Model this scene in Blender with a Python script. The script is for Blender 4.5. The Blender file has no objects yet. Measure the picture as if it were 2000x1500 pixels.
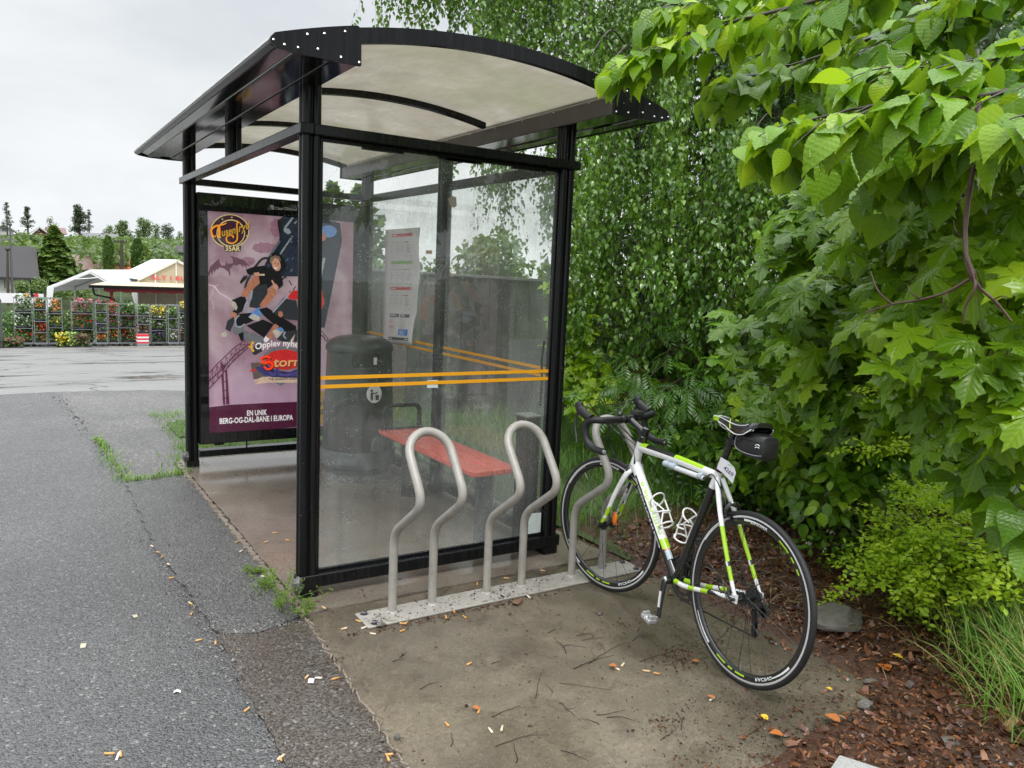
import bpy, math, random
import numpy as np
from mathutils import Vector, Matrix, noise as mnoise

R = math.radians
PI = math.pi
random.seed(7)
rng = np.random.default_rng(7)
sc = bpy.context.scene
COL = sc.collection

# ---------------------------------------------------------------- camera
CP = np.array([-1.13263688, -3.49853439, 1.52729407])
FPX = 1548.73


def _rot(yaw, pitch, roll):
    cy, sy = math.cos(yaw), math.sin(yaw)
    f = np.array([sy * math.cos(pitch), cy * math.cos(pitch), -math.sin(pitch)])
    r = np.array([cy, -sy, 0.0])
    u = np.cross(r, f)
    c, s = math.cos(roll), math.sin(roll)
    return c * r + s * u, -s * r + c * u, f


CR, CU, CF = _rot(0.567356405, 0.131964301, 0.0432135113)
cam_d = bpy.data.cameras.new('camera')
cam_d.sensor_fit = 'HORIZONTAL'
cam_d.sensor_width = 36.0
cam_d.lens = FPX / 2000 * 36.0
cam_d.clip_start = 0.05
cam_d.clip_end = 3000
cam = bpy.data.objects.new('camera', cam_d)
COL.objects.link(cam)
cam.matrix_world = Matrix(((CR[0], CU[0], -CF[0], CP[0]), (CR[1], CU[1], -CF[1], CP[1]),
                           (CR[2], CU[2], -CF[2], CP[2]), (0, 0, 0, 1)))
sc.camera = cam


def ray(x, y):
    return CF + (x - 1000) / FPX * CR - (y - 750) / FPX * CU


def at(x, y, axis, val):
    """where a measured direction meets a world plane (survey helper)"""
    d = ray(x, y)
    return CP + (val - CP[axis]) / d[axis] * d


def gp(x, y, z=0.0):
    return at(x, y, 2, z)


def dd(x, y, dist):
    d = ray(x, y)
    return CP + d / np.linalg.norm(d) * dist


# ---------------------------------------------------------------- scene graph helpers
def tag(o, label=None, cat=None, group=None, kind=None):
    if label: o['label'] = label
    if cat: o['category'] = cat
    if group: o['group'] = group
    if kind: o['kind'] = kind
    return o


def thing(name, label, cat, loc=(0, 0, 0), group=None):
    o = bpy.data.objects.new(name, None)
    o.empty_display_size = 0.1
    COL.objects.link(o)
    o.location = loc
    return tag(o, label, cat, group)


def link(o, parent=None):
    COL.objects.link(o)
    if parent is not None:
        o.parent = parent
        if parent.type == 'EMPTY' and not parent.get('_local'):
            o.matrix_parent_inverse = Matrix.Translation(-Vector(parent.location))
    return o


def copy_tree(o, parent=None):
    c = o.copy()
    COL.objects.link(c)
    if parent is not None:
        c.parent = parent
    for ch in list(o.children):
        copy_tree(ch, c)
    return c


def np_mesh(name, V, F, mats, parent=None, uv=None, rnd=None, smooth=False, mi=None):
    """V (n,3) float, F (m,k) int with constant k; uv per vertex; rnd per vertex"""
    V = np.ascontiguousarray(V, dtype=np.float32)
    F = np.ascontiguousarray(F, dtype=np.int32)
    me = bpy.data.meshes.new(name)
    me.vertices.add(len(V))
    me.vertices.foreach_set('co', V.ravel())
    k = F.shape[1]
    me.loops.add(F.size)
    me.loops.foreach_set('vertex_index', F.ravel())
    me.polygons.add(len(F))
    me.polygons.foreach_set('loop_start', np.arange(0, F.size, k, dtype=np.int32))
    if uv is not None:
        l = me.uv_layers.new(name='UVMap')
        l.data.foreach_set('uv', np.ascontiguousarray(uv[F.ravel()], dtype=np.float32).ravel())
    if rnd is not None:
        a = me.attributes.new('rnd', 'FLOAT', 'POINT')
        a.data.foreach_set('value', np.ascontiguousarray(rnd, dtype=np.float32))
    for m in (mats if isinstance(mats, (list, tuple)) else [mats]):
        me.materials.append(m)
    if mi is not None:
        me.polygons.foreach_set('material_index', np.ascontiguousarray(mi, dtype=np.int32))
    me.update(calc_edges=True)
    me.validate()
    if smooth:
        me.polygons.foreach_set('use_smooth', np.ones(len(me.polygons), dtype=bool))
    o = bpy.data.objects.new(name, me)
    return link(o, parent)


def unit(v):
    v = np.asarray(v, float)
    return v / (np.linalg.norm(v, axis=-1, keepdims=True) + 1e-12)


def catmull(P, n=8, closed=False):
    P = [np.array(p, float) for p in P]
    m = len(P)
    out = []
    rngi = range(m if closed else m - 1)
    for i in rngi:
        p0 = P[(i - 1) % m] if closed or i > 0 else 2 * P[0] - P[1]
        p1, p2 = P[i], P[(i + 1) % m]
        p3 = P[(i + 2) % m] if closed or i + 2 < m else 2 * P[-1] - P[-2]
        for j in range(n):
            t = j / n
            out.append(0.5 * (2 * p1 + (p2 - p0) * t + (2 * p0 - 5 * p1 + 4 * p2 - p3) * t * t + (3 * p1 - p0 - 3 * p2 + p3) * t ** 3))
    if not closed:
        out.append(P[-1])
    return out


def fillet(P, rad, n=6):
    P = [np.array(p, float) for p in P]
    out = [P[0]]
    for i in range(1, len(P) - 1):
        a, b, c = P[i - 1], P[i], P[i + 1]
        u, w = unit(a - b), unit(c - b)
        r = rad[i] if isinstance(rad, (list, tuple)) else rad
        r = min(r, np.linalg.norm(a - b) * .49, np.linalg.norm(c - b) * .49)
        s, e = b + u * r, b + w * r
        for j in range(n + 1):
            t = j / n
            out.append((1 - t) ** 2 * s + 2 * t * (1 - t) * b + t * t * e)
    out.append(P[-1])
    return out


class MB:
    """collects shapes, then builds ONE mesh object"""
    def __init__(s):
        s.v, s.f, s.m, s.mi = [], [], [], 0

    def add(s, vs, fs, mi=None):
        b = len(s.v)
        s.v += [tuple(float(c) for c in p) for p in vs]
        for f in fs:
            s.f.append([i + b for i in f])
            s.m.append(s.mi if mi is None else mi)
        return s

    def box(s, lo, hi, mi=None):
        x0, y0, z0 = lo
        x1, y1, z1 = hi
        return s.add([(x0, y0, z0), (x1, y0, z0), (x1, y1, z0), (x0, y1, z0), (x0, y0, z1), (x1, y0, z1), (x1, y1, z1), (x0, y1, z1)],
                     [(3, 2, 1, 0), (4, 5, 6, 7), (0, 1, 5, 4), (1, 2, 6, 5), (2, 3, 7, 6), (3, 0, 4, 7)], mi)

    def obox(s, c, a, b, d, mi=None):
        c, a, b, d = [np.array(q, float) for q in (c, a, b, d)]
        if np.dot(np.cross(a, b), d) < 0: d = -d
        vs = [c - a - b - d, c + a - b - d, c + a + b - d, c - a + b - d, c - a - b + d, c + a - b + d, c + a + b + d, c - a + b + d]
        return s.add(vs, [(3, 2, 1, 0), (4, 5, 6, 7), (0, 1, 5, 4), (1, 2, 6, 5), (2, 3, 7, 6), (3, 0, 4, 7)], mi)

    def bar(s, p, q, w, h, up=(0, 0, 1), mi=None):
        p, q = np.array(p, float), np.array(q, float)
        d = unit(q - p)
        sd = np.cross(d, up)
        if np.linalg.norm(sd) < 1e-4: sd = np.cross(d, (1, 0, 0))
        sd = unit(sd)
        u = np.cross(sd, d)
        return s.obox((p + q) / 2, (q - p) / 2, sd * w / 2, u * h / 2, mi)

    def tube(s, P, r, seg=10, cap=True, closed=False, mi=None, flat=None, ref=None):
        P = [np.array(p, float) for p in P]
        n = len(P)
        rs = [r] * n if np.isscalar(r) else list(r)
        T = []
        for i in range(n):
            a = P[(i - 1) % n] if closed or i > 0 else P[i]
            b = P[(i + 1) % n] if closed or i < n - 1 else P[i]
            T.append(unit(b - a))
        nrm = np.cross(T[0], (0, 0, 1) if ref is None else ref)
        if np.linalg.norm(nrm) < 1e-3: nrm = np.cross(T[0], (1, 0, 0))
        nrm = unit(nrm)
        vs = []
        for i in range(n):
            if ref is not None:
                k = np.cross(T[i], ref)
                if np.linalg.norm(k) > 1e-3: nrm = unit(k)
            nrm = unit(nrm - T[i] * np.dot(nrm, T[i]))
            b = np.cross(T[i], nrm)
            ra = rs[i]
            if np.isscalar(ra):
                ra, rb = ra, ra * (flat or 1)
            else:
                ra, rb = ra
            for j in range(seg):
                t = 2 * PI * j / seg
                vs.append(P[i] + nrm * math.cos(t) * ra + b * math.sin(t) * rb)
        fs = []
        for i in range(n if closed else n - 1):
            a, c = i * seg, ((i + 1) % n) * seg
            for j in range(seg):
                k = (j + 1) % seg
                fs.append((a + j, a + k, c + k, c + j))
        if cap and not closed:
            fs.append(tuple(range(seg - 1, -1, -1)))
            fs.append(tuple(range((n - 1) * seg, n * seg)))
        return s.add(vs, fs, mi)

    def lathe(s, prof, c=(0, 0, 0), seg=32, ax=(0, 0, 1), a0=0., a1=2 * PI, mi=None, sx=1., sy=1.):
        ax = unit(np.array(ax, float))
        x = np.cross(ax, (0, 1, 0))
        if np.linalg.norm(x) < 1e-3: x = np.cross(ax, (1, 0, 0))
        x = unit(x)
        if abs(ax[2]) > .999: x = np.array([1., 0, 0])
        y = np.cross(ax, x)
        c = np.array(c, float)
        full = abs(a1 - a0 - 2 * PI) < 1e-6
        ns = seg if full else seg + 1
        vs = []
        for (r, z) in prof:
            for j in range(ns):
                t = a0 + (a1 - a0) * j / seg
                vs.append(c + ax * z + x * r * math.cos(t) * sx + y * r * math.sin(t) * sy)
        fs = []
        for i in range(len(prof) - 1):
            for j in range(seg):
                k = (j + 1) % ns
                fs.append((i * ns + j, i * ns + k, (i + 1) * ns + k, (i + 1) * ns + j))
        return s.add(vs, fs, mi)

    def prism(s, poly, vec, mi=None):
        P = [np.array(p, float) for p in poly]
        vec = np.array(vec, float)
        n = len(P)
        nn = sum((np.cross(P[i], P[(i + 1) % n]) for i in range(n)), np.zeros(3))
        if np.dot(nn, vec) < 0: P = P[::-1]
        vs = P + [p + vec for p in P]
        fs = [tuple(range(n - 1, -1, -1)), tuple(range(n, 2 * n))]
        for i in range(n):
            j = (i + 1) % n
            fs.append((i, j, n + j, n + i))
        return s.add(vs, fs, mi)

    def poly(s, P, mi=None):
        return s.add(P, [tuple(range(len(P)))], mi)

    def ball(s, c, r, seg=10, rings=6, mi=None, sc3=(1, 1, 1)):
        vs, fs = [], []
        c = np.array(c, float)
        for i in range(rings + 1):
            p = PI * i / rings
            for j in range(seg):
                t = 2 * PI * j / seg
                vs.append(c + r * np.array([math.sin(p) * math.cos(t) * sc3[0], math.sin(p) * math.sin(t) * sc3[1], -math.cos(p) * sc3[2]]))
        for i in range(rings):
            for j in range(seg):
                k = (j + 1) % seg
                fs.append((i * seg + j, i * seg + k, (i + 1) * seg + k, (i + 1) * seg + j))
        return s.add(vs, fs, mi)

    def build(s, name, mats, parent=None, label=None, smooth=35, bevel=0., bseg=2, sub=0):
        me = bpy.data.meshes.new(name)
        me.from_pydata(s.v, [], s.f)
        for m in (mats if isinstance(mats, (list, tuple)) else [mats]):
            me.materials.append(m)
        if any(s.m): me.polygons.foreach_set('material_index', s.m)
        if smooth:
            me.polygons.foreach_set('use_smooth', [True] * len(me.polygons))
            me.set_sharp_from_angle(angle=R(smooth))
        me.update()
        o = bpy.data.objects.new(name, me)
        link(o, parent)
        if bevel:
            b = o.modifiers.new('bevel', 'BEVEL')
            b.width = bevel
            b.segments = bseg
            b.limit_method = 'ANGLE'
            b.angle_limit = R(40)
        if sub:
            b = o.modifiers.new('sub', 'SUBSURF')
            b.levels = b.render_levels = sub
        if label: o['label'] = label
        return o


def text_geo(body, size=1.0, bold=0.0, shear=0.0, align='LEFT', spacing=1.0):
    cu = bpy.data.curves.new('lettering', 'FONT')
    cu.body = body
    cu.size = size
    cu.offset = bold * size
    cu.shear = shear
    cu.align_x = align
    cu.space_character = spacing
    cu.resolution_u = 3
    o = bpy.data.objects.new('lettering', cu)
    COL.objects.link(o)
    dg = bpy.context.evaluated_depsgraph_get()
    me = bpy.data.meshes.new_from_object(o.evaluated_get(dg))
    V = [tuple(v.co) for v in me.vertices]
    F = [tuple(p.vertices) for p in me.polygons]
    bpy.data.objects.remove(o)
    bpy.data.curves.remove(cu)
    bpy.data.meshes.remove(me)
    return V, F


def put_text(mb, geo, o, ex, ey, mi=0, warp=None):
    o, ex, ey = [np.array(q, float) for q in (o, ex, ey)]
    V = []
    for (x, y, z) in geo[0]:
        if warp: x, y = warp(x, y)
        V.append(o + ex * x + ey * y)
    mb.add(V, geo[1], mi)


# ---------------------------------------------------------------- material helpers
def node(nt, typ, inp=None, **props):
    n = nt.nodes.new('ShaderNode' + typ)
    for k, v in props.items(): setattr(n, k, v)
    for k, v in (inp or {}).items():
        so = n.inputs[k]
        if isinstance(v, bpy.types.NodeSocket): nt.links.new(v, so)
        elif isinstance(v, bpy.types.Node): nt.links.new(v.outputs[0], so)
        else:
            if so.type == 'RGBA' and len(v) == 3: v = (*v, 1)
            so.default_value = v
    return n


def new_mat(name):
    m = bpy.data.materials.new(name)
    m.use_nodes = True
    nt = m.node_tree
    nt.nodes.clear()
    out = nt.nodes.new('ShaderNodeOutputMaterial')
    return m, nt, out


def ramp(nt, fac, stops, interp='LINEAR'):
    n = nt.nodes.new('ShaderNodeValToRGB')
    e = n.color_ramp.elements
    n.color_ramp.interpolation = interp
    while len(e) < len(stops): e.new(0.5)
    for el, (p, c) in zip(e, stops):
        el.position = p
        el.color = (*c, 1) if len(c) == 3 else c
    nt.links.new(fac, n.inputs[0])
    return n.outputs[0]


def mth(nt, op, a, b=None, c=None, clamp=False):
    n = nt.nodes.new('ShaderNodeMath')
    n.operation = op
    n.use_clamp = clamp
    for i, v in enumerate((a, b, c)):
        if v is None: continue
        if isinstance(v, bpy.types.NodeSocket): nt.links.new(v, n.inputs[i])
        else: n.inputs[i].default_value = v
    return n.outputs[0]


def mixc(nt, fac, a, b, blend='MIX'):
    n = nt.nodes.new('ShaderNodeMix')
    n.data_type = 'RGBA'
    n.blend_type = blend
    for i, v in ((0, fac), (6, a), (7, b)):
        if isinstance(v, bpy.types.NodeSocket): nt.links.new(v, n.inputs[i])
        elif i == 0: n.inputs[i].default_value = v
        else: n.inputs[i].default_value = (*v, 1)
    return n.outputs[2]


def obj_co(nt):
    return nt.nodes.new('ShaderNodeTexCoord').outputs['Object']


def wpos(nt):
    return nt.nodes.new('ShaderNodeNewGeometry').outputs['Position']


def nz(nt, vec, scale, detail=3, rough=.55, dist=0., col=False):
    n = node(nt, 'TexNoise', {'Vector': vec, 'Scale': scale, 'Detail': detail, 'Roughness': rough, 'Distortion': dist})
    return n.outputs['Color'] if col else n.outputs[0]


def stretch(nt, vec, s):
    return node(nt, 'Mapping', {'Vector': vec, 'Scale': s}).outputs[0]


def bumpn(nt, h, strength=.3, dist=.002, nrm=None):
    d = {'Height': h, 'Strength': strength, 'Distance': dist}
    if nrm is not None: d['Normal'] = nrm
    return node(nt, 'Bump', d).outputs[0]


def pbsdf(nt, out, **kw):
    n = nt.nodes.new('ShaderNodeBsdfPrincipled')
    names = dict(col='Base Color', rough='Roughness', metal='Metallic', spec='Specular IOR Level', nrm='Normal', coat='Coat Weight',
                 trans='Transmission Weight', alpha='Alpha', coatr='Coat Roughness', emis='Emission Color', emst='Emission Strength', sheen='Sheen Weight')
    for k, v in kw.items():
        so = n.inputs[names[k]]
        if isinstance(v, bpy.types.NodeSocket): nt.links.new(v, so)
        else:
            if so.type == 'RGBA' and len(v) == 3: v = (*v, 1)
            so.default_value = v
    if out is not None: nt.links.new(n.outputs[0], out.inputs[0])
    return n


def paint(name, col, rough=.35, metal=0., var=.12, scale=6., spec=.5, bump=0., bscale=40., coat=0., grime=0.):
    """painted / plain surface with slow colour drift, uneven gloss and fine bump"""
    m, nt, out = new_mat(name)
    co = obj_co(nt)
    a = nz(nt, co, scale, 4)
    c = mixc(nt, a, [x * (1 - var) for x in col], [min(1, x * (1 + var)) for x in col])
    if grime:
        g = ramp(nt, nz(nt, co, scale * 2.3, 6, .7), [(.45, (0, 0, 0)), (.72, (grime,) * 3)])
        c = mixc(nt, g, c, (.045, .04, .03))
    r = mth(nt, 'MULTIPLY_ADD', nz(nt, co, scale * 3, 3), rough * .8, rough * .6)
    kw = dict(col=c, rough=r, metal=metal, spec=spec, coat=coat)
    if bump: kw['nrm'] = bumpn(nt, nz(nt, co, bscale, 4), bump, .003)
    pbsdf(nt, out, **kw)
    return m
# ================================================================ materials
M = {}


def mat_black_wet():
    m, nt, out = new_mat('wet_black_paint')
    co = obj_co(nt)
    drops = node(nt, 'TexVoronoi', {'Vector': co, 'Scale': 150., 'Randomness': 1.}).outputs['Distance']
    mask = ramp(nt, nz(nt, co, 14., 3), [(.5, (0, 0, 0)), (.62, (1, 1, 1))])
    h = mth(nt, 'MULTIPLY', ramp(nt, drops, [(0, (1, 1, 1)), (.32, (0, 0, 0))]), mask)
    streak = nz(nt, stretch(nt, co, (60, 60, 2.5)), 1., 4)
    c = mixc(nt, ramp(nt, streak, [(.45, (0, 0, 0)), (.8, (1, 1, 1))]), (.005, .0053, .006), (.013, .013, .0135))
    chip = node(nt, 'TexVoronoi', {'Vector': co, 'Scale': 34.}).outputs['Distance']
    chip = mth(nt, 'MULTIPLY', ramp(nt, chip, [(.05, (1,) * 3), (.085, (0,) * 3)]), ramp(nt, nz(nt, co, 5., 3), [(.55, (0,) * 3), (.6, (1,) * 3)]))
    c = mixc(nt, chip, c, (.30, .30, .29))
    r = mth(nt, 'MULTIPLY_ADD', streak, .22, .1)
    pbsdf(nt, out, col=c, rough=r, spec=.26, nrm=bumpn(nt, h, .35, .002))
    return m


M['black'] = mat_black_wet()
M['soffit'] = paint('polished_dark_soffit', (.10, .098, .098), .08, .85, .1, 5)
M['trim'] = paint('grey_brown_trim', (.105, .092, .088), .4, 0, .12, 5, grime=.4)
M['steel'] = paint('bright_steel', (.55, .55, .56), .25, 1., .1, 8)
M['dsteel'] = paint('dark_steel', (.16, .16, .17), .35, .9, .15, 8)
M['roofedge'] = paint('pale_roof_edge', (.55, .55, .52), .4, 0, .15, 6, grime=.4)


def mat_roof():
    m, nt, out = new_mat('stained_translucent_roof')
    co = obj_co(nt)
    a = nz(nt, co, 3.2, 6, .65, .6)
    b = nz(nt, stretch(nt, co, (22, 5, 5)), 1.6, 7, .75)
    g = nz(nt, co, 1.1, 2)
    c = mixc(nt, ramp(nt, a, [(.3, (0, 0, 0)), (.7, (1, 1, 1))]), (.53, .51, .46), (.68, .66, .605))
    c = mixc(nt, ramp(nt, b, [(.42, (0, 0, 0)), (.66, (.55, .55, .55))]), c, (.52, .47, .38))
    c = mixc(nt, ramp(nt, g, [(.5, (0, 0, 0)), (.7, (.35, .35, .35))]), c, (.50, .53, .36))
    tr = node(nt, 'BsdfTranslucent', {'Color': c})
    df = node(nt, 'BsdfDiffuse', {'Color': c})
    gl = node(nt, 'BsdfGlossy', {'Color': (1, 1, 1), 'Roughness': .12})
    s = node(nt, 'MixShader', {0: .15, 1: tr.outputs[0], 2: df.outputs[0]})
    fr = node(nt, 'Fresnel', {'IOR': 1.45})
    s = node(nt, 'MixShader', {0: mth(nt, 'MULTIPLY', fr.outputs[0], .6), 1: s.outputs[0], 2: gl.outputs[0]})
    nt.links.new(s.outputs[0], out.inputs[0])
    return m


M['roof'] = mat_roof()


def mat_glass(name, tint, dust, seed, lowdust=.0, refl=1.0):
    m, nt, out = new_mat(name)
    co = node(nt, 'Mapping', {'Vector': wpos(nt), 'Location': (seed, seed * .7, 0)}).outputs[0]
    tr = node(nt, 'BsdfTransparent', {'Color': tint})
    gl = node(nt, 'BsdfGlossy', {'Color': (.95, 1, .98), 'Roughness': .0})
    df = node(nt, 'BsdfDiffuse', {'Color': (.60, .63, .62)})
    tl = node(nt, 'BsdfTranslucent', {'Color': (.74, .79, .77)})
    dd_ = node(nt, 'MixShader', {0: .5, 1: df.outputs[0], 2: tl.outputs[0]})
    big = ramp(nt, nz(nt, co, 1.5, 5, .62, .6), [(.36, (.12,) * 3), (.66, (1,) * 3)])
    streak = ramp(nt, nz(nt, stretch(nt, co, (15, 15, 1.7)), 1.4, 6, .75, .5), [(.30, (.5,) * 3), (.75, (.9,) * 3)])
    spk = node(nt, 'TexVoronoi', {'Vector': co, 'Scale': 85.}).outputs['Distance']
    spk = mth(nt, 'MULTIPLY', ramp(nt, spk, [(.10, (1,) * 3), (.26, (0,) * 3)]), ramp(nt, nz(nt, co, 7., 4, .7), [(.42, (0,) * 3), (.62, (1,) * 3)]))
    f = mth(nt, 'MULTIPLY', mth(nt, 'MULTIPLY', big, streak), dust)
    f = mth(nt, 'ADD', f, mth(nt, 'MULTIPLY', spk, dust * 1.5))
    if lowdust:
        z = node(nt, 'SeparateXYZ', {0: wpos(nt)}).outputs[2]
        lo = mth(nt, 'MULTIPLY', ramp(nt, mth(nt, 'DIVIDE', z, 2.2), [(.0, (1,) * 3), (.3, (.2,) * 3), (.5, (0,) * 3), (.72, (0,) * 3), (.95, (.55,) * 3)]), lowdust)
        f = mth(nt, 'ADD', f, mth(nt, 'MULTIPLY', lo, mth(nt, 'ADD', streak, .2)))
    s = node(nt, 'MixShader', {0: mth(nt, 'MINIMUM', f, .9), 1: tr.outputs[0], 2: dd_.outputs[0]})
    fr = node(nt, 'Fresnel', {'IOR': 1.5})
    s = node(nt, 'MixShader', {0: mth(nt, 'MULTIPLY', fr.outputs[0], 1.25 * refl, clamp=True), 1: s.outputs[0], 2: gl.outputs[0]})
    bf = nt.nodes.new('ShaderNodeNewGeometry').outputs['Backfacing']
    t2 = node(nt, 'BsdfTransparent', {'Color': (1, 1, 1)})
    s = node(nt, 'MixShader', {0: bf, 1: s.outputs[0], 2: t2.outputs[0]})
    nt.links.new(s.outputs[0], out.inputs[0])
    return m


M['glass'] = mat_glass('dusty_side_glass', (.95, .975, .96), .33, 3.1, .14)
M['glass_back'] = mat_glass('dusty_back_glass', (.93, .965, .945), .56, 9.7, .05, 1.0)
M['glass_case'] = mat_glass('clear_case_glass', (.96, .97, .97), .02, 5.3, 0, .8)
M['stripe'] = paint('yellow_tape', (.80, .36, .008), .45, 0, .05, 9)
M['frost'] = paint('frosted_sticker', (.55, .62, .60), .6, 0, .12, 30)


def mat_flat(name, col, rough=.5, spec=.3):
    m, nt, out = new_mat(name)
    co = obj_co(nt)
    c = mixc(nt, nz(nt, co, 30, 3), [x * .94 for x in col], [min(1, x * 1.06) for x in col])
    pbsdf(nt, out, col=c, rough=rough, spec=spec)
    return m


def wood(name, col, rough=.5, scale=(40, 3, 40), var=.35, wear=None):
    m, nt, out = new_mat(name)
    co = obj_co(nt)
    a = nz(nt, stretch(nt, co, scale), 1., 6, .65, .4)
    c = mixc(nt, a, [x * (1 - var) for x in col], [min(1, x * (1 + var)) for x in col])
    if wear:
        w = ramp(nt, nz(nt, stretch(nt, co, (30, 8, 30)), 1.2, 6, .75), [(.62, (0,) * 3), (.72, (1,) * 3)])
        c = mixc(nt, w, c, wear)
    pbsdf(nt, out, col=c, rough=mth(nt, 'MULTIPLY_ADD', a, .3, rough - .15), nrm=bumpn(nt, a, .3, .003))
    return m


M['bench_red'] = wood('worn_red_paint', (.62, .095, .06), .26, (6, 1.2, 6), .18, (.42, .24, .15))
M['rack'] = paint('warm_grey_powder_coat', (.34, .325, .295), .32, 0, .1, 9, grime=.25, bump=.08, bscale=160)
M['bin'] = paint('dusty_charcoal_plastic', (.016, .017, .0175), .36, 0, .25, 5, grime=0, bump=.2, bscale=130)
M['bin_grey'] = paint('grey_plastic_ring', (.065, .075, .077), .45, 0, .15, 6, bump=.2, bscale=130)
M['void'] = mat_flat('dark_inside', (.006, .006, .006), .8)
M['white'] = mat_flat('white_print', (.78, .78, .78))
M['paper'] = paint('damp_paper', (.74, .735, .74), .55, 0, .04, 4)
M['ink'] = mat_flat('black_ink', (.02, .02, .022))
M['greyink'] = mat_flat('grey_ink', (.33, .34, .36))
M['redink'] = mat_flat('red_ink', (.66, .05, .06))
M['greenink'] = mat_flat('green_ink', (.22, .46, .07))
M['blueink'] = mat_flat('blue_ink', (.03, .20, .70))
M['slateink'] = mat_flat('slate_ink', (.07, .08, .10))
M['yellow_sheet'] = mat_flat('yellow_sheet', (.80, .42, .03))


# ------------------------------------------------ ground materials
def mat_asphalt(name, lo, hi, brown=0., scale=120., rough=(.3, .35), bump=.6, wet=.5, light=(.30, .30, .29), lam=.05):
    m, nt, out = new_mat(name)
    p = wpos(nt)
    v = node(nt, 'TexVoronoi', {'Vector': p, 'Scale': scale})
    v2 = node(nt, 'TexVoronoi', {'Vector': p, 'Scale': scale * .8})
    g = node(nt, 'SeparateColor', {0: v.outputs['Color']}).outputs[0]
    c = mixc(nt, g, lo, hi)
    g2 = node(nt, 'SeparateColor', {0: v2.outputs['Color']}).outputs[1]
    c = mixc(nt, ramp(nt, g2, [(1 - lam, (0,) * 3), (1 - lam + .01, (.55,) * 3)], 'CONSTANT'), c, light)
    big = nz(nt, p, .9, 5, .6)
    c = mixc(nt, ramp(nt, big, [(.35, (0,) * 3), (.65, (1,) * 3)]), c, mixc(nt, 1., c, (.72, .72, .74), 'MULTIPLY'))
    if brown:
        c = mixc(nt, mth(nt, 'MULTIPLY', ramp(nt, nz(nt, p, 2.1, 5, .65), [(.35, (0,) * 3), (.65, (1,) * 3)]), brown), c, (.060, .042, .030))
    h = mth(nt, 'ADD', mth(nt, 'MULTIPLY', v.outputs['Distance'], -1.), mth(nt, 'MULTIPLY', v2.outputs['Distance'], -.8))
    h = mth(nt, 'ADD', h, mth(nt, 'MULTIPLY', nz(nt, p, scale * 1.7, 3), .5))
    w = ramp(nt, nz(nt, p, .55, 4, .6, .5), [(.42, (0,) * 3), (.62, (1,) * 3)])
    r = mth(nt, 'ADD', mth(nt, 'MULTIPLY', mth(nt, 'SUBTRACT', 1., mth(nt, 'MULTIPLY', w, wet)), rough[0]), mth(nt, 'MULTIPLY', g, rough[1]))
    pbsdf(nt, out, col=c, rough=r, spec=.5, nrm=bumpn(nt, h, bump, .006))
    return m


M['asphalt'] = mat_asphalt('wet_coarse_asphalt', (.052, .052, .052), (.128, .128, .128), scale=125., lam=.04, bump=.7, rough=(.12, .26), light=(.32, .315, .30))
M['asphalt_new'] = mat_asphalt('fine_wet_asphalt_patch', (.032, .032, .031), (.145, .143, .139), scale=140., bump=.65, lam=.03)
M['asphalt_brown'] = mat_asphalt('muddy_asphalt_patch', (.036, .032, .028), (.135, .12, .105), brown=.6, scale=130., bump=.35, rough=(.22, .3), lam=.05)
M['gravel'] = mat_asphalt('grey_gravel', (.055, .054, .051), (.185, .181, .172), scale=75., bump=1., rough=(.5, .35), wet=.15, light=(.30, .295, .28), lam=.06)


def mat_lot():
    m, nt, out = new_mat('old_wet_lot_asphalt')
    p = wpos(nt)
    a = nz(nt, p, 1.3, 6, .65, .3)
    f = nz(nt, p, 26, 3)
    wetm = ramp(nt, nz(nt, stretch(nt, p, (.32, .85, 1)), 1., 5, .62, .7), [(.56, (0,) * 3), (.63, (1,) * 3)])
    c = mixc(nt, a, (.13, .127, .122), (.25, .245, .24))
    c = mixc(nt, mth(nt, 'MULTIPLY', f, .4), c, (.08, .08, .08))
    crack = node(nt, 'TexVoronoi', {'Vector': node(nt, 'VectorMath', {0: p, 1: nz(nt, p, 1.1, 4, .6, 0, True)}, operation='ADD').outputs[0], 'Scale': .32}, feature='DISTANCE_TO_EDGE').outputs[0]
    ck = ramp(nt, crack, [(.004, (1,) * 3), (.012, (0,) * 3)])
    c = mixc(nt, ck, c, (.02, .02, .02))
    c = mixc(nt, mth(nt, 'MULTIPLY', wetm, .75), c, (.045, .043, .042))
    r = mth(nt, 'MULTIPLY_ADD', wetm, -.33, .42)
    pbsdf(nt, out, col=c, rough=r, nrm=bumpn(nt, f, .25, .004))
    return m


M['lot'] = mat_lot()


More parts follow.
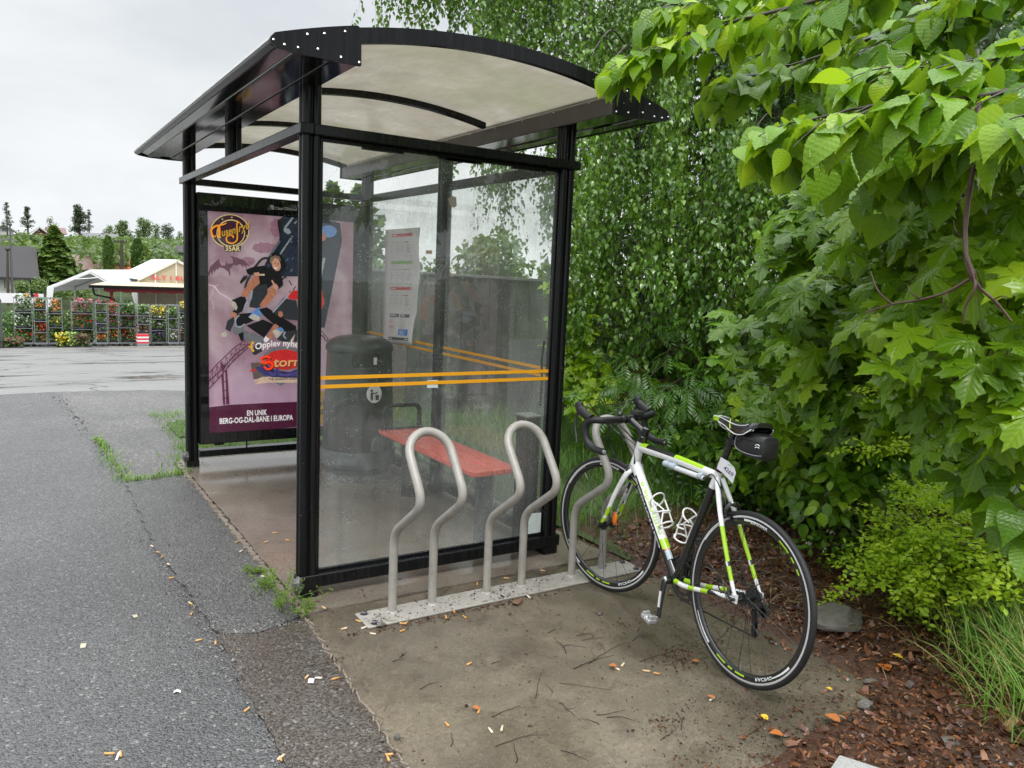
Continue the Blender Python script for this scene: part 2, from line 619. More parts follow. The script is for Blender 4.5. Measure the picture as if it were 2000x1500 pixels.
def mat_concrete(name, dry, wet_, puddle=.5, speck=.4, bump=.25, mossy=0., seed=0., gl=.46):
    m, nt, out = new_mat(name)
    p = node(nt, 'Mapping', {'Vector': wpos(nt), 'Location': (seed, seed * 1.3, 0)}).outputs[0]
    a = nz(nt, p, 2.2, 6, .62, .4)
    w = ramp(nt, nz(nt, p, 1.25, 5, .6, .8), [(.62 - puddle * .3, (0,) * 3), (.74 - puddle * .3, (1,) * 3)])
    c = mixc(nt, ramp(nt, a, [(.33, (0,) * 3), (.68, (1,) * 3)]), dry, wet_)
    f = nz(nt, p, 75, 5, .8)
    c = mixc(nt, ramp(nt, f, [(.38, (.7,) * 3), (.58, (0,) * 3)]), c, [x * .4 for x in dry])
    c = mixc(nt, ramp(nt, nz(nt, p, 190, 2), [(.62, (0,) * 3), (.70, (.55,) * 3)]), c, [min(1, x * 2.2) for x in dry])
    dirt = ramp(nt, nz(nt, p, 6.5, 6, .75, .6), [(.52, (0,) * 3), (.72, (speck,) * 3)])
    c = mixc(nt, dirt, c, (.030, .022, .014))
    if mossy:
        c = mixc(nt, mth(nt, 'MULTIPLY', ramp(nt, nz(nt, p, 1.7, 4), [(.45, (0,) * 3), (.62, (1,) * 3)]), mossy), c, (.075, .068, .030))
    c = mixc(nt, mth(nt, 'MULTIPLY', w, .35), c, [x * .5 for x in wet_])
    r = mth(nt, 'ADD', mth(nt, 'MULTIPLY_ADD', w, -.74 * gl, gl), mth(nt, 'MULTIPLY', f, .12))
    pbsdf(nt, out, col=c, rough=r, nrm=bumpn(nt, mth(nt, 'ADD', f, mth(nt, 'MULTIPLY', a, 2.)), bump, .002))
    return m


M['pad'] = mat_concrete('muddy_damp_concrete', (.210, .176, .128), (.092, .077, .056), .62, .6, .22, .1, 0., .36)
M['slab'] = mat_concrete('wet_shelter_concrete', (.28, .245, .20), (.18, .15, .12), 1.0, .35, .08, 0, 4., .24)
M['edge'] = mat_concrete('crumbly_kerb_edge', (.26, .22, .18), (.17, .13, .10), .1, .5, .5, 0, 2.)


def mat_soil():
    m, nt, out = new_mat('wet_dark_soil')
    p = wpos(nt)
    a = nz(nt, p, 9, 6, .7)
    b = nz(nt, p, 60, 4, .7)
    c = mixc(nt, a, (.022, .011, .006), (.095, .042, .020))
    c = mixc(nt, ramp(nt, b, [(.5, (0,) * 3), (.7, (.6,) * 3)]), c, (.11, .065, .035))
    pbsdf(nt, out, col=c, rough=.55, nrm=bumpn(nt, b, .8, .01))
    return m


M['soil'] = mat_soil()


def mat_turf():
    m, nt, out = new_mat('grassy_earth')
    p = wpos(nt)
    a = nz(nt, p, 3, 6, .7)
    c = mixc(nt, a, (.030, .045, .012), (.060, .095, .022))
    pbsdf(nt, out, col=c, rough=.8, nrm=bumpn(nt, nz(nt, p, 40, 4), .8, .02))
    return m


M['turf'] = mat_turf()


def mat_attr(name, stops, rough=.5, var=.0, trans=0., spec=.4, metal=0.):
    """colour picked per piece (a mesh attribute)"""
    m, nt, out = new_mat(name)
    a = node(nt, 'Attribute', attribute_name='rnd').outputs['Fac']
    c = ramp(nt, a, stops)
    if var:
        f = nz(nt, wpos(nt), 90, 3)
        c = mixc(nt, mth(nt, 'MULTIPLY', f, var), c, mixc(nt, 1., c, (.3, .3, .3), 'MULTIPLY'))
    b = pbsdf(nt, None, col=c, rough=rough, spec=spec, metal=metal)
    s = b.outputs[0]
    if trans:
        t = node(nt, 'BsdfTranslucent', {'Color': c})
        s = node(nt, 'MixShader', {0: trans, 1: s, 2: t.outputs[0]}).outputs[0]
    nt.links.new(s, out.inputs[0])
    return m


M['chips'] = mat_attr('wet_bark_chips', [(0, (.022, .009, .005)), (.35, (.085, .030, .014)), (.7, (.19, .070, .028)), (.9, (.29, .125, .05)), (1, (.40, .25, .12))], .3, .6)
M['straw'] = mat_attr('dry_straw', [(0, (.16, .11, .05)), (1, (.36, .28, .14))], .5, .3, .2)
M['grass'] = mat_attr('grass_blades', [(0, (.045, .12, .012)), (.5, (.11, .25, .024)), (.85, (.19, .36, .04)), (1, (.36, .31, .11))], .38, 0, .35)
M['butt'] = mat_attr('cigarette_filter', [(0, (.55, .27, .08)), (.6, (.62, .36, .13)), (.8, (.70, .55, .36)), (1, (.75, .70, .62))], .6, .3)
M['twig'] = paint('wet_twig_bark', (.030, .019, .013), .45, 0, .4, 40)
M['bark'] = wood('grey_brown_bark', (.050, .038, .028), .6, (18, 18, 3), .6)
M['bark_red'] = wood('reddish_bark', (.068, .033, .019), .45, (30, 30, 6), .4)
M['stone'] = paint('grey_stone', (.115, .108, .092), .5, 0, .45, 12, grime=.8, bump=.6, bscale=25)
M['brick_bit'] = paint('brown_stone', (.14, .075, .045), .5, 0, .3, 30, bump=.5, bscale=60)


# ------------------------------------------------ leaves
def mat_leaf(name, stops, tint, trans=.38, rough=.28, vein='feather', vf=9., bump=.5, vs=.25, spec=.5):
    m, nt, out = new_mat(name)
    a = node(nt, 'Attribute', attribute_name='rnd').outputs['Fac']
    c = ramp(nt, a, stops)
    uv = nt.nodes.new('ShaderNodeUVMap').outputs[0]
    sp = node(nt, 'SeparateXYZ', {0: uv})
    u, v = mth(nt, 'ABSOLUTE', sp.outputs[0]), sp.outputs[1]
    if vein == 'feather':
        w = mth(nt, 'FRACT', mth(nt, 'MULTIPLY', mth(nt, 'SUBTRACT', v, mth(nt, 'MULTIPLY', u, .85)), vf))
        w = mth(nt, 'ABSOLUTE', mth(nt, 'SUBTRACT', w, .5))
        line = ramp(nt, w, [(0, (1,) * 3), (.13, (0,) * 3)])
        line = mth(nt, 'MAXIMUM', line, ramp(nt, u, [(.008, (1,) * 3), (.022, (0,) * 3)]))
        hgt = mth(nt, 'MULTIPLY', w, 2.)
    elif vein == 'palm':
        ang = mth(nt, 'ARCTAN2', u, v)
        rad = mth(nt, 'SQRT', mth(nt, 'ADD', mth(nt, 'MULTIPLY', u, u), mth(nt, 'MULTIPLY', v, v)))
        best = None
        for k in (0., .72, 1.5):
            q = mth(nt, 'MULTIPLY', mth(nt, 'ABSOLUTE', mth(nt, 'SUBTRACT', ang, k)), rad)
            best = q if best is None else mth(nt, 'MINIMUM', best, q)
        line = ramp(nt, best, [(.005, (1,) * 3), (.018, (0,) * 3)])
        q2 = mth(nt, 'ABSOLUTE', mth(nt, 'SUBTRACT', mth(nt, 'FRACT', mth(nt, 'MULTIPLY', mth(nt, 'SUBTRACT', rad, mth(nt, 'MULTIPLY', best, 1.1)), 8.)), .5))
        line = mth(nt, 'MAXIMUM', line, mth(nt, 'MULTIPLY', ramp(nt, q2, [(0, (1,) * 3), (.1, (0,) * 3)]), .5))
        hgt = mth(nt, 'ADD', mth(nt, 'MINIMUM', mth(nt, 'MULTIPLY', best, 12.), 1.), mth(nt, 'MULTIPLY', q2, .8))
    else:
        line = ramp(nt, u, [(.02, (1,) * 3), (.05, (0,) * 3)])
        hgt = mth(nt, 'MULTIPLY', u, 3.)
    blot = nz(nt, wpos(nt), 28, 3)
    c = mixc(nt, mth(nt, 'MULTIPLY', blot, .35), c, mixc(nt, 1., c, (.55, .6, .5), 'MULTIPLY'))
    c = mixc(nt, mth(nt, 'MULTIPLY', line, vs), c, tint)
    nrm = bumpn(nt, mth(nt, 'ADD', hgt, mth(nt, 'MULTIPLY', blot, .5)), bump, .004)
    b = pbsdf(nt, None, col=c, rough=mth(nt, 'MULTIPLY_ADD', blot, .25, rough - .1), spec=spec, nrm=nrm)
    tc = mixc(nt, .5, mixc(nt, 1., c, (1.5, 1.7, .7), 'MULTIPLY'), tint)
    t = node(nt, 'BsdfTranslucent', {'Color': tc, 'Normal': nrm})
    s = node(nt, 'MixShader', {0: trans, 1: b.outputs[0], 2: t.outputs[0]})
    nt.links.new(s.outputs[0], out.inputs[0])
    return m


M['lf_linden'] = mat_leaf('linden_leaf', [(0, (.028, .095, .005)), (.45, (.075, .19, .010)), (.8, (.18, .34, .016)), (1, (.40, .54, .025))], (.58, .74, .04), .36, .22, 'feather', 7., .10, .12, .32)
M['lf_maple'] = mat_leaf('maple_leaf', [(0, (.034, .10, .005)), (.45, (.115, .24, .008)), (.8, (.24, .40, .014)), (1, (.42, .56, .035))], (.50, .66, .03), .34, .22, 'palm', 8., .35, .22, .34)
M['lf_birch'] = mat_leaf('birch_leaf', [(0, (.034, .095, .010)), (.5, (.085, .19, .020)), (.9, (.17, .30, .034)), (1, (.34, .38, .06))], (.30, .48, .05), .26, .16, 'mid', 6., .3, .15, .5)
M['lf_shade'] = mat_leaf('shade_toned_leaf', [(0, (.014, .045, .006)), (.6, (.030, .085, .009)), (1, (.065, .145, .015))], (.16, .30, .03), .2, .24, 'feather', 6., .25, .12, .4)  # leaf green darkened so the thicket's shade and depth sit in the colour
M['lf_rowan'] = mat_leaf('rowan_leaf', [(0, (.022, .075, .007)), (.6, (.055, .145, .012)), (1, (.11, .23, .024))], (.24, .42, .04), .28, .24, 'mid', 6., .25, .1, .4)
M['lf_shrub'] = mat_leaf('glossy_shrub_leaf', [(0, (.036, .11, .006)), (.55, (.10, .23, .012)), (1, (.29, .46, .03))], (.46, .64, .04), .36, .2, 'feather', 5., .25, .15, .36)
M['lf_lime'] = mat_leaf('barberry_leaf', [(0, (.16, .31, .014)), (.6, (.34, .52, .024)), (1, (.54, .68, .05))], (.68, .82, .05), .4, .3, 'mid', 5., .2, .1, .35)
M['lf_weed'] = mat_leaf('weed_leaf', [(0, (.08, .17, .02)), (.6, (.15, .27, .03)), (1, (.28, .36, .06))], (.40, .55, .06), .4, .4, 'mid', 5., .2, .1, .4)
M['lf_far'] = mat_leaf('far_leaf', [(0, (.06, .105, .03)), (.6, (.10, .16, .045)), (1, (.16, .23, .06))], (.22, .32, .08), .3, .5, 'mid', 5., .2, .1)
M['lf_conifer'] = mat_leaf('conifer_spray', [(0, (.03, .075, .016)), (.6, (.075, .145, .024)), (1, (.18, .26, .04))], (.18, .28, .03), .2, .55, 'mid', 5., .2, .1)
M['lf_pine'] = mat_leaf('pine_spray', [(0, (.04, .065, .04)), (.6, (.07, .10, .06)), (1, (.10, .13, .07))], (.10, .15, .06), .2, .6, 'mid', 5., .2, .1)
# ================================================================ ground
def sheet(name, poly, z, m, jit=.0, step=.12, depth=.04, seed=1, kind='structure', smooth=0):
    """flat slab with an uneven outline"""
    r = random.Random(seed)
    P = []
    n = len(poly)
    for i in range(n):
        a, b = np.array(poly[i], float), np.array(poly[(i + 1) % n], float)
        d = np.linalg.norm(b - a)
        k = max(1, int(min(d / step, 80))) if jit else 1
        nn = np.array([-(b - a)[1], (b - a)[0]]) / (d + 1e-9)
        for j in range(k):
            o = 0 if j == 0 else r.uniform(-jit, jit)
            P.append(a + (b - a) * j / k + nn * o)
    mb = MB()
    mb.prism([(p[0], p[1], z) for p in P], (0, 0, -depth))
    o = mb.build(name, m, smooth=0)
    if kind: tag(o, kind=kind)
    return o


sheet('ground', [(-400, -120), (400, -120), (400, 7.06), (-400, 7.06)], -.030, M['turf'], depth=.5)
sheet('parking_lot', [(-60, 6.9), (-2.6, 6.75), (-.72, 7.02), (.2, 6.95), (.9, 6.65), (6, 6.5), (12, 6.6), (12, 7.3), (-60, 7.3)], -.010, M['lot'], .05, .25, seed=3)
sheet('road', [(-60, -14), (-.20, -14), (-.36, -3.0), (-.46, -1.24), (-.44, -.42), (-.475, .2), (-.50, .92), (-.47, 2.44), (-.58, 4.6), (-.72, 7.00), (-2.6, 6.73), (-60, 6.88)], 0., M['asphalt'], .012, .06, seed=4)
sheet('asphalt_strip', [(-.51, .92), (-.44, -.20), (-.30, -.28), (-.075, -.20), (-.06, .9), (-.085, 2.52), (-.49, 2.44)], .007, M['asphalt_new'], .012, .06, seed=5)
sheet('muddy_asphalt', [(-.445, -.22), (-.30, -.29), (-.07, -.21), (-.10, -.8), (-.14, -1.4), (-.20, -2.4), (-.2, -4), (-.42, -4), (-.44, -1.6), (-.455, -1.24)], .004, M['asphalt_brown'], .012, .06, seed=6)
sheet('gravel_strip', [(-.72, 7.02), (-.58, 4.6), (-.47, 2.45), (-.08, 2.53), (-.05, 2.98), (1.7, 2.98), (1.8, 3.3), (2.3, 6.6), (.9, 6.65), (.2, 6.95)], -.004, M['gravel'], .03, .1, seed=7)
sheet('concrete_floor', [(-.06, -.20), (1.66, -.20), (1.66, 2.97), (-.06, 2.97), (-.055, 1.4)], .016, M['slab'], .006, .05, seed=8, depth=.06)
sheet('concrete_pad', [(-.075, -.205), (-.105, -.8), (-.14, -1.41), (-.17, -1.95), (-.2, -3.2), (1.0, -3.2), (1.5, -2.4), (1.69, -1.9), (1.70, -.42), (1.68, -.205)], .006, M['pad'], .006, .06, seed=9, depth=.06)
sheet('seam_filler', [(-.75, -4), (-.05, -4), (-.05, 2.5), (-.5, 2.5), (-.8, 6.9), (-1.2, 6.9)], -.0045, M['asphalt_new'], depth=.02)
# crumbly concrete lip along the floor's open edge and the pad's edge
mb = MB()
r_ = random.Random(5)
for (x0, y0, x1, y1, w) in ((-.078, -.2, -.08, 2.95, .028), (-.075, -.21, -.14, -1.41, .007), (-.14, -1.41, -.2, -3.0, .007)):
    n = int(abs(y1 - y0) / .035)
    for i in range(n):
        t = i / n
        c = (x0 + (x1 - x0) * t + r_.uniform(-.006, .006), y0 + (y1 - y0) * t, .006)
        a = r_.uniform(-.4, .4)
        mb.obox(c, (w * r_.uniform(.3, .62) * math.cos(a), w * .3 * math.sin(a), 0), (-math.sin(a) * .02, math.cos(a) * r_.uniform(.014, .024), 0), (0, 0, r_.uniform(.006, .0125)))
tag(mb.build('kerb_lip', M['edge'], smooth=0), kind='structure')


def terrain(name, poly_fn, x0, x1, y0, y1, step, zf, m):
    nx, ny = int((x1 - x0) / step) + 1, int((y1 - y0) / step) + 1
    X, Y = np.meshgrid(np.linspace(x0, x1, nx), np.linspace(y0, y1, ny), indexing='ij')
    Z = np.vectorize(zf)(X, Y)
    V = np.stack([X, Y, Z], -1).reshape(-1, 3)
    idx = np.arange(nx * ny).reshape(nx, ny)
    F = np.stack([idx[:-1, :-1], idx[1:, :-1], idx[1:, 1:], idx[:-1, 1:]], -1).reshape(-1, 4)
    c = V[F].mean(1)
    keep = np.array([poly_fn(q[0], q[1]) for q in c])
    o = np_mesh(name, V, F[keep], m, smooth=True)
    return tag(o, kind='structure')


def soil_edge(x, y):
    """signed: >0 inside the soil bed"""
    n = .10 * mnoise.noise((x * 2.3, y * 2.3, 0)) + .05 * mnoise.noise((x * 7, y * 7, 3))
    right = (x - 1.70) if y > -1.75 else 9
    low = min(1, 9)
    # boundary of bark over the pad: runs from (1.70,-1.78) down-left to (.55,-2.15)
    d = (1.70 - x) * .0
    if y < -1.60:
        line = -1.93 + .13 * (x - .75)      # bark below this line
        return max((line - y), x - 1.70) + n * .6
    return right + n * .15


def soil_z(x, y):
    e = soil_edge(x, y)
    h = .012 + min(max(e, 0), .5) * .10 + .025 * mnoise.noise((x * 3, y * 3, 5)) * min(1, max(0, e) * 4) + .012 * mnoise.noise((x * 11, y * 11, 1)) * min(1, max(0, e) * 8)
    if e < .06: h = .012 - (.06 - e) * .3
    h += max(0, x - 3.0) * .05
    return h


terrain('soil', lambda x, y: soil_edge(x, y) > -.05 and y < .35 and x > .3, .3, 7.5, -4.2, .5, .045, soil_z, M['soil'])


def turf_z(x, y):
    return .012 + .02 * mnoise.noise((x * 2, y * 2, 8)) + min(max(x - 1.72, 0), .6) * .06 - (.06 if x < 1.7 and y < 3.02 else 0)


terrain('turf', lambda x, y: (x > 1.70 and y > -.25) or (y > 3.06 + .1 * mnoise.noise((x * 4, y * 4, 0)) and x > .16 + .14 * mnoise.noise((x * 3, y * 3, 2)) and y < 4.4 + x), -.1, 9.5, -.3, 4.7, .1, turf_z, M['turf'])


# ---------------------------------------------------------------- scattered matter nobody could count
def scatter(tmpl, uvt, tris, P, A, Nn, S, rnd):
    """copies of a small template: local x side, y along A, z along Nn"""
    A = unit(A)
    Nn = unit(Nn - A * (A * Nn).sum(-1, keepdims=True))
    X = np.cross(A, Nn)
    T = np.asarray(tmpl, float)
    S = np.asarray(S, float)
    if S.ndim == 1: S = np.stack([S, S, S], -1)
    V = P[:, None, :] + (T[None, :, 0, None] * S[:, None, 0, None]) * X[:, None, :] + (T[None, :, 1, None] * S[:, None, 1, None]) * A[:, None, :] + (T[None, :, 2, None] * S[:, None, 2, None]) * Nn[:, None, :]
    n, t = V.shape[:2]
    F = (np.arange(n) * t)[:, None, None] + np.asarray(tris)[None]
    uv = np.tile(np.asarray(uvt, float), (n, 1)) if uvt is not None else None
    return V.reshape(-1, 3), F.reshape(-1, F.shape[-1]), uv, np.repeat(rnd, t)


def cat_geo(L):
    V, F, U, Q = [], [], [], []
    b = 0
    for v, f, u, q in L:
        V.append(v); F.append(f + b); Q.append(q)
        if u is not None: U.append(u)
        b += len(v)
    return np.concatenate(V), np.concatenate(F), (np.concatenate(U) if U else None), np.concatenate(Q)


CHIP = [(-.5, 0, 0), (.5, .06, 0), (.42, .55, .16), (-.46, .5, .12), (.3, 1, .02), (-.28, .94, 0)]
CHIP_F = [(0, 1, 2), (0, 2, 3), (3, 2, 4), (3, 4, 5)]


def rand_dirs(n, tilt):
    a = rng.uniform(0, 2 * PI, n)
    A = np.stack([np.cos(a), np.sin(a), rng.normal(0, tilt, n)], -1)
    Nn = np.stack([rng.normal(0, tilt * 1.3, n), rng.normal(0, tilt * 1.3, n), np.ones(n)], -1)
    return A, Nn


pts = []
while len(pts) < 46000:
    x, y = random.uniform(.35, 4.4), random.uniform(-3.3, .1)
    e = soil_edge(x, y)
    if e < -.1: continue
    if e < .10 and random.random() > (.15 + max(0, e) * 5): continue
    if y > -.5 and random.random() > .55 - y: continue
    if x > 3.4 and random.random() < .6: continue
    pts.append((x, y, max(soil_z(x, y), .007) + random.uniform(.0, .016)))
P = np.array(pts)
n = len(P)
A, Nn = rand_dirs(n, .42)
L_ = rng.gamma(2.2, .0066, n) + .005
W_ = L_ * rng.uniform(.12, .6, n)
g = scatter(CHIP, None, CHIP_F, P, A, Nn, np.stack([W_, L_, L_], -1), rng.beta(1.7, 2., n))
tag(np_mesh('bark_mulch', g[0], g[1], M['chips'], rnd=g[3]), 'loose wet reddish brown bark mulch covering the bed beside the bicycle', 'mulch', kind='stuff')

# dry straw lying on the bed
n = 900
pts = []
while len(pts) < n:
    c = random.choice([(2.1, -.9, .35), (2.3, -1.55, .25), (2.0, -.35, .4), (2.75, -1.3, .3), (2.7, -1.95, .25), (1.95, -1.15, .2), (2.9, -.6, .5)])
    x, y = random.gauss(c[0], c[2]), random.gauss(c[1], c[2] * .7)
    if soil_edge(x, y) < .06: continue
    pts.append((x, y, soil_z(x, y) + random.uniform(.012, .03)))
P = np.array(pts)
A, Nn = rand_dirs(n, .25)
BL = [(-.5, 0, 0), (.5, 0, 0), (-.45, .35, .06), (.45, .35, .06), (-.3, .7, .05), (.3, .7, .05), (0, 1, -.02)]
BLF = [(0, 1, 3), (0, 3, 2), (2, 3, 5), (2, 5, 4), (4, 5, 6)]
L_ = rng.uniform(.05, .19, n)
g = scatter(BL, None, BLF, P, A, Nn, np.stack([np.full(n, .003), L_, L_ * 1.5], -1), rng.uniform(0, 1, n))
tag(np_mesh('dry_straw', g[0], g[1], M['straw'], rnd=g[3]), 'pale dry straw strewn over the brown bark bed', 'straw', kind='stuff')


def grass(name, label, pts, hmin, hmax, lean, w=.0035, bias=None, rlo=0., rhi=.85):
    P = np.array(pts)
    n = len(P)
    a = rng.uniform(0, 2 * PI, n)
    ln = np.abs(rng.normal(lean, lean * .5, n))
    A = np.stack([np.cos(a) * ln, np.sin(a) * ln, np.ones(n)], -1)
    if bias is not None: A += np.array(bias) * rng.uniform(0, 1, n)[:, None]
    Nn = np.stack([-np.cos(a), -np.sin(a), np.full(n, .2)], -1)
    H = rng.uniform(hmin, hmax, n) * rng.uniform(.6, 1., n)
    B = [(-.5, 0, 0), (.5, 0, 0), (-.5, .3, -.02), (.5, .3, -.02), (-.4, .6, -.10), (.4, .6, -.10), (-.22, .84, -.24), (.22, .84, -.24), (0, .98, -.42)]
    BF = [(0, 1, 3), (0, 3, 2), (2, 3, 5), (2, 5, 4), (4, 5, 7), (4, 7, 6), (6, 7, 8)]
    g = scatter(B, None, BF, P, A, Nn, np.stack([rng.uniform(w * .7, w * 1.5, n), H, H], -1), rng.uniform(rlo, rhi, n))
    return tag(np_mesh(name, g[0], g[1], M['grass'], rnd=g[3]), label, 'grass', kind='stuff')


pts = []
while len(pts) < 15000:
    x, y = random.uniform(1.62, 6.0), random.uniform(-.35, 4.6)
    if mnoise.noise((x * 1.6, y * 1.6, 2)) + .75 < random.random(): continue
    if y < .15 and random.random() < .75 - y: continue
    if x + .73 * y > 6.6: continue
    pts.append((x, y, turf_z(x, y)))
grass('grass', 'long green grass growing between the shelter and the wooden fence', pts, .10, .34, .35)
pts = []
while len(pts) < 3800:
    x, y = random.uniform(-.05, 3.0), random.gauss(3.65, .4)
    if y < 3.08 or (x < .14 and y > 3.4): continue
    pts.append((x, y, turf_z(x, y)))
grass('grass', 'short bright grass under the poster panel', pts, .04, .10, .4, .004, None, .4, .95)
pts = []
while len(pts) < 1800:
    x, y = random.uniform(.02, 1.2), random.uniform(3.05, 5.2)
    if mnoise.noise((x * 4, y * 4, 0)) < -.35: continue
    pts.append((x, y, turf_z(x, y) - .01))
grass('grass', 'bright grass at the gravel edge behind the far post', pts, .05, .12, .5, .004, None, .4, .95)
pts = []
while len(pts) < 700:
    t = random.random()
    q = random.choice([(-.46, 2.50, -.06, 2.58, .03), (-.48, 2.5, -.50, 3.5, .035), (-.12, 2.58, .02, 3.2, .06), (-.50, 3.5, -.53, 4.1, .02)])
    x, y = q[0] + (q[2] - q[0]) * t + random.gauss(0, q[4]), q[1] + (q[3] - q[1]) * t + random.gauss(0, q[4])
    pts.append((x, y, .0))
grass('grass', 'low grass sprouting along the seam between gravel and asphalt', pts, .03, .09, .6, .005, None, .4, .95)
pts = []
while len(pts) < 7000:
    a_, b_ = random.random(), random.random()
    if a_ + b_ > 1: a_, b_ = 1 - a_, 1 - b_
    x, y = 1.62 + a_ * .98 + b_ * 2.5 + random.gauss(0, .09), -2.42 + a_ * .98 + b_ * .95 + random.gauss(0, .07)
    k_ = (x - 1.72) - 1.02 * (y + 2.38)
    if soil_edge(x, y) < .1 or (k_ < .12 and random.random() > .22): continue
    pts.append((x, y, soil_z(x, y)))
grass('grass', 'long arching grass at the right edge of the bark bed', pts, .16, .46, .5, .0040, (-.4, -.1, 0), .3, 1.2)
# ================================================================ bike rack
def make_rack():
    t = thing('bike_rack', 'grey steel bike rack with three bent hoops on a flat base plate', 'bike rack', (.9, -.38, 0))
    mb = MB()
    mb.box((.125, -.46, .0065), (1.69, -.30, .0165))
    mb.build('base_plate', M['rack'], t, bevel=.003)
    for cx in (.382, .876, 1.385):
        w = .1
        d = np.array([.145, .22]) / math.hypot(.145, .22)
        s0 = np.array([-.145, .765])
        loop = []
        for i in range(13):
            a = PI - PI * i / 12
            q = s0 + d * (math.sin(a) * .105)
            loop.append((cx + math.cos(a) * w, -.355 + q[0], q[1]))
        low = [(cx - w, -.355, .008), (cx - w, -.355, .385), (cx - w, -.64, .585), loop[0]]
        up = [(cx + w, -.355, .008), (cx + w, -.355, .385), (cx + w, -.64, .585), loop[-1]]
        P = fillet(low, [0, .07, .085, 0], 7)[:-1] + loop + fillet(up, [0, .07, .085, 0], 7)[::-1][1:]
        mb = MB()
        mb.tube(P, .0195, 16)
        mb.lathe([(.0195, .0165), (.028, .0165), (.024, .021), (.0195, .023)], (cx - w, -.355, 0), 14)
        mb.lathe([(.0195, .0165), (.028, .0165), (.024, .021), (.0195, .023)], (cx + w, -.355, 0), 14)
        mb.build('hoop', M['rack'], t, smooth=60)
    for x, y in ((.16, -.325), (.165, -.438), (1.655, -.325), (1.655, -.438)):
        mb = MB()
        mb.lathe([(0, .030), (.009, .030), (.013, .026), (.013, .0165)], (x, y, 0), 6)
        mb.lathe([(.013, .0185), (.018, .0175), (.018, .0162)], (x, y, 0), 14)
        mb.build('bolt', M['dsteel'], t)
    return t


make_rack()

# ---------------------------------------------------------------- litter one can count
def ground_z(x, y):
    if x < -.08 and y < -.2 and x > -.45: return .004
    if x <= -.45: return 0.
    if x < -.07: return .007
    if .125 < x < 1.69 and -.46 < y < -.30: return .0165
    if y > -.2: return .016
    return max(.006, soil_z(x, y)) if soil_edge(x, y) > 0 else .006


BUTTS = {}


def butt(px, py, ang, shade=None, kind=0):
    p = gp(px, py)
    x, y = p[0], p[1]
    z = ground_z(x, y) + .0042
    mb = MB()
    l = random.uniform(.012, .016)
    d = np.array([math.cos(ang), math.sin(ang), random.uniform(-.02, .05)])
    c = np.array([x, y, z])
    mb.tube([c - d * l, c - d * l * .2, c + d * l * .35, c + d * l], [.0042, .0044, .0036, .0039], 8)
    V = np.array(mb.v)
    me = bpy.data.meshes.new('cigarette_butt')
    me.from_pydata(mb.v, [], mb.f)
    me.materials.append(M['butt'])
    a = me.attributes.new('rnd', 'FLOAT', 'POINT')
    v = random.random() if shade is None else shade
    vals = np.where(((V - c) @ d) > l * .3, min(1, v + .35), v) if random.random() < .4 else np.full(len(V), v)
    a.data.foreach_set('value', vals.astype(np.float32))
    me.polygons.foreach_set('use_smooth', [True] * len(me.polygons))
    o = bpy.data.objects.new('cigarette_butt', me)
    link(o)
    lab = ('cigarette butt lying on the coarse asphalt left of the seam' if x < -.46 else
           'cigarette butt lying on the dark asphalt strip beside the shelter floor' if x < -.075 and y > -.2 else
           'cigarette butt on the muddy asphalt patch beside the concrete pad' if x < -.075 - max(0, -(y + .2)) * .05 else
           'cigarette butt lying on the wet floor inside the shelter' if y > -.05 else
           'cigarette butt on the concrete behind the bike rack plate' if y > -.3 else
           'cigarette butt lying against the front edge of the bike rack plate' if y > -.62 else
           'cigarette butt lying on the open concrete pad')
    tag(o, lab, 'cigarette butt', lab.replace('cigarette butt', 'cigarette butts'))


for i, (px, py) in enumerate([(297, 1068), (309, 1080), (318, 1088), (330, 1104), (335, 1130), (372, 1180), (374, 1200), (388, 1252), (421, 1257), (482, 1388), (549, 1481), (214, 1474), (236, 1475),
                              (500, 1118), (515, 1130), (463, 1062), (471, 1080), (632, 1195), (700, 1217), (672, 1232), (711, 1230), (728, 1242), (786, 1236), (787, 1222), (792, 1221), (887, 1198), (907, 1209), (871, 1209),
                              (989, 1133), (932, 1144), (1060, 1118), (1032, 1169), (655, 1329), (599, 1326), (622, 1328), (916, 1301), (873, 1420), (958, 1432), (980, 1428), (1205, 1311), (1216, 1303), (1262, 1315), (1282, 1320), (935, 1394),
                              (760, 1478), (548, 1484), (758, 1486), (1390, 1370), (538, 1047), (562, 1062), (520, 1065)]):
    butt(px, py, random.uniform(0, PI))


def twig(px, py, L, ang, r, m, fork=False, name='twig', lab='thin dark twig lying on the concrete pad', grp='twigs on the concrete pad', kink=.35):
    p = gp(px, py)
    z = ground_z(p[0], p[1]) + r
    P, a = [np.array([p[0], p[1], z])], ang
    k = 6
    for i in range(k):
        a += random.gauss(0, kink)
        P.append(P[-1] + np.array([math.cos(a), math.sin(a), 0]) * L / k)
    for i, q in enumerate(P): q[2] = z + (random.random() * .004 if 0 < i < k else .001)
    mb = MB()
    mb.tube(P, [r * (1 - .6 * i / k) for i in range(k + 1)], 6)
    if fork:
        s = P[3]
        a2 = ang + random.choice([-.7, .7])
        Q = [s, s + np.array([math.cos(a2), math.sin(a2), .03]) * L * .2, s + np.array([math.cos(a2 + .2), math.sin(a2 + .2), .02]) * L * .38]
        mb.tube(Q, [r * .6, r * .5, r * .3], 6)
    o = mb.build(name, m)
    tag(o, lab, 'twig', grp)


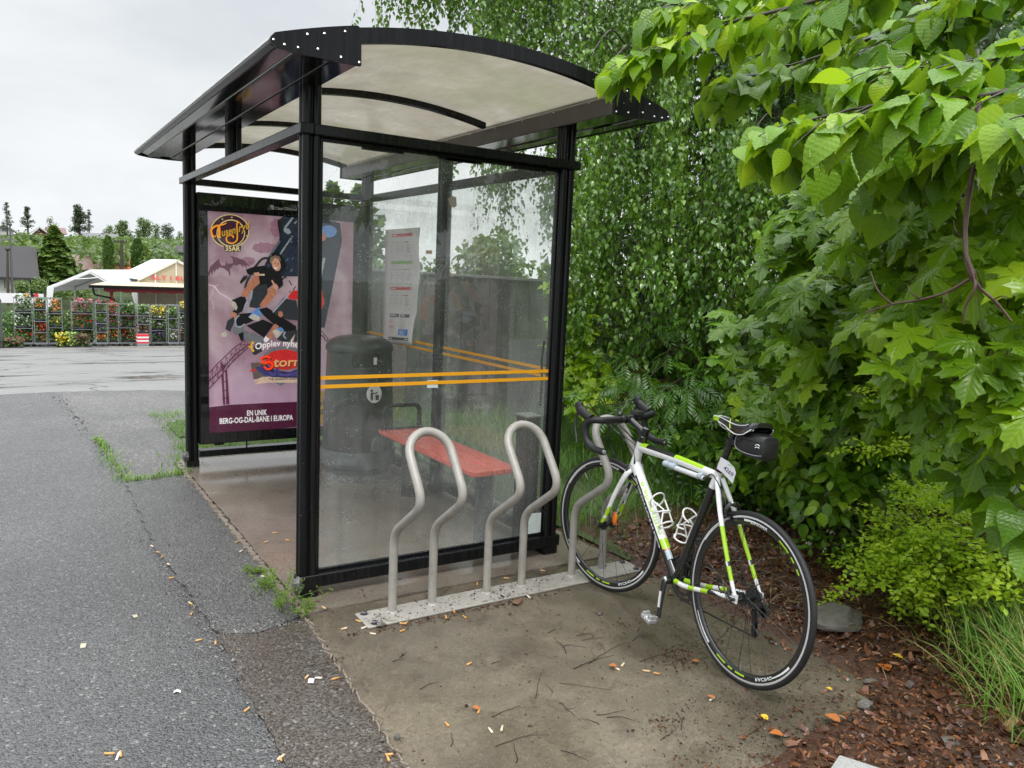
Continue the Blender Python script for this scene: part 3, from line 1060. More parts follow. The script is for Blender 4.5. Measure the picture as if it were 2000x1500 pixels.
for (px, py, L, ang, f) in [(1300 - 200, 1265, .10, -.2, 0), (1046, 1368, .20, 1.0, 0), (1092, 1376, .10, -1.2, 1), (1105, 1280, .14, 1.0, 1), (1125, 1245, .08, -.4, 0), (968, 1462, .20, .55, 1), (1165, 1400, .12, -.5, 0), (1185, 1405, .1, -.45, 0),
                            (767, 1296, .05, .3, 0), (780, 1288, .05, .5, 0), (1120, 1310, .22, .1, 1), (1150, 1300, .25, .35, 1), (1250, 1296, .2, .2, 0), (1380, 1310, .1, .7, 0), (1235, 1255, .08, .5, 0),
                            (1170, 1420, .07, 1.4, 0), (1095, 1470, .1, -.9, 0), (960, 1300, .05, .3, 0), (820, 1350, .09, .1, 0), (960, 1405, .13, .3, 0), (1330, 1430, .12, .9, 0), (1070, 1240, .06, .2, 0), 
                            (1560, 1350, .12, .4, 0), (1460, 1440, .16, .25, 1), (1010, 1490, .1, .7, 0), (1290, 1450, .1, .2, 0), (880, 1462, .08, .9, 0)]:
    twig(px, py, L, ang, .0015, M['twig'], f, kink=.16)
twig(1092, 1338, .20, -.75, .0016, M['straw'], 0, 'straw_stalk', 'bent pale straw stalk lying on the concrete pad', 'straw stalks on the pad', .05)
twig(1080, 1356, .08, 1.35, .0016, M['straw'], 0, 'straw_stalk', 'bent pale straw stalk lying on the concrete pad', 'straw stalks on the pad', .05)
twig(1137, 1254, .10, -.15, .0018, M['straw'], 0, 'straw_stalk', 'short pale straw stalk near the pedal on the pad', 'straw stalks on the pad', .05)
twig(866, 1160, .11, .45, .0018, M['straw'], 0, 'straw_stalk', 'pale straw stalk lying along the bike rack plate', 'straw stalks on the pad', .05)
twig(866, 1220, .10, .6, .0018, M['straw'], 0, 'straw_stalk', 'pale straw stalk lying in debris before the rack plate', 'straw stalks on the pad', .05)


def stone(px, py, size, lab, m, seed, cat='stone', sink=.25, z0=None):
    p = gp(px, py)
    z = ground_z(p[0], p[1]) if z0 is None else z0
    mb = MB()
    mb.ball((0, 0, 0), 1., 30, 18)
    r = random.Random(seed)
    off = r.uniform(0, 50)
    V = []
    cuts = [(unit(np.array([r.gauss(0, 1), r.gauss(0, 1), r.gauss(.3, .8)])), r.uniform(.5, .8)) for _ in range(13)]
    for v in mb.v:
        q = np.array(v)
        for n_, o_ in cuts:
            q = q - n_ * max(0, q @ n_ - o_)
        k = 1.15 + .20 * mnoise.noise(tuple(q * 1.3 + off)) + .12 * mnoise.noise(tuple(q * 3.3 + off))
        q = q * k
        V.append(q * np.array(size) + np.array([p[0], p[1], z + size[2] * (1 - sink)]))
    mb.v = [tuple(q) for q in V]
    o = mb.build('stone', m, smooth=24)
    return tag(o, lab, cat)


stone(1640, 1232, (.17, .11, .05), 'large flat grey stone in the bark beside the rear wheel', M['stone'], 1, sink=.5)
stone(1692, 1388, (.035, .026, .018), 'small bluish grey stone at the lower corner of the pad', M['stone'], 2)
stone(1010, 1183, (.035, .02, .014), 'brown angular stone lying before the bike rack plate', M['brick_bit'], 3)
stone(744, 1227, (.025, .018, .012), 'dark stone at the near corner of the rack plate', M['stone'], 4)
stone(1172, 1204, (.016, .012, .01), 'small pale pebble on the pad below the front wheel', M['stone'], 5)
stone(776, 1448, (.012, .011, .012), 'tiny dark pebble at the edge of the pad', M['stone'], 6)
stone(1700, 1335, (.035, .02, .009), 'pale flat stone half buried in bark right of the pad', M['stone'], 7)
stone(1850, 1472, (.04, .028, .014), 'grey stone half hidden by grass at the lower right', M['stone'], 8)

# dead leaves that lie singly
DLEAF = [(0, 0, 0), (.35, .25, .12), (.42, .5, .16), (.2, .8, .1), (0, 1, .04), (-.24, .78, .14), (-.4, .5, .2), (-.33, .22, .1), (0, .5, 0)]
DLF = [(0, 1, 8), (1, 2, 8), (2, 3, 8), (3, 4, 8), (4, 5, 8), (5, 6, 8), (6, 7, 8), (7, 0, 8)]
mY = mat_flat('yellow_dead_leaf', (.62, .40, .03), .4)
mO = mat_flat('orange_dead_leaf', (.36, .12, .03), .4)
mB = mat_flat('brown_dead_leaf', (.10, .045, .025), .35)
for px, py, s, a, m, lab in [(1762, 1306, .045, .2, mY, 'yellow fallen leaf lying on the bark near the pad corner'), (1915, 1330, .03, 1., mY, 'yellow leaf on bark at the grass edge'), (1720, 1200, .03, 2, mY, 'small yellow leaf on bark beyond the flat stone'),
                             (1365, 1300, .03, 1., mO, 'orange leaf scrap on the pad left of the rear wheel'), (1395, 1373, .03, .4, mO, 'orange leaf scrap on the pad below the rear wheel'), (1625, 1356, .025, .4, mY, 'tiny yellow leaf lying beneath the rear tyre'),
                             (935, 1395, .03, .4, mO, 'orange leaf scrap in the middle of the pad'), (1205, 1310, .035, .9, mO, 'orange leaf scrap in the brown debris heap'), (1530, 1445, .05, .9, mO, 'orange dead leaf on bark at the bottom of the bed'), (1500, 1415, .04, .2, mY, 'pale yellow leaf on bark below the pad'),
                             (1800, 1300, .07, 1., mB, 'curled brown dead leaf on bark right of the yellow one'), (1830, 1370, .08, 2., mB, 'big brown dead leaf in the lower right bark'), (1720, 1310, .07, 2.5, mO, 'rust coloured dead leaf left of the yellow one'), (1640, 1425, .06, .2, mO, 'rust coloured dead leaf low in the bark bed')]:
    p = gp(px, py)
    mb = MB()
    ca, sa = math.cos(a), math.sin(a)
    mb.add([(p[0] + s * (v[0] * ca - v[1] * sa), p[1] + s * (v[0] * sa + v[1] * ca), ground_z(p[0], p[1]) + .012 + s * v[2]) for v in DLEAF], DLF)
    tag(mb.build('fallen_leaf', m), lab, 'leaf', 'fallen leaves')

# white scraps
mCream = mat_flat('cream_petal', (.42, .39, .30), .5)
for px, py, w, h, lab in [(608, 1333, .016, .01, 'crumpled white paper scrap on the muddy asphalt'), (346, 1353, .012, .009, 'white paper scrap on the coarse asphalt'), (232, 1477, .024, .003, 'thin white paper strip on the asphalt at bottom left'), (163, 1262, .02, .01, 'pale dead petal on the coarse asphalt'), (262, 1205, .014, .01, 'small pale petal on the asphalt left of the seam')]:
    p = gp(px, py)
    mb = MB()
    z = ground_z(p[0], p[1]) + .003
    a = random.uniform(0, 3)
    X, Y = np.array([math.cos(a), math.sin(a), 0]) * w, np.array([-math.sin(a), math.cos(a), 0]) * h
    c = np.array([p[0], p[1], z])
    top = np.array([0, 0, .006])
    mb.add([c - X - Y, c - Y * 1.1 + top, c + X - Y, c + X + Y + top * .4, c + Y + top * 1.2, c - X + Y], [(0, 1, 4, 5), (1, 2, 3, 4)])
    tag(mb.build('paper_scrap', M['paper'] if 'white' in lab else mCream, smooth=0), lab, 'paper scrap')

# fine dark crumbs on pad, plate and strip: nobody could count them
pts, sz = [], []
r_ = random.Random(11)
for cx, cy, sx, sy, k in [(.5, -.485, .28, .018, 650), (.9, -.47, .12, .03, 260), (1.0, -.36, .2, .05, 260), (.6, -.37, .35, .05, 260), (.9, -1.0, .6, .5, 900), (1.15, -1.28, .06, .05, 420), (1.3, -1.22, .12, .04, 200), (.75, -1.62, .05, .03, 140), (-.12, -.66, .05, .04, 160), (-.14, -1.0, .03, .25, 200),
                          (1.3, -1.65, .3, .12, 700), (1.5, -1.1, .15, .4, 300), (.2, -.43, .05, .05, 120), (.1, .6, .2, .3, 50), (.2, -.1, .2, .05, 60), (-.47, .3, .02, .5, 120), (1.2, -.95, .1, .05, 150), (.95, -1.85, .3, .07, 500)]:
    for i in range(k):
        x, y = r_.gauss(cx, sx), r_.gauss(cy, sy)
        pts.append((x, y, ground_z(x, y) + .002))
P = np.array(pts)
n = len(P)
A, Nn = rand_dirs(n, .25)
L_ = rng.gamma(1.8, .0022, n) + .0022
g = scatter(CHIP, None, CHIP_F, P, A, Nn, np.stack([L_ * rng.uniform(.2, .8, n), L_, L_], -1), rng.beta(1.1, 3.5, n))
tag(np_mesh('debris', g[0], g[1], M['chips'], rnd=g[3]), 'dark crumbs of bark and seed strewn over the concrete pad', 'debris', kind='stuff')

# crumbled aggregate along the seams
pts = []
r_ = random.Random(12)
for (x0, y0, x1, y1, s_, k) in ((-.50, 1.3, -.49, .3, .026, 130), (-.49, .3, -.44, -.25, .024, 140), (-.44, -.22, -.10, -.24, .018, 260), (-.44, -.25, -.45, -1.3, .032, 220), (-.085, 2.4, -.07, .1, .012, 160), (-.07, -.2, -.13, -1.3, .012, 90), (-.52, 3.2, -.7, 6.8, .05, 260), (-.6, .0, -.6, -1.2, .12, 60)):
    for i in range(k):
        t_ = r_.random()
        x, y = x0 + (x1 - x0) * t_ + r_.gauss(0, s_), y0 + (y1 - y0) * t_ + r_.gauss(0, s_)
        pts.append((x, y, max(.0, ground_z(x, y) if x < -.07 else .008) + .001))
P = np.array(pts)
n = len(P)
A, Nn = rand_dirs(n, .8)
ROCK = [(-.5, -.4, 0), (.5, -.45, .05), (.45, .5, 0), (-.4, .45, .1), (0, 0, .55), (.05, 0, -.3)]
ROCKF = [(0, 1, 4), (1, 2, 4), (2, 3, 4), (3, 0, 4), (1, 0, 5), (2, 1, 5), (3, 2, 5), (0, 3, 5)]
L_ = rng.gamma(1.8, .0024, n) + .002
g = scatter(ROCK, None, ROCKF, P, A, Nn, L_, rng.beta(2, 2, n))
mGr = mat_attr('loose_aggregate', [(0, (.05, .048, .045)), (.5, (.14, .135, .125)), (1, (.30, .285, .26))], .45, .3)
tag(np_mesh('loose_gravel', g[0], g[1], mGr, rnd=g[3]), 'loose crumbs of aggregate along the asphalt seams', 'gravel', kind='stuff')

# ribbed metal corner poking in at the bottom edge
p = gp(1640, 1476, .07)
mb = MB()
a, b = np.array([.10, .035, 0]), np.array([-.05, .10, 0])
c = np.array([p[0], p[1], .07]) - a - b
mb.obox(c, a, b, (0, 0, .002))
for i in range(9):
    for j in range(9):
        o = c + a * (-.88 + .22 * i) + b * (-.88 + .22 * j) + np.array([0, 0, .0025])
        dv = (unit(a + b) if (i + j) % 2 else unit(a - b))
        mb.obox(o, dv * .009, np.cross(dv, (0, 0, 1)) * .0022, (0, 0, .0012))
mb.box((c[0] - .02, c[1] - .02, .0), (c[0] + .02, c[1] + .02, .068))
tag(mb.build('tread_plate', paint('dull_tread_metal', (.42, .42, .41), .35, .2)), 'ribbed metal tread plate corner at the bottom edge of the bark', 'metal plate')
# ================================================================ bus shelter
W_, L_S = 1.37, 2.74
sh = thing('bus_shelter', 'black steel and glass bus shelter with curved translucent roof and yellow tape stripes', 'bus shelter', (.685, 1.37, 0))


def arc_z(x): return 2.525 - .168 * (x - .676) ** 2


for (x, y, z0) in ((0, 0, .016), (0, L_S, .016), (W_, 0, .016), (W_, 1.37, .016), (W_, L_S, .016), (0, 1.40, 2.15)):
    mb = MB()
    for sx in (-1, 1):
        for sy in (-1, 1):
            mb.tube([(x + sx * .0215, y + sy * .0215, z0), (x + sx * .0215, y + sy * .0215, 2.33)], .0203, 14)
    mb.box((x - .025, y - .025, z0), (x + .025, y + .025, 2.328))
    if z0 < 1:
        mb.box((x - .044, y - .044, z0), (x + .044, y + .044, z0 + .05))
    mb.build('post', M['black'], sh, smooth=50)
# ring beams (butted end to end)
for lo, hi in (((-.06, -.06, 2.105), (0, 2.80, 2.15)), ((0.001, -.06, 2.105), (1.369, 0, 2.15)), ((1.37, -.06, 2.105), (1.43, 2.80, 2.15)), ((.001, 2.74, 2.105), (1.369, 2.80, 2.15))):
    MB().box(lo, hi).build('beam', M['black'], sh, bevel=.004)
# bottom rails
for lo, hi in (((-.055, -.05, .062), (1.425, .012, .122)), ((.05, 2.70, .088), (1.32, 2.79, .136)), ((1.345, .05, .062), (1.415, 2.69, .122))):
    MB().box(lo, hi).build('bottom_rail', M['black'], sh, bevel=.004)
# narrow pane clips / edge profiles round the side pane
mb = MB()
mb.box((.044, -.012, .122), (.056, .012, 2.105)).box((1.322, -.012, .122), (1.334, .012, 2.105))
mb.box((.056, -.010, 2.088), (1.322, .010, 2.105)).box((.056, -.010, .122), (1.322, .010, .134))
for x in (.24, .62, .66, 1.04): mb.box((x, -.014, 2.078), (x + .2, .014, 2.0885))
mb.build('pane_edging', M['black'], sh, bevel=.002)
mb = MB()
mb.box((1.358, .044, .122), (1.382, .056, 2.105)).box((1.358, 1.314, .122), (1.382, 1.326, 2.105)).box((1.358, .056, 2.09), (1.382, 1.314, 2.105))
mb.build('pane_edging', M['black'], sh, bevel=.002)
mb = MB()
mb.box((1.358, 1.426, 2.09), (1.382, 2.684, 2.105)).box((1.358, 2.684, .122), (1.382, 2.696, 2.105)).box((1.358, 1.414, .122), (1.382, 1.426, 2.105))
mb.build('pane_edging', M['black'], sh, bevel=.002)
# torn grey tape on the two lower corners
r_ = random.Random(3)
for (x, y, z) in ((-.056, -.052, .09), (-.05, 2.70, .10)):
    mb = MB()
    mb.ball((0, 0, 0), 1, 12, 8)
    mb.v = [tuple(np.array([x, y, z]) + np.array(v) * np.array([.026, .022, .036]) * (1 + .5 * mnoise.noise((v[0] * 2.1 + x * 9, v[1] * 2.1, v[2] * 2.1 + y)))) for v in mb.v]
    mb.build('torn_tape', paint('torn_tape', (.10, .10, .10), .3, 0, .9, 60, grime=.5), sh)


def pane(lo, hi, m, name='pane'):
    return MB().box(lo, hi).build(name, m, sh, smooth=0)


side = pane((.056, -.004, .134), (1.322, .004, 2.088), M['glass'])
back1 = pane((1.366, .056, .122), (1.374, 1.314, 2.105), M['glass_back'])
back2 = pane((1.366, 1.426, .122), (1.374, 2.684, 2.105), M['glass_back'])
for z in (1.000, 1.041):
    MB().box((.044, -.0065, z - .0085), (1.334, -.0042, z + .0085)).build('tape_stripe', M['stripe'], side)
    MB().box((1.3635, .058, z - .0085), (1.3658, 1.312, z + .0085)).build('tape_stripe', M['stripe'], back1)
    MB().box((1.3635, 1.428, z - .0085), (1.3658, 2.682, z + .0085)).build('tape_stripe', M['stripe'], back2)


def pad_sticker(name, pts, m, parent):
    mb = MB()
    mb.prism(pts, (-.001, 0, 0) if abs(pts[0][0] - pts[1][0]) < 1e-6 and abs(pts[0][0] - pts[2][0]) < 1e-6 else (0, -.001, 0))
    return mb.build(name, m, parent, smooth=0)


q = lambda x, y: tuple(at(x, y, 1, -.0045))
pad_sticker('frosted_sticker', [q(1033, 1003), q(1060, 1001), q(1060, 1038), q(1031, 1043)], M['frost'], side)
pad_sticker('small_sticker', [q(834, 743), q(855, 742), q(855, 757), q(834, 758)], M['frost'], side)
q = lambda x, y: tuple(at(x, y, 0, 1.3655))
pad_sticker('torn_sticker', [q(875, 388), q(884, 383), q(891, 385), q(892, 402), q(887, 406), q(880, 402)], paint('old_sticker', (.42, .36, .31), .5), back1)
pad_sticker('orange_sticker', [q(832, 489), q(844, 489), q(844, 496), q(832, 496)], paint('faded_orange', (.55, .34, .12), .5), back2)

# ---- roof
Y0, Y1 = -.46, 3.20
N_ = 28
mb = MB()
xs = np.linspace(.0, 1.352, N_ + 1)
prof = [(x, arc_z(x) - .010) for x in xs] + [(x, arc_z(x) - .018) for x in xs[::-1]]
mb.prism([(x, Y0 + .02, z) for x, z in prof], (0, Y1 - Y0 - .04, 0))
mb.build('roof_panel', M['roof'], sh, smooth=30)
for y in (Y0, Y1 - .03):
    mb = MB()
    for i in range(N_):
        a, b = xs[i], xs[i + 1]
        mb.prism([(a, y, arc_z(a)), (b, y, arc_z(b)), (b, y, arc_z(b) - .058), (a, y, arc_z(a) - .058)], (0, .03, 0))
    mb.build('end_arch', M['black'], sh, smooth=30)
for y in (.76, 1.98):
    mb = MB()
    xr = np.linspace(.045, 1.305, 25)
    for i in range(24):
        a, b = xr[i], xr[i + 1]
        mb.prism([(a, y - .022, arc_z(a) - .0185), (b, y - .022, arc_z(b) - .0185), (b, y - .022, arc_z(b) - .05), (a, y - .022, arc_z(a) - .05)], (0, .044, 0))
    mb.build('roof_rib', M['black'], sh, smooth=30)
for s in (1, -1):
    fx = (lambda x: x) if s == 1 else (lambda x: 1.352 - x)
    rot_ = 1
    # eave box body
    tip = [(-.302, 2.349), (-.300, 2.340), (-.292, 2.332), (-.278, 2.328)]
    under = [(-.215, 2.3265), (-.213, 2.3205), (-.135, 2.3195), (-.133, 2.3255), (-.060, 2.325), (-.058, 2.3185), (.036, 2.318)]
    topc = [(x, arc_z(x) - .001) for x in np.linspace(.0, -.285, 10)]
    topc += [(-.296, 2.358)]
    mb = MB()
    P = [(fx(x), Y0 + .012, z) for x, z in under + [(.036, 2.40), (.0, 2.432)]]
    mb.prism(P + [(fx(-.27), Y0 + .012, 2.34)], (0, Y1 - Y0 - .024, 0))
    mb.build('eave_soffit', M['soffit'], sh, smooth=25)
    mb = MB()
    P = [(fx(x), Y0 + .010, z) for x, z in topc + tip + [(-.262, 2.336), (-.26, 2.345), (.0, 2.44)]]
    mb.prism(P, (0, Y1 - Y0 - .020, 0))
    mb.build('eave_edge', [M['black']], sh, smooth=30)
    mb = MB()
    tc = [(x, arc_z(x) + .0005) for x in np.linspace(.0, -.285, 10)] + [(-.299, 2.357), (-.3035, 2.349)]
    for (x0, z0), (x1, z1) in zip(tc[:-1], tc[1:]):
        mb.prism([(fx(x0), Y0 + .008, z0), (fx(x1), Y0 + .008, z1), (fx(x1), Y0 + .008, z1 + .004), (fx(x0), Y0 + .008, z0 + .004)], (0, Y1 - Y0 - .016, 0))
    mb.build('eave_flashing', M['roofedge'], sh, smooth=30)
    MB().box((min(fx(.0365), fx(.040)), Y0 + .012, 2.322), (max(fx(.0365), fx(.040)), Y1 - .012, 2.402)).build('inner_trim', M['trim'], sh)
    mb = MB()
    for i in range(12): mb.ball((fx(.043), Y0 + .2 + i * .3, 2.394), .005, 8, 4)
    mb.build('trim_screws', M['steel'], sh)
    # end plates with screws
    for y, dy in ((Y0 - .004, -1), (Y1 + .004, 1)):
        mb = MB()
        pl = [(-.302, 2.349), (-.297, 2.362), (-.284, arc_z(-.284) + .006)] + [(x, arc_z(x) + .006) for x in np.linspace(-.25, .03, 9)] + [(.046, 2.452), (.048, 2.316), (-.06, 2.314), (-.2, 2.316), (-.275, 2.326), (-.298, 2.338)]
        mb.prism([(fx(x), y - .003, z) for x, z in pl], (0, .006 + (.012 if 1 else 0) * 1, 0))
        ep = mb.build('end_plate', M['black'], sh, smooth=20)
        mb = MB()
        for x, z in ((-.29, 2.348), (-.165, 2.39), (-.10, 2.405), (-.02, 2.428), (-.20, 2.337), (-.125, 2.345), (-.035, 2.332), (.038, 2.326), (-.25, 2.338)):
            mb.ball((fx(x), y - .003 if dy < 0 else y + .015, z), .0058, 8, 4)
        mb.build('plate_screws', M['steel'], ep)

# ---------------------------------------------------------------- advertising case
case = thing('advertising_case', 'tall black glazed poster case at the far end of the shelter', 'poster case', (.69, 2.74, .19))
mb = MB()
mb.box((.042, 2.70, .19), (1.330, 2.80, 2.05))
mb.build('case_body', M['black'], case, bevel=.006)
mb = MB()
mb.box((.042, 2.672, .19), (.112, 2.699, 2.05)).box((1.234, 2.672, .19), (1.330, 2.699, 2.05))
mb.box((.112, 2.672, .19), (1.234, 2.699, .272)).box((.112, 2.672, 1.922), (1.234, 2.699, 2.05))
mb.box((.15, 2.68, .175), (.22, 2.72, .19)).box((.40, 2.74, .13), (.41, 2.75, .19))
cf = mb.build('case_frame', M['black'], case, bevel=.002)
MB().box((.05, 2.664, .2), (1.322, 2.669, 2.04)).build('case_glass', M['glass_case'], case, smooth=0)
gz = text_geo("Clear'Channel", 1., .008)
mb = MB()
o = at(537, 409, 1, 2.6715)
ex = (at(579.5, 411.5, 1, 2.6715) - o)
wt = max(v[0] for v in gz[0])
put_text(mb, gz, o, ex / wt, np.array([0, 0, np.linalg.norm(ex) / wt]))
o2 = at(528, 407, 1, 2.6715)
for k in range(3):
    mb.tube([o2 + np.array([.0 + .004 * k, 0, .018 - k * .011]), o2 + np.array([.012, 0, .022 - k * .011]), o2 + np.array([.028, 0, .014 - k * .010])], .0035, 6)
mb.build('lettering', M['white'], cf, smooth=0)

YP = 2.690


def mat_poster():
    m, nt, out = new_mat('pink_cloud_print')
    co = wpos(nt)
    a = nz(nt, co, 2.1, 5, .55, .6)
    c = mixc(nt, ramp(nt, a, [(.36, (0,) * 3), (.66, (1,) * 3)]), (.33, .18, .23), (.63, .49, .535))
    z = node(nt, 'SeparateXYZ', {0: co}).outputs[2]
    # print runs from greyish rose above to lilac below
    c = mixc(nt, ramp(nt, z, [(.5, (1,) * 3), (1.0, (0,) * 3)]), c, mixc(nt, a, (.40, .22, .34), (.62, .43, .55)))
    b = nz(nt, stretch(nt, co, (14, 1, 1.6)), 1., 4)
    c = mixc(nt, ramp(nt, b, [(.5, (0,) * 3), (.72, (.3,) * 3)]), c, (.62, .45, .52))
    pbsdf(nt, out, col=c, rough=.5, spec=.3, emis=c, emst=PRINT_GLOW)
    return m


PRINT_GLOW = .38          # glow added to brighten the print; no lamp known in the case
pc = {}


def pm(name, col):
    if name not in pc:
        mm = paint('print_' + name, col, .5, 0, .42 if max(col) < .7 else .06, 38, .25)
        b_ = [n for n in mm.node_tree.nodes if n.type == 'BSDF_PRINCIPLED'][0]
        mm.node_tree.links.new(b_.inputs['Base Color'].links[0].from_socket, b_.inputs['Emission Color'])
        b_.inputs['Emission Strength'].default_value = PRINT_GLOW
        pc[name] = (len(pc) + 1, mm)
    return pc[name][0]


poster = MB()
poster.box((.106, YP, .262), (1.240, YP + .004, 1.932))
lay = [0]


def PP(fr, pts, col, dl=1):
    """one printed shape of the poster, read off enlarged views fr"""
    lay[0] += dl
    y = YP - .0003 - lay[0] * .00014
    sx, ox, oy = {'A': (10.717, 400, 400), 'B': (7.5, 420, 480), 'C': (7.142, 400, 640), 'D': (1, 0, 0)}[fr]
    P = [tuple(at(ox + x / sx, oy + yy / sx, 1, y)) for x, yy in pts]
    nrm = sum(np.cross(np.array(P[i]) - P[0], np.array(P[i + 1]) - P[0]) for i in range(1, len(P) - 1))
    if nrm[1] > 0: P = P[::-1]
    poster.poly(P, col)


def PL(fr, pts, w, col, closed=False):
    """printed stroke"""
    pts = [np.array(p, float) for p in pts]
    n = len(pts)
    lay[0] += 1
    keep = lay[0]
    for i in range(n if closed else n - 1):
        a, b = pts[i], pts[(i + 1) % n]
        w0 = w if np.isscalar(w) else w[i]
        w1 = w if np.isscalar(w) else w[(i + 1) % n]
        d = (b - a) / (np.linalg.norm(b - a) + 1e-9)
        p = np.array([-d[1], d[0]])
        e = d * min(w0, w1) * .25
        PP(fr, [a + p * w0 / 2 - e, b + p * w1 / 2 + e, b - p * w1 / 2 + e, a - p * w0 / 2 - e], col, 0)
        lay[0] = keep


def circ(cx, cy, rx, ry, n=36, a0=0, a1=2 * PI, rot=0):
    return [(cx + rx * math.cos(a) * math.cos(rot) - ry * math.sin(a) * math.sin(rot), cy + rx * math.cos(a) * math.sin(rot) + ry * math.sin(a) * math.cos(rot)) for a in np.linspace(a0, a1, n, endpoint=abs(a1 - a0) < 6.2)]


cm = pm('maroon', (.085, .012, .040))
cg = pm('gold', (.72, .42, .05))
cgl = pm('pale_gold', (.82, .66, .28))
cdk = pm('black', (.012, .012, .014))
cdg = pm('dark_grey', (.035, .04, .045))
cgr = pm('grey', (.16, .17, .18))
cst = pm('steel', (.34, .38, .42))
cbl = pm('blue', (.012, .02, .042))
cbl2 = pm('light_blue', (.12, .26, .55))
csk = pm('skin', (.46, .19, .11))
csk2 = pm('skin_light', (.62, .32, .22))
chr_ = pm('hair', (.22, .15, .10))
cshoe = pm('shoe', (.50, .46, .38))
cpu = pm('purple', (.15, .045, .085))
cpu2 = pm('purple_track', (.13, .03, .07))
cwh = pm('white', (.82, .80, .80))
cred = pm('red', (.62, .03, .03))
crd2 = pm('red_orange', (.75, .10, .03))
cwd = pm('wood', (.13, .10, .09))
cnv = pm('navy', (.03, .03, .10))
cvi = pm('violet', (.09, .08, .26))
crb = pm('ribbon', (.62, .46, .34))
cye = pm('yellow', (.85, .47, .03))
cln = pm('lightning', (.75, .62, .68))
cmv = pm('mauve_cloud', (.36, .17, .235))
# lower band
PP('D', [(400, 796.5), (450, 790.5), (520, 787), (600, 784), (700, 780), (700, 822), (580, 834), (404, 849)], cm)
# clouds
for (cx, cy, rx, ry) in ((1250, 900, 260, 110), (1500, 480, 130, 190), (900, 1180, 150, 90)):
    PP('A', [(x + 12 * math.sin(i * 1.7), y + 14 * math.sin(i * 2.3)) for i, (x, y) in enumerate(circ(cx, cy, rx, ry, 30))], cmv)
# logo
PP('A', circ(525, 550, 405, 352), cgl)
PP('A', circ(525, 550, 385, 334), pm('logo', (.055, .012, .035)))
PP('A', circ(545, 590, 300, 285), cgl)
PP('A', circ(545, 592, 278, 262), pm('logo', (.055, .012, .035)))
PP('A', [(395, 860), (760, 860), (750, 985), (420, 985)], pm('logo', (.055, .012, .035)))
for x, y in ((368, 300), (565, 265), (880, 648), (783, 818), (362, 803)): PP('A', circ(x, y, 20, 18, 5, -PI / 2), cgl)
for off, col in ((9, cdk), (0, cg)):
    S = lambda P: catmull([(x + off, y + off) for x, y in P], 6)
    PL('A', S([(250, 625), (200, 670), (150, 610), (140, 520), (220, 450), (330, 425), (420, 400), (455, 375)]), [14 + 26 * math.sin(PI * i / 42.) for i in range(43)], col)
    PL('A', S([(295, 445), (305, 560), (300, 690)]), 52, col)
    PL('A', [(270 + off, 695 + off), (335 + off, 680 + off)], 26, col)
    PL('A', S([(720, 370), (690, 360), (672, 430), (680, 600), (670, 740), (580, 805), (480, 780), (450, 700), (500, 640), (590, 650), (595, 690)]), 30, col)
for off, col in ((9, cdk), (0, cg)):
    for body, x0, y0, x1, y1, hh in (('usen', 345, 662, 645, 598, .080), ('ryd', 702, 572, 945, 492, .080)):
        lay[0] += 1
        y_ = YP - .0003 - lay[0] * .00014
        g = text_geo(body, 1., .018, .1)
        o = at(400 + (x0 + off) / 10.717, 400 + (y0 + off) / 10.717, 1, y_)
        e = at(400 + (x1 + off) / 10.717, 400 + (y1 + off) / 10.717, 1, y_) - o
        put_text(poster, g, o, e / max(v[0] for v in g[0]), np.array([0, 0, hh]), col)
for off, col in ((6, cdk), (0, cgl)):
    lay[0] += 1
    g = text_geo('35ÅR', 1., .03)
    y_ = YP - .0003 - lay[0] * .00014
    o = at(400 + (425 + off) / 10.717, 400 + (965 + off) / 10.717, 1, y_)
    e = at(400 + (742 + off) / 10.717, 400 + (968 + off) / 10.717, 1, y_) - o
    put_text(poster, g, o, e / max(v[0] for v in g[0]), np.array([0, 0, .050]), col)
# flying creature silhouette
PP('A', [(60, 1460), (110, 1300), (200, 1210), (300, 1130), (320, 1230), (350, 1270), (430, 1270), (400, 1330), (330, 1310), (300, 1310), (265, 1370), (240, 1330), (200, 1430), (185, 1360), (150, 1490), (130, 1400), (85, 1500)], cpu)
PP('A', [(430, 1270), (435, 1180), (465, 1230), (530, 1235), (590, 1220), (580, 1130), (530, 1070), (660, 1100), (790, 1150), (880, 1220), (940, 1290), (870, 1270), (880, 1330), (810, 1260), (800, 1310), (740, 1245), (650, 1270), (600, 1250), (560, 1310), (520, 1350), (540, 1480), (520, 1490), (490, 1400), (450, 1370), (400, 1330)], cpu)
# lightning
for P, w in (([(-150, 560), (-20, 590), (60, 690), (170, 750), (240, 800)], 16), ([(0, 590), (40, 660), (60, 690)], 10), ([(-20, 600), (-40, 700), (-110, 820), (-100, 900)], 7), ([(-60, 760), (-30, 860), (-20, 930)], 6), ([(0, 580), (60, 575)], 6)): PL('B', P, w, cln)
# track
PL('C', [(40, 650), (200, 480), (400, 290), (560, 170)], 13, cpu2)
PL('C', [(30, 880), (200, 700), (400, 460), (600, 280), (640, 220)], 15, cpu2)
PL('C', [(30, 770), (220, 600), (420, 380), (600, 240)], 16, cpu2)
for i in range(9):
    t = i / 8
    a = np.array([40 + 520 * t, 650 - 480 * t]); b = np.array([40 + 580 * t, 870 - 630 * t])
    PL('C', [a, b], 8, cpu2)
    t2 = min(1, t + .125)
    PL('C', [a, (40 + 580 * t2, 870 - 630 * t2)], 7, cpu2)
    PL('C', [b, (40 + 520 * t2, 650 - 480 * t2)], 6, cpu2)
PP('C', [(230, 670), (262, 630), (285, 1075), (255, 1078)], cpu2)
PP('C', [(285, 600), (312, 590), (345, 1068), (300, 1074)], cpu2)
for y in (760, 880, 990): PL('C', [(245, y), (320, y - 10)], 12, cpu2)
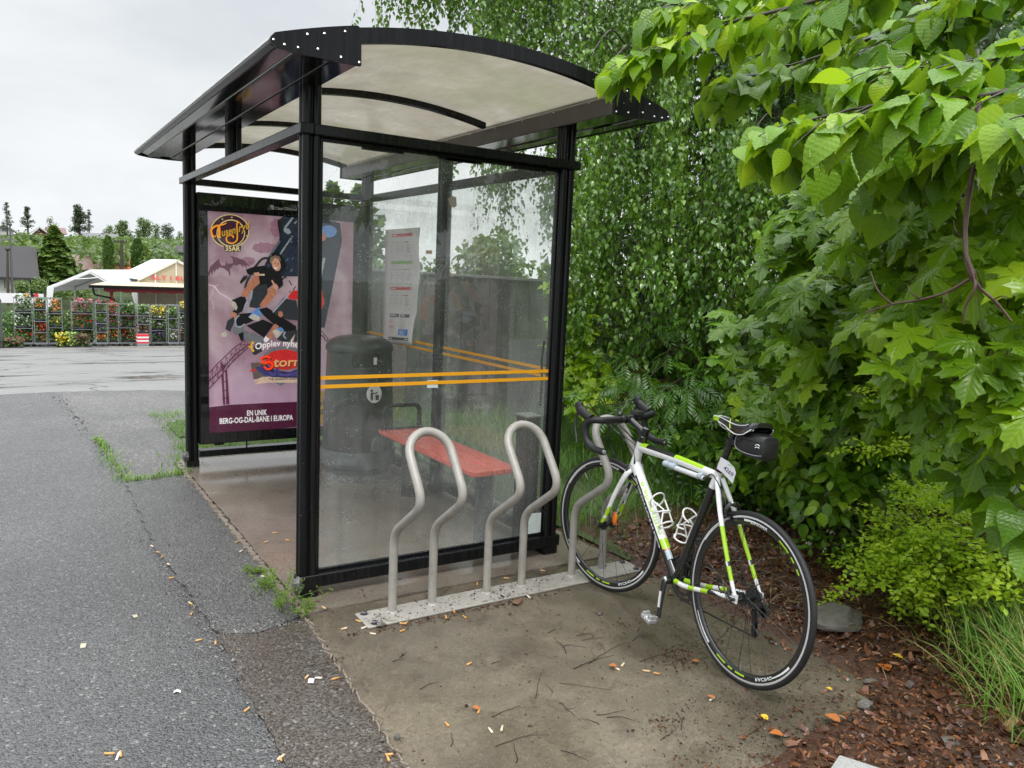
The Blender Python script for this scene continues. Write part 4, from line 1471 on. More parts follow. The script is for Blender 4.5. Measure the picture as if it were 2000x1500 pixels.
PP('C', [(212, 480), (300, 540), (250, 610), (225, 560)], cpu2)
PL('C', [(1550, 0), (1640, 60), (1730, 170), (1900, 330)], 12, cpu2)
PL('C', [(1550, 50), (1640, 110), (1740, 240), (1900, 420)], 14, cpu2)
for i in range(7): PL('C', [(1560 + 50 * i, 5 + 48 * i), (1580 + 46 * i, 75 + 55 * i)], 8, cpu2)
# ride train: dark masses, bars and seats
PP('A', [(1560, 320), (1690, 200), (1910, 190), (2600, 210), (2600, 900), (2300, 1500), (1300, 1500), (1250, 1260), (1400, 960), (1560, 720)], cbl)
PP('A', [(1520, 330), (1640, 250), (1700, 330), (1640, 420), (1570, 460), (1620, 560), (1560, 620), (1530, 440)], cdk)
PP('A', [(1760, 700), (1910, 640), (2400, 700), (2400, 1300), (1900, 1450), (1700, 1200)], pm('deep_blue', (.016, .022, .055)))
PP('A', [(1650, 490), (1760, 500), (1810, 580), (1740, 620), (1660, 560)], cst)
PL('A', [(1840, 270), (1680, 480)], 40, cst)
PL('A', [(1830, 660), (1580, 1030)], 34, cst)
PL('A', [(1560, 760), (1370, 1060)], 50, cgr)
PL('B', catmull([(800, 180), (700, 190), (620, 270), (560, 360), (470, 520), (440, 620)], 5), 34, cdg)
PP('B', [(360, 530), (420, 440), (480, 430), (470, 480), (380, 560)], cdk)
rp_ = random.Random(8)
for k in range(150):
    x, y = rp_.uniform(1480, 2750), rp_.uniform(230, 1900)
    if x < 2060 - y * .5 or x > 2780 - max(0, y - 700) * .35: continue
    l_, a_ = rp_.uniform(30, 130), rp_.choice([-.9, -.9, .7, 1.2]) + rp_.uniform(-.2, .2)
    PL('A', [(x, y), (x + l_ * math.cos(a_), y + l_ * math.sin(a_))], rp_.uniform(8, 34), rp_.choice([cdk, cdk, cdk, cdg, cdg, cgr, cbl, pm('deep_blue', (.016, .022, .055)), cst if k % 2 else cdk, cbl2 if k % 6 == 0 else cdg, csk if k % 5 == 0 else cdk]))
# near rider
PP('B', [(450, 350), (560, 310), (720, 290), (800, 340), (960, 370), (1000, 560), (930, 640), (880, 540), (760, 640), (780, 830), (650, 900), (540, 900), (560, 620), (650, 560), (640, 430), (480, 420)], cdk)
PP('B', [(820, 110), (900, 85), (990, 150), (1050, 290), (1000, 380), (940, 380), (960, 230), (830, 140)], cdk)
PP('B', [(560, 600), (760, 560), (780, 800), (640, 920), (500, 900)], cdg)
PP('B', [(380, 720), (440, 620), (520, 510), (590, 430), (640, 450), (655, 540), (600, 590), (540, 660), (450, 760)], csk)
PP('B', [(650, 870), (770, 700), (770, 650), (840, 610), (900, 640), (890, 720), (790, 840), (700, 920)], csk)
PP('B', [(560, 400), (640, 385), (660, 430), (600, 445)], csk2)
PL('B', [(650, 425), (720, 425)], 26, crb)
PP('B', [(840, 590), (900, 560), (930, 610), (900, 650), (850, 620)], csk2)
PL('B', [(870, 580), (835, 510)], 24, csk2)
PP('B', [(800, 240), (810, 170), (880, 140), (940, 155), (970, 210), (950, 215), (850, 210), (830, 270)], chr_)
PP('B', circ(897, 275, 62, 98, 20, rot=-.25), csk2)
PP('B', [(820, 190), (860, 150), (940, 160), (968, 230), (930, 190), (870, 180), (840, 230)], chr_)
for x, y in ((880, 255), (925, 265)): PP('B', circ(x, y, 11, 7, 8), cdk)
PP('B', [(858, 305), (890, 322), (920, 318), (900, 345), (872, 335)], cwh)
PP('B', circ(905, 290, 8, 16, 8), csk)
# shoes and limbs
PP('B', [(240, 800), (380, 740), (440, 750), (460, 800), (400, 960), (330, 1000), (250, 960), (330, 910)], cdk)
PP('B', [(240, 800), (300, 830), (330, 900), (310, 950), (250, 880)], cshoe)
PL('B', catmull([(540, 660), (520, 780), (440, 880), (460, 970), (540, 950)], 5), 26, cst)
PP('B', [(240, 960), (330, 1000), (290, 1080), (240, 1040)], csk)
PP('B', [(180, 1100), (270, 1040), (290, 1100), (220, 1260), (150, 1220)], cdg)
PP('B', [(90, 1290), (150, 1250), (180, 1300), (150, 1340), (100, 1330)], cshoe)
PP('B', [(320, 1000), (560, 980), (560, 1100), (400, 1170), (300, 1180)], cdk)
PP('B', [(260, 1190), (420, 1170), (430, 1230), (300, 1300), (260, 1270)], cgr)
PL('B', catmull([(350, 1020), (300, 1080), (310, 1170), (370, 1190), (430, 1150)], 5), 22, cst)
PP('B', [(490, 1040), (560, 960), (640, 900), (700, 930), (660, 1060), (640, 1110), (540, 1080)], cbl2)
PP('B', [(490, 1045), (560, 1000), (660, 1040), (650, 1110), (560, 1085)], cshoe)
PP('B', [(640, 930), (760, 900), (1190, 1180), (1190, 1420), (990, 1240), (860, 1150), (700, 1010)], cdk)
PP('B', [(460, 1170), (700, 1080), (860, 1150), (720, 1350)], cdk)
PP('B', [(840, 970), (1000, 770), (1190, 800), (1240, 1100), (1060, 1080), (900, 1020)], cdg)
PL('B', [(1140, 650), (850, 970)], 22, cst)
PP('B', [(1070, 740), (1130, 660), (1260, 650), (1300, 760), (1180, 790), (1090, 780)], cred)
PP('B', [(930, 960), (980, 960), (1000, 1020), (960, 1050), (925, 1020)], csk)
PP('B', [(760, 1340), (880, 1140), (940, 1180), (820, 1370)], csk)
PP('B', [(710, 1380), (740, 1320), (800, 1370), (740, 1420)], cwh)
PP('B', [(840, 1250), (960, 1190), (1010, 1230), (920, 1370), (880, 1330)], cshoe)
PP('B', [(900, 1220), (960, 1190), (1010, 1230), (970, 1270)], cbl2)
PP('B', [(330, 1290), (420, 1230), (700, 1340), (720, 1450), (580, 1440), (400, 1350)], cgr)
PP('B', [(340, 1290), (420, 1260), (420, 1380), (380, 1400)], cdk)
PP('C', [(1000, 160), (1100, 60), (1290, 30), (1290, 190), (1100, 200)], cdg)
PL('C', catmull([(1120, 60), (1100, 110), (1130, 150)], 5), 20, cst)
PP('C', [(1190, 180), (1260, 90), (1230, 190)], crb)
# right of the post: further riders
PP('D', [(620, 425), (664, 436), (668, 470), (650, 560), (634, 640), (600, 640), (600, 425)], cbl)
PP('D', circ(641, 452, 17, 12, 14), cbl2)
PP('D', circ(630, 463, 7, 8, 12), csk)
PL('D', [(633, 505), (622, 560)], 5, cst)
PP('D', [(596, 585), (622, 540), (634, 590), (622, 620), (600, 625)], cred)
# slogan and emblem
PP('C', [(690, 250), (760, 240), (800, 330), (700, 385), (660, 360)], cdg)
PP('C', circ(1110, 430, 300, 165, 30), cgr)
PP('C', circ(1110, 445, 265, 140, 30), cred)
PP('C', [(640, 490), (860, 480), (880, 690), (680, 720)], cwd)
PP('C', [(700, 560), (860, 520), (980, 590), (1000, 550), (1040, 600), (1180, 620), (1330, 560), (1420, 600), (1380, 690), (1000, 705), (820, 660)], cnv)
for k in range(5):
    PL('C', catmull([(720 + 20 * k, 570 + 14 * k), (840, 560 + 26 * k), (960, 640 + 8 * k), (1000, 580 + 20 * k), (1100, 650 + 6 * k), (1350, 590 + 20 * k)], 5), 9, cvi)
PP('C', [(620, 600), (700, 570), (720, 600), (650, 612)], cred)
PP('C', [(980, 770), (1140, 760), (1065, 812)], cgr)
PP('C', [(670, 742), (810, 685), (1380, 705), (1380, 770), (900, 765), (690, 792), (740, 755)], crb)
for off, col in ((10, cdk), (0, crd2)):
    lay[0] += 1
    PL('C', catmull([(915 + off, 420 + off), (860 + off, 405 + off), (790 + off, 430 + off), (830 + off, 480 + off), (930 + off, 490 + off), (940 + off, 550 + off), (880 + off, 580 + off), (830 + off, 545 + off)], 6), 30, col)
    PL('C', [(770 + off, 490 + off), (860 + off, 505 + off)], 22, col)
for off, col in ((8, cdk), (0, pm('flame', (.80, .40, .16)))):
    lay[0] += 1
    y_ = YP - .0003 - lay[0] * .00014
    g = text_geo('torm', 1., .022)
    o = at(400 + (955 + off) / 7.142, 640 + (545 + off) / 7.142, 1, y_)
    e = at(400 + (1390 + off) / 7.142, 640 + (528 + off) / 7.142, 1, y_) - o
    put_text(poster, g, o, e / max(v[0] for v in g[0]), np.array([.01, 0, .10]), col)
lay[0] += 1
y_ = YP - .0003 - lay[0] * .00014
g = text_geo('THE DRAGON LEGEND', 1., .015)
o = at(400 + 885 / 7.142, 640 + 735 / 7.142, 1, y_)
e = at(400 + 1330 / 7.142, 640 + 722 / 7.142, 1, y_) - o
put_text(poster, g, o, e / max(v[0] for v in g[0]), np.array([0, 0, .027]), cdk)
for a, (x, y) in ((-.9, (660, 225)), (.05, (640, 265)), (.9, (665, 305))):
    PL('C', [(x - 30 * math.cos(a), y - 22 * math.sin(a)), (x + 28 * math.cos(a), y + 30 * math.sin(a))], [16, 34], cye)
lay[0] += 1
y_ = YP - .0003 - lay[0] * .00014
g = text_geo('Opplev nyhet', 1., .022)
wt = max(v[0] for v in g[0])
o = at(400 + 705 / 7.142, 640 + 310 / 7.142, 1, y_)
e = at(400 + 1345 / 7.142, 640 + 310 / 7.142, 1, y_) - o
put_text(poster, g, o, e / wt, np.array([0, 0, .068]), cwh, lambda x, y: (x - y * .12 * (1 - 2 * x / wt), y + 2.2 * (x / wt) * (1.15 - x / wt) * .62))
for body, x0, x1, yb, yb1, hh in (('EN UNIK', 585, 868, 1228, 1214, .058), ('BERG-OG-DAL-BANE I EUROPA', 203, 1230, 1342, 1286, .060)):
    lay[0] += 1
    y_ = YP - .0003 - lay[0] * .00014
    g = text_geo(body, 1., .022)
    o = at(400 + x0 / 7.142, 640 + yb / 7.142, 1, y_)
    e = at(400 + x1 / 7.142, 640 + yb1 / 7.142, 1, y_) - o
    put_text(poster, g, o, e / max(v[0] for v in g[0]), np.array([0, 0, hh]), cwh)
mats = [mat_poster()] + [v[1] for v in sorted(pc.values(), key=lambda t: t[0])]
ps = poster.build('poster', mats, None, smooth=0)
tag(ps, 'purple amusement park poster with riders on a rollercoaster and white slogan, inside the black case', 'poster')

# yellow price sheet low on the poster case
mb = MB()
mb.box((.90, 2.6555, .285), (1.13, 2.6630, .565))
for x in (.985, 1.03, 1.075, .94): mb.box((x, 2.6548, .485), (x + .016, 2.6554, .505), 2)
g = text_geo('Billett', 1., .012)
o = at(600, 796, 1, 2.6548); e = at(641, 790.5, 1, 2.6548) - o
put_text(mb, g, np.array([o[0], 2.6548, o[2]]), e / max(v[0] for v in g[0]), np.array([0, 0, .072]), 1)
g = text_geo('kr', 1., .012)
o = at(622, 810, 1, 2.6548); e = at(634, 808, 1, 2.6548) - o
put_text(mb, g, np.array([o[0], 2.6548, o[2]]), e / max(v[0] for v in g[0]), np.array([0, 0, .085]), 1)
tag(mb.build('price_sheet', [M['yellow_sheet'], M['ink'], M['greyink']], smooth=0), 'yellow ticket price sheet between the bin and the near post', 'notice')

# ---------------------------------------------------------------- timetable sheet on the back pane


def tt(u, v, off=0.):
    """u 0..1 left to right (Y falls), v 0..1 bottom to top"""
    y = 2.325 - .63 * u
    bot = .985 + .035 * u
    z = bot + (1.86 - bot) * v
    curl = .012 * math.sin(v * 9 + .6) * u + .035 * max(0, .32 - v) ** 1 * u * 1.4
    y += .06 * max(0, .42 - v) * u * 2.0 + .012 * math.sin(v * 8) * u
    return (1.3600 - .004 - abs(curl) - off, y, z)


tb = thing('timetable_sheet', 'white paper timetable sheet with coloured headings taped to the rear glass', 'timetable', (1.36, 2.0, 1.0))
mb = MB()
nu, nv = 10, 26
vs = [tt(i / nu, j / nv) for j in range(nv + 1) for i in range(nu + 1)]
fs = [(j * (nu + 1) + i, j * (nu + 1) + i + 1, (j + 1) * (nu + 1) + i + 1, (j + 1) * (nu + 1) + i) for j in range(nv) for i in range(nu)]
mb.add(vs, fs)
o = mb.build('sheet', M['paper'], tb, smooth=80)
sm = o.modifiers.new('s', 'SOLIDIFY'); sm.thickness = .0006; sm.offset = 0
mb = MB()


def tr(u0, u1, v0, v1, mi, n=4):
    for i in range(n):
        a, b = u0 + (u1 - u0) * i / n, u0 + (u1 - u0) * (i + 1) / n
        mb.add([tt(a, v0, .0012), tt(b, v0, .0012), tt(b, v1, .0012), tt(a, v1, .0012)], [(0, 1, 2, 3)], mi)


r_ = random.Random(2)
for v, mi in ((.945, 0), (.71, 1), (.485, 0)):
    tr(.20, .82, v - .013, v + .013, mi)
    tr(.23, .36, v - .005, v + .005, 5); tr(.77, .80, v - .006, v + .006, 5)
    tr(.22, .70, v - .062, v - .059, 3); tr(.55 if mi else .62, .72, v - .066, v - .056, mi)
    for u in (.205, .38, .53):
        for k in range(10): tr(u, u + .016, v - .085 - k * .0075, v - .081 - k * .0075, 3, 1)
    for k in range(3): tr(.2, .64, v - .09 - k * .022, v - .089 - k * .022, 3, 2)
    for k in range(12): tr(.65, .65 + r_.uniform(.08, .15), v - .085 - k * .0062, v - .083 - k * .0062, 3, 1)
    tr(.74, .80, v - .185, v - .178, 3, 1); tr(.64, .68, v - .185, v - .178, 3, 1)
tr(.20, .50, .232, .262, 2); tr(.54, .82, .232, .262, 2)
for a, b, v in ((.22, .36, .255), (.22, .42, .245), (.57, .65, .255), (.57, .68, .245)): tr(a, b, v - .003, v + .003, 5, 1)
for k in range(9):
    tr(.55, .80 - r_.uniform(0, .1), .215 - k * .011, .2175 - k * .011, 3, 2)
    tr(.22, .47 - r_.uniform(0, .12), .215 - k * .015, .2175 - k * .015, 3 if k not in (2, 5) else 0, 2)
for u, v in ((.21, .19), (.21, .15), (.27, .15), (.33, .15)): tr(u, u + .025, v - .008, v + .008, 0, 1)
tr(.53, .84, .075, .128, 4)
for k in range(5): tr(.56, .80 - r_.uniform(0, .1), .115 - k * .008, .1175 - k * .008, 5, 1)
tr(.20, .87, .03, .056, 2); tr(.23, .32, .039, .047, 5, 1); tr(.76, .85, .039, .047, 5, 1)
mb.build('print', [M['redink'], M['greenink'], M['slateink'], M['greyink'], M['blueink'], M['white']], tb, smooth=0)

# ---------------------------------------------------------------- bench
bn = thing('bench', 'narrow red slatted bench with a black hoop armrest inside the shelter', 'bench', (1.15, .88, .016))
YB0, YB1 = .21, 1.545
xs_ = [(1.000, 1.128), (1.136, 1.206), (1.214, 1.305)]
for i, (a, b) in enumerate(xs_):
    mb = MB()
    if i == 0:
        pts = [(b, YB0, .425), (b, YB1, .425), (a, YB1, .425)] + [(a + .045 - .045 * math.cos(t), YB0 + .045 - .045 * math.sin(t), .425) for t in np.linspace(0, PI / 2, 8)]
        mb.prism(pts, (0, 0, .033))
    else:
        mb.box((a, YB0, .425), (b, YB1, .458))
    mb.build('seat_slat', M['bench_red'], bn, bevel=.006)
for y in (.34, 1.36):
    mb = MB()
    mb.lathe([(0, .016), (.052, .016), (.052, .418)], (1.155, y, 0), 24)
    mb.box((1.02, y - .03, .412), (1.295, y + .03, .4245))
    mb.build('leg', M['bin'], bn)
mb = MB()
mb.tube(fillet([(1.02, 1.5, .458), (1.02, 1.5, .625), (1.29, 1.5, .625), (1.29, 1.5, .458)], .06, 7), .0155, 12)
mb.box((.995, 1.478, .4582), (1.312, 1.522, .466))
mb.build('armrest', M['black'], bn, bevel=.0)

# ---------------------------------------------------------------- litter bin
bx, by = 1.045, 2.03
bi = thing('litter_bin', 'round charcoal plastic litter bin standing in the far corner of the shelter', 'litter bin', (bx, by, .016))
CI = (bx, by, 0)
aim = math.atan2(-1.0, -.12)
h_ = .50
mb = MB()
mb.lathe([(.262, .235), (.2615, .28), (.254, .5), (.243, .8), (.240, .852), (.228, .852)], CI, 56)
mb.lathe([(.240, .852), (.236, .945), (.226, .945), (.226, .852), (.240, .852)], CI, 44, a0=aim + h_, a1=aim + 2 * PI - h_)
mb.lathe([(.226, .945), (.236, .945), (.238, .955), (.246, .962), (.247, .985), (.238, 1.005), (.21, 1.035), (.15, 1.058), (.08, 1.068), (0, 1.070)], CI, 56)
for sgn in (1, -1):
    t = aim + sgn * h_
    mb.obox((bx + math.cos(t) * .235, by + math.sin(t) * .235, .8985), (math.cos(t) * .012, math.sin(t) * .012, 0), (-math.sin(t) * .006, math.cos(t) * .006, 0), (0, 0, .0465))
body = mb.build('body', M['bin'], bi, smooth=40)
MB().lathe([(.20, .60), (.20, .944)], CI, 40).build('inner_liner', M['void'], bi)
mb = MB()
mb.lathe([(.245, .10), (.268, .115), (.275, .14), (.275, .222), (.270, .235), (.255, .236)], CI, 56)
mb.build('base_ring', M['bin_grey'], bi, smooth=40)
mb = MB()
mb.lathe([(.215, .066), (.215, .095), (.225, .104), (.246, .105)], CI, 48)
mb.build('plinth', M['bin_grey'], bi, smooth=40)
mb = MB()
mb.lathe([(.262, .016), (.257, .035), (.245, .058), (.20, .068), (0, .069)], CI, 40)
mb.v = [(v[0] + .006 * mnoise.noise((v[0] * 22, v[1] * 22, v[2] * 22)), v[1] + .006 * mnoise.noise((v[0] * 19, v[1] * 22, 4)), v[2]) for v in mb.v]
mb.build('footing', M['gravel'], bi, smooth=40)
# lock
t = aim + .27
c = np.array([bx + math.cos(t) * .262, by + math.sin(t) * .262, .285])
rd, tg = np.array([math.cos(t), math.sin(t), 0]), np.array([-math.sin(t), math.cos(t), 0])
mb = MB()
pf = [(-.048, -.045), (.048, -.045), (.050, .0), (.036, .052), (.012, .068), (-.018, .066), (-.042, .035)]
mb.prism([c - rd * .02 + tg * a + np.array([0, 0, b]) for a, b in pf], rd * .045)
lk = mb.build('lock_housing', M['bin_grey'], bi, bevel=.008)
MB().lathe([(.019, 0), (.019, .012), (.013, .012), (.012, .008), (0, .008)], c + rd * .025 + tg * .016 + np.array([0, 0, -.008]), 20, ax=rd).build('lock', M['bin'], lk)
# pictogram: person dropping litter in a bin
t = aim + .19
c = np.array([bx + math.cos(t) * .2505, by + math.sin(t) * .2505, .665])
rd, tg = np.array([math.cos(t), math.sin(t), 0]), np.array([-math.sin(t), math.cos(t), 0])
up = np.array([0, 0, 1.]) - rd * .04
mb = MB()
D = lambda a, b, o=.004: c + tg * a + up * b + rd * o
ND = 30
mb.add([D(.06 * math.cos(2 * PI * i / ND), .066 * math.sin(2 * PI * i / ND), .0035 - .0055 * (math.cos(2 * PI * i / ND)) ** 2) for i in range(ND)], [tuple(range(ND))])
for P in ([(-.030, .012), (-.014, .012), (-.012, -.045), (-.019, -.045), (-.022, -.015), (-.025, -.045), (-.032, -.045)], [(-.018, .012), (.014, .004), (.014, -.002), (-.018, .002)], [(.006, -.008), (.036, -.008), (.033, -.045), (.010, -.045)],
          [(-.022 + .009 * math.cos(a), .025 + .010 * math.sin(a)) for a in np.linspace(0, 2 * PI, 12, endpoint=False)], [(.012, .012), (.024, .016), (.022, .004), (.012, .002)]):
    mb.add([D(a, b, .0052) for a, b in P], [tuple(range(len(P)))], 1)
mb.build('pictogram', [M['white'], M['ink']], body, smooth=0)
t = aim + .23
c = np.array([bx + math.cos(t) * .238, by + math.sin(t) * .238, .90])
rd, tg = np.array([math.cos(t), math.sin(t), 0]), np.array([-math.sin(t), math.cos(t), 0])
MB().obox(c, tg * .011, (0, 0, .026), rd * .003).build('white_label', M['white'], body)

# ---------------------------------------------------------------- electrical box
eb = thing('cable_box', 'tall black metal box at the foot of the right rear post', 'electrical box', (1.30, .1, .016))
MB().box((1.245, .06, .03), (1.335, .17, .775)).build('box', M['black'], eb, bevel=.004)
MB().box((1.238, .053, .775), (1.342, .177, .785)).build('lid', paint('box_lid_grey', (.20, .22, .21), .4), eb, bevel=.002)
MB().box((1.255, .07, .016), (1.325, .16, .03)).build('foot', M['black'], eb)
mb = MB()
mb.tube(catmull([(1.325, .05, 1.2), (1.318, .055, 1.08), (1.322, .05, .98), (1.318, .05, .84)], 6), .006, 8)
tag(mb.build('loose_cable', M['black']), 'short black cable hanging inside the glass beside the right post', 'cable')
# ================================================================ road bicycle
RW = .336
_psi, _phi, _st = .1097, .0727, .253
BF = np.array([math.sin(_psi), math.cos(_psi), 0.])
BR_ = np.array([math.cos(_psi), -math.sin(_psi), 0.])
BU = math.cos(_phi) * np.array([0, 0, 1.]) + math.sin(_phi) * BR_
BN = math.cos(_phi) * BR_ - math.sin(_phi) * np.array([0, 0, 1.])
BO = np.array([1.2203, -1.5278, .0065])
BM = Matrix(((BF[0], -BN[0], BU[0], BO[0]), (BF[1], -BN[1], BU[1], BO[1]), (BF[2], -BN[2], BU[2], BO[2]), (0, 0, 0, 1)))
bike = bpy.data.objects.new('road_bicycle', None)
COL.objects.link(bike)
bike['_local'] = 1
bike.matrix_world = BM
tag(bike, 'white, lime green and black racing bicycle with drop handlebars leaning in the rack', 'bicycle')


def L3(u, v, w=0.): return np.array([u, w, v + RW])       # frame-plane survey values -> bike space


def fr(px, py, w=0.):
    """survey helper: measured direction -> bike space on the plane w metres left of the frame"""
    d = ray(px, py)
    o = BO - BN * w
    t = ((o - CP) @ BN) / (d @ BN)
    q = CP + t * d - BO
    return np.array([q @ BF, w, q @ BU])


bk = lambda n, c, r=.28, coat=.5, **k: paint(n, c, r, 0, .06, 14, coat=coat, **k)
mW = bk('white_gloss_frame', (.83, .84, .84))
mLm = bk('lime_gloss', (.38, .66, .012))
mK = bk('black_gloss', (.011, .011, .012), .22)
mKm = paint('black_rubber', (.014, .014, .015), .5, 0, .2, 30, bump=.15, bscale=220)
mTape = paint('bar_tape', (.013, .013, .014), .42, 0, .2, 30)
mAl = paint('bright_alloy', (.62, .62, .63), .25, 1, .1, 30)
mAd = paint('dark_alloy', (.10, .10, .105), .32, .8, .15, 30)
mRim = paint('brushed_rim', (.66, .66, .66), .35, .35, .05, 30)
mOr = paint('orange_reflector', (.85, .20, .01), .2, 0, .1, 90, coat=.6)
FM = [mW, mLm, mK, M['white'], mAd]

BBp, HT, SC = L3(.431, -.081), L3(.80, .453), L3(.257, .432)
AX = unit(np.array([-.292, 0, .956]))
HB = HT - AX * .135
FA0 = L3(.983, 0)


def steer(p):
    p = np.asarray(p, float) - HT
    c, s = math.cos(_st), math.sin(_st)
    return HT + p * c + np.cross(AX, p) * s + AX * np.dot(AX, p) * (1 - c)


def steer_mb(mb):
    mb.v = [tuple(steer(v)) for v in mb.v]
    return mb


def recolor(mb, f0, fn):
    """choose the paint of faces from index f0 on by where their centre lies"""
    for i in range(f0, len(mb.f)):
        c = np.mean([mb.v[k] for k in mb.f[i]], axis=0)
        k = fn(c)
        if k is not None: mb.m[i] = k


def lerp(a, b, t): return np.asarray(a) * (1 - t) + np.asarray(b) * t


fmb = MB()
# head tube
fmb.tube([HB - AX * .004, HB + AX * .02, HT - AX * .02, HT], [.0235, .0215, .021, .0225], 18, mi=0)
# down tube
d0, d1 = BBp + np.array([.012, 0, .012]), HB + AX * .022
n0 = len(fmb.f)
fmb.tube([lerp(d0, d1, t) for t in np.linspace(0, 1, 25)], [(.0255, .0245)] * 25, 20, mi=0, ref=(0, 1, 0))
dd1 = unit(d1 - d0)
pp1 = np.cross(dd1, (0, 1, 0)); pp1 = pp1 if pp1[0] > 0 else -pp1       # towards front / underside


def dt_col(c):
    t = np.dot(c - d0, dd1) / np.linalg.norm(d1 - d0)
    h = np.dot(c - d0, pp1)
    if t < .22: return 2
    if t < .30 and h < -.004: return 1
    return 2 if h > -.005 and t < .86 else 0


recolor(fmb, n0, dt_col)
# top tube
t0, t1 = HT - AX * .028, SC - np.array([0, 0, .012])
n0 = len(fmb.f)
fmb.tube([lerp(t0, t1, t) + np.array([0, 0, .006 * math.sin(PI * t)]) for t in np.linspace(0, 1, 41)], [(.0235 - .006 * t, .0205 - .004 * t) for t in np.linspace(0, 1, 41)], 20, mi=0, ref=(0, 1, 0))


def tt_col(c):
    t = np.dot(c - t0, t1 - t0) / np.dot(t1 - t0, t1 - t0)
    a = lerp(t0, t1, t)
    up = c[2] - a[2]
    if up > .010:
        if .02 < t < .12: return 1
        if .12 < t < .50: return 2
        if .50 < t < .86: return 1
    return 0


recolor(fmb, n0, tt_col)
# seat tube
s0, s1 = BBp, SC + unit(SC - BBp) * .015
n0 = len(fmb.f)
fmb.tube([lerp(s0, s1, t) for t in np.linspace(0, 1, 21)], [.017] * 21, 18, mi=0)
recolor(fmb, n0, lambda c: 0 if np.dot(c - s0, s1 - s0) / np.dot(s1 - s0, s1 - s0) > .84 else 2)
# stays
for w in (1, -1):
    P = catmull([SC + np.array([-.012, w * .014, -.018]), lerp(SC, L3(0, 0), .35) + np.array([0, w * .040, 0]), lerp(SC, L3(0, 0), .75) + np.array([0, w * .058, 0]), L3(.004, .012, w * .064)], 9)
    n0 = len(fmb.f)
    fmb.tube(P, [(.0115 - .004 * i / 27, .010 - .003 * i / 27) for i in range(len(P))], 14, mi=0)

    def ss(c):
        t = (SC[2] - c[2]) / (SC[2] - RW)
        return 1 if .44 < t < .70 or .745 < t < .86 else 2 if .70 <= t < .725 else (1 if .1 < t <= .44 and c[0] * w * 0 - (c[0] - (.25 * (1 - t))) > 9 else 0)
    recolor(fmb, n0, ss)
    P = catmull([BBp + np.array([-.03, w * .026, .002]), BBp + np.array([-.13, w * .045, .015]), L3(.12, -.022, w * .058), L3(.004, .0, w * .065)], 9)
    n0 = len(fmb.f)
    fmb.tube(P, [(.011 - .003 * i / 27, .012 - .004 * i / 27) for i in range(len(P))], 14, mi=0)
    recolor(fmb, n0, lambda c: 1 if .36 < c[0] < .40 or .24 < c[0] < .29 or .165 < c[0] < .205 else (2 if .06 < c[0] < .16 and c[2] < .318 else 0))
    fmb.box((-.012, w * .065 - .003, RW - .014), (.018, w * .065 + .003, RW + .02), 0)
# bottom bracket shell, seat clamp
fmb.lathe([(0, -.040), (.0215, -.040), (.0215, .040), (0, .040)], BBp, 24, ax=(0, 1, 0), mi=2)
sd = unit(SC - BBp)
fmb.lathe([(.0165, 0), (.0195, 0), (.0195, .014), (.0165, .014)], SC + sd * .012, 20, ax=sd, mi=2)
fmb.box(tuple(SC + sd * .018 + np.array([-.03, -.007, -.006])), tuple(SC + sd * .018 + np.array([-.016, .007, .006])), 2)
frame = fmb.build('frame', FM, bike, smooth=40)


def tube_text(parent, body, a, b, up, rad, off, h, m, bold=.02, lift=.0012):
    """lettering wrapped on a round tube running a -> b; up = direction of letter tops, off = angle centre"""
    g = text_geo(body, 1., bold)
    wt = max(v[0] for v in g[0])
    a, b = np.asarray(a, float), np.asarray(b, float)
    d = unit(b - a)
    Lg = np.linalg.norm(b - a)
    up = unit(up - d * np.dot(up, d))
    out = np.cross(d, up)
    mb = MB()
    V = []
    for x, y, z in g[0]:
        t = (y - .36) * h / rad + off
        V.append(a + d * (x / wt * Lg) + (up * math.sin(t) + out * math.cos(t)) * (rad + lift))
    mb.add(V, g[1])
    return mb.build('lettering', m, parent, smooth=0)


mSil = mat_flat('pale_letter', (.72, .73, .74), .35)
sideL = np.array([0, 1., 0])
tube_text(frame, 'cannondale', lerp(d0, d1, .23), lerp(d0, d1, .86), pp1, .0250, .36, .025, mSil, .03, .0012)
tube_text(frame, 'cannondale', lerp(d0, d1, .32), lerp(d0, d1, .80), pp1, .0250, -.78, .026, mLm, .02, .0012)
tube_text(frame, 'CAAD8', lerp(s0, s1, .34), lerp(s0, s1, .80), np.array([-1., 0, 0]), .0172, .45, .024, mSil, .02, .0012)
mb = MB()
for i in range(4):
    a, b = lerp(t0, t1, .16 + .0 * i), lerp(t0, t1, .46)
    off = np.array([0, -.006 + .004 * i, .0215])
    mb.bar(a + off, b + off + np.array([0, 0, -.0015]), .0012, .0008)
mb.build('pinstripe', mSil, frame)
c = lerp(d0, d1, .16)
mb = MB()
nb = np.cross(dd1, pp1)
mb.tube([lerp(d0, d1, .115) - pp1 * .016 + sideL * .006, lerp(d0, d1, .205) - pp1 * .016 + sideL * .006], .0145, 14)
mb.tube([lerp(d0, d1, .19) - pp1 * .016 + sideL * .006, lerp(d0, d1, .20) - pp1 * .016 + sideL * .006], .0148, 14, mi=1)
mb.build('down_tube_sticker', [paint('pale_label', (.52, .60, .66), .3), mOr], frame)

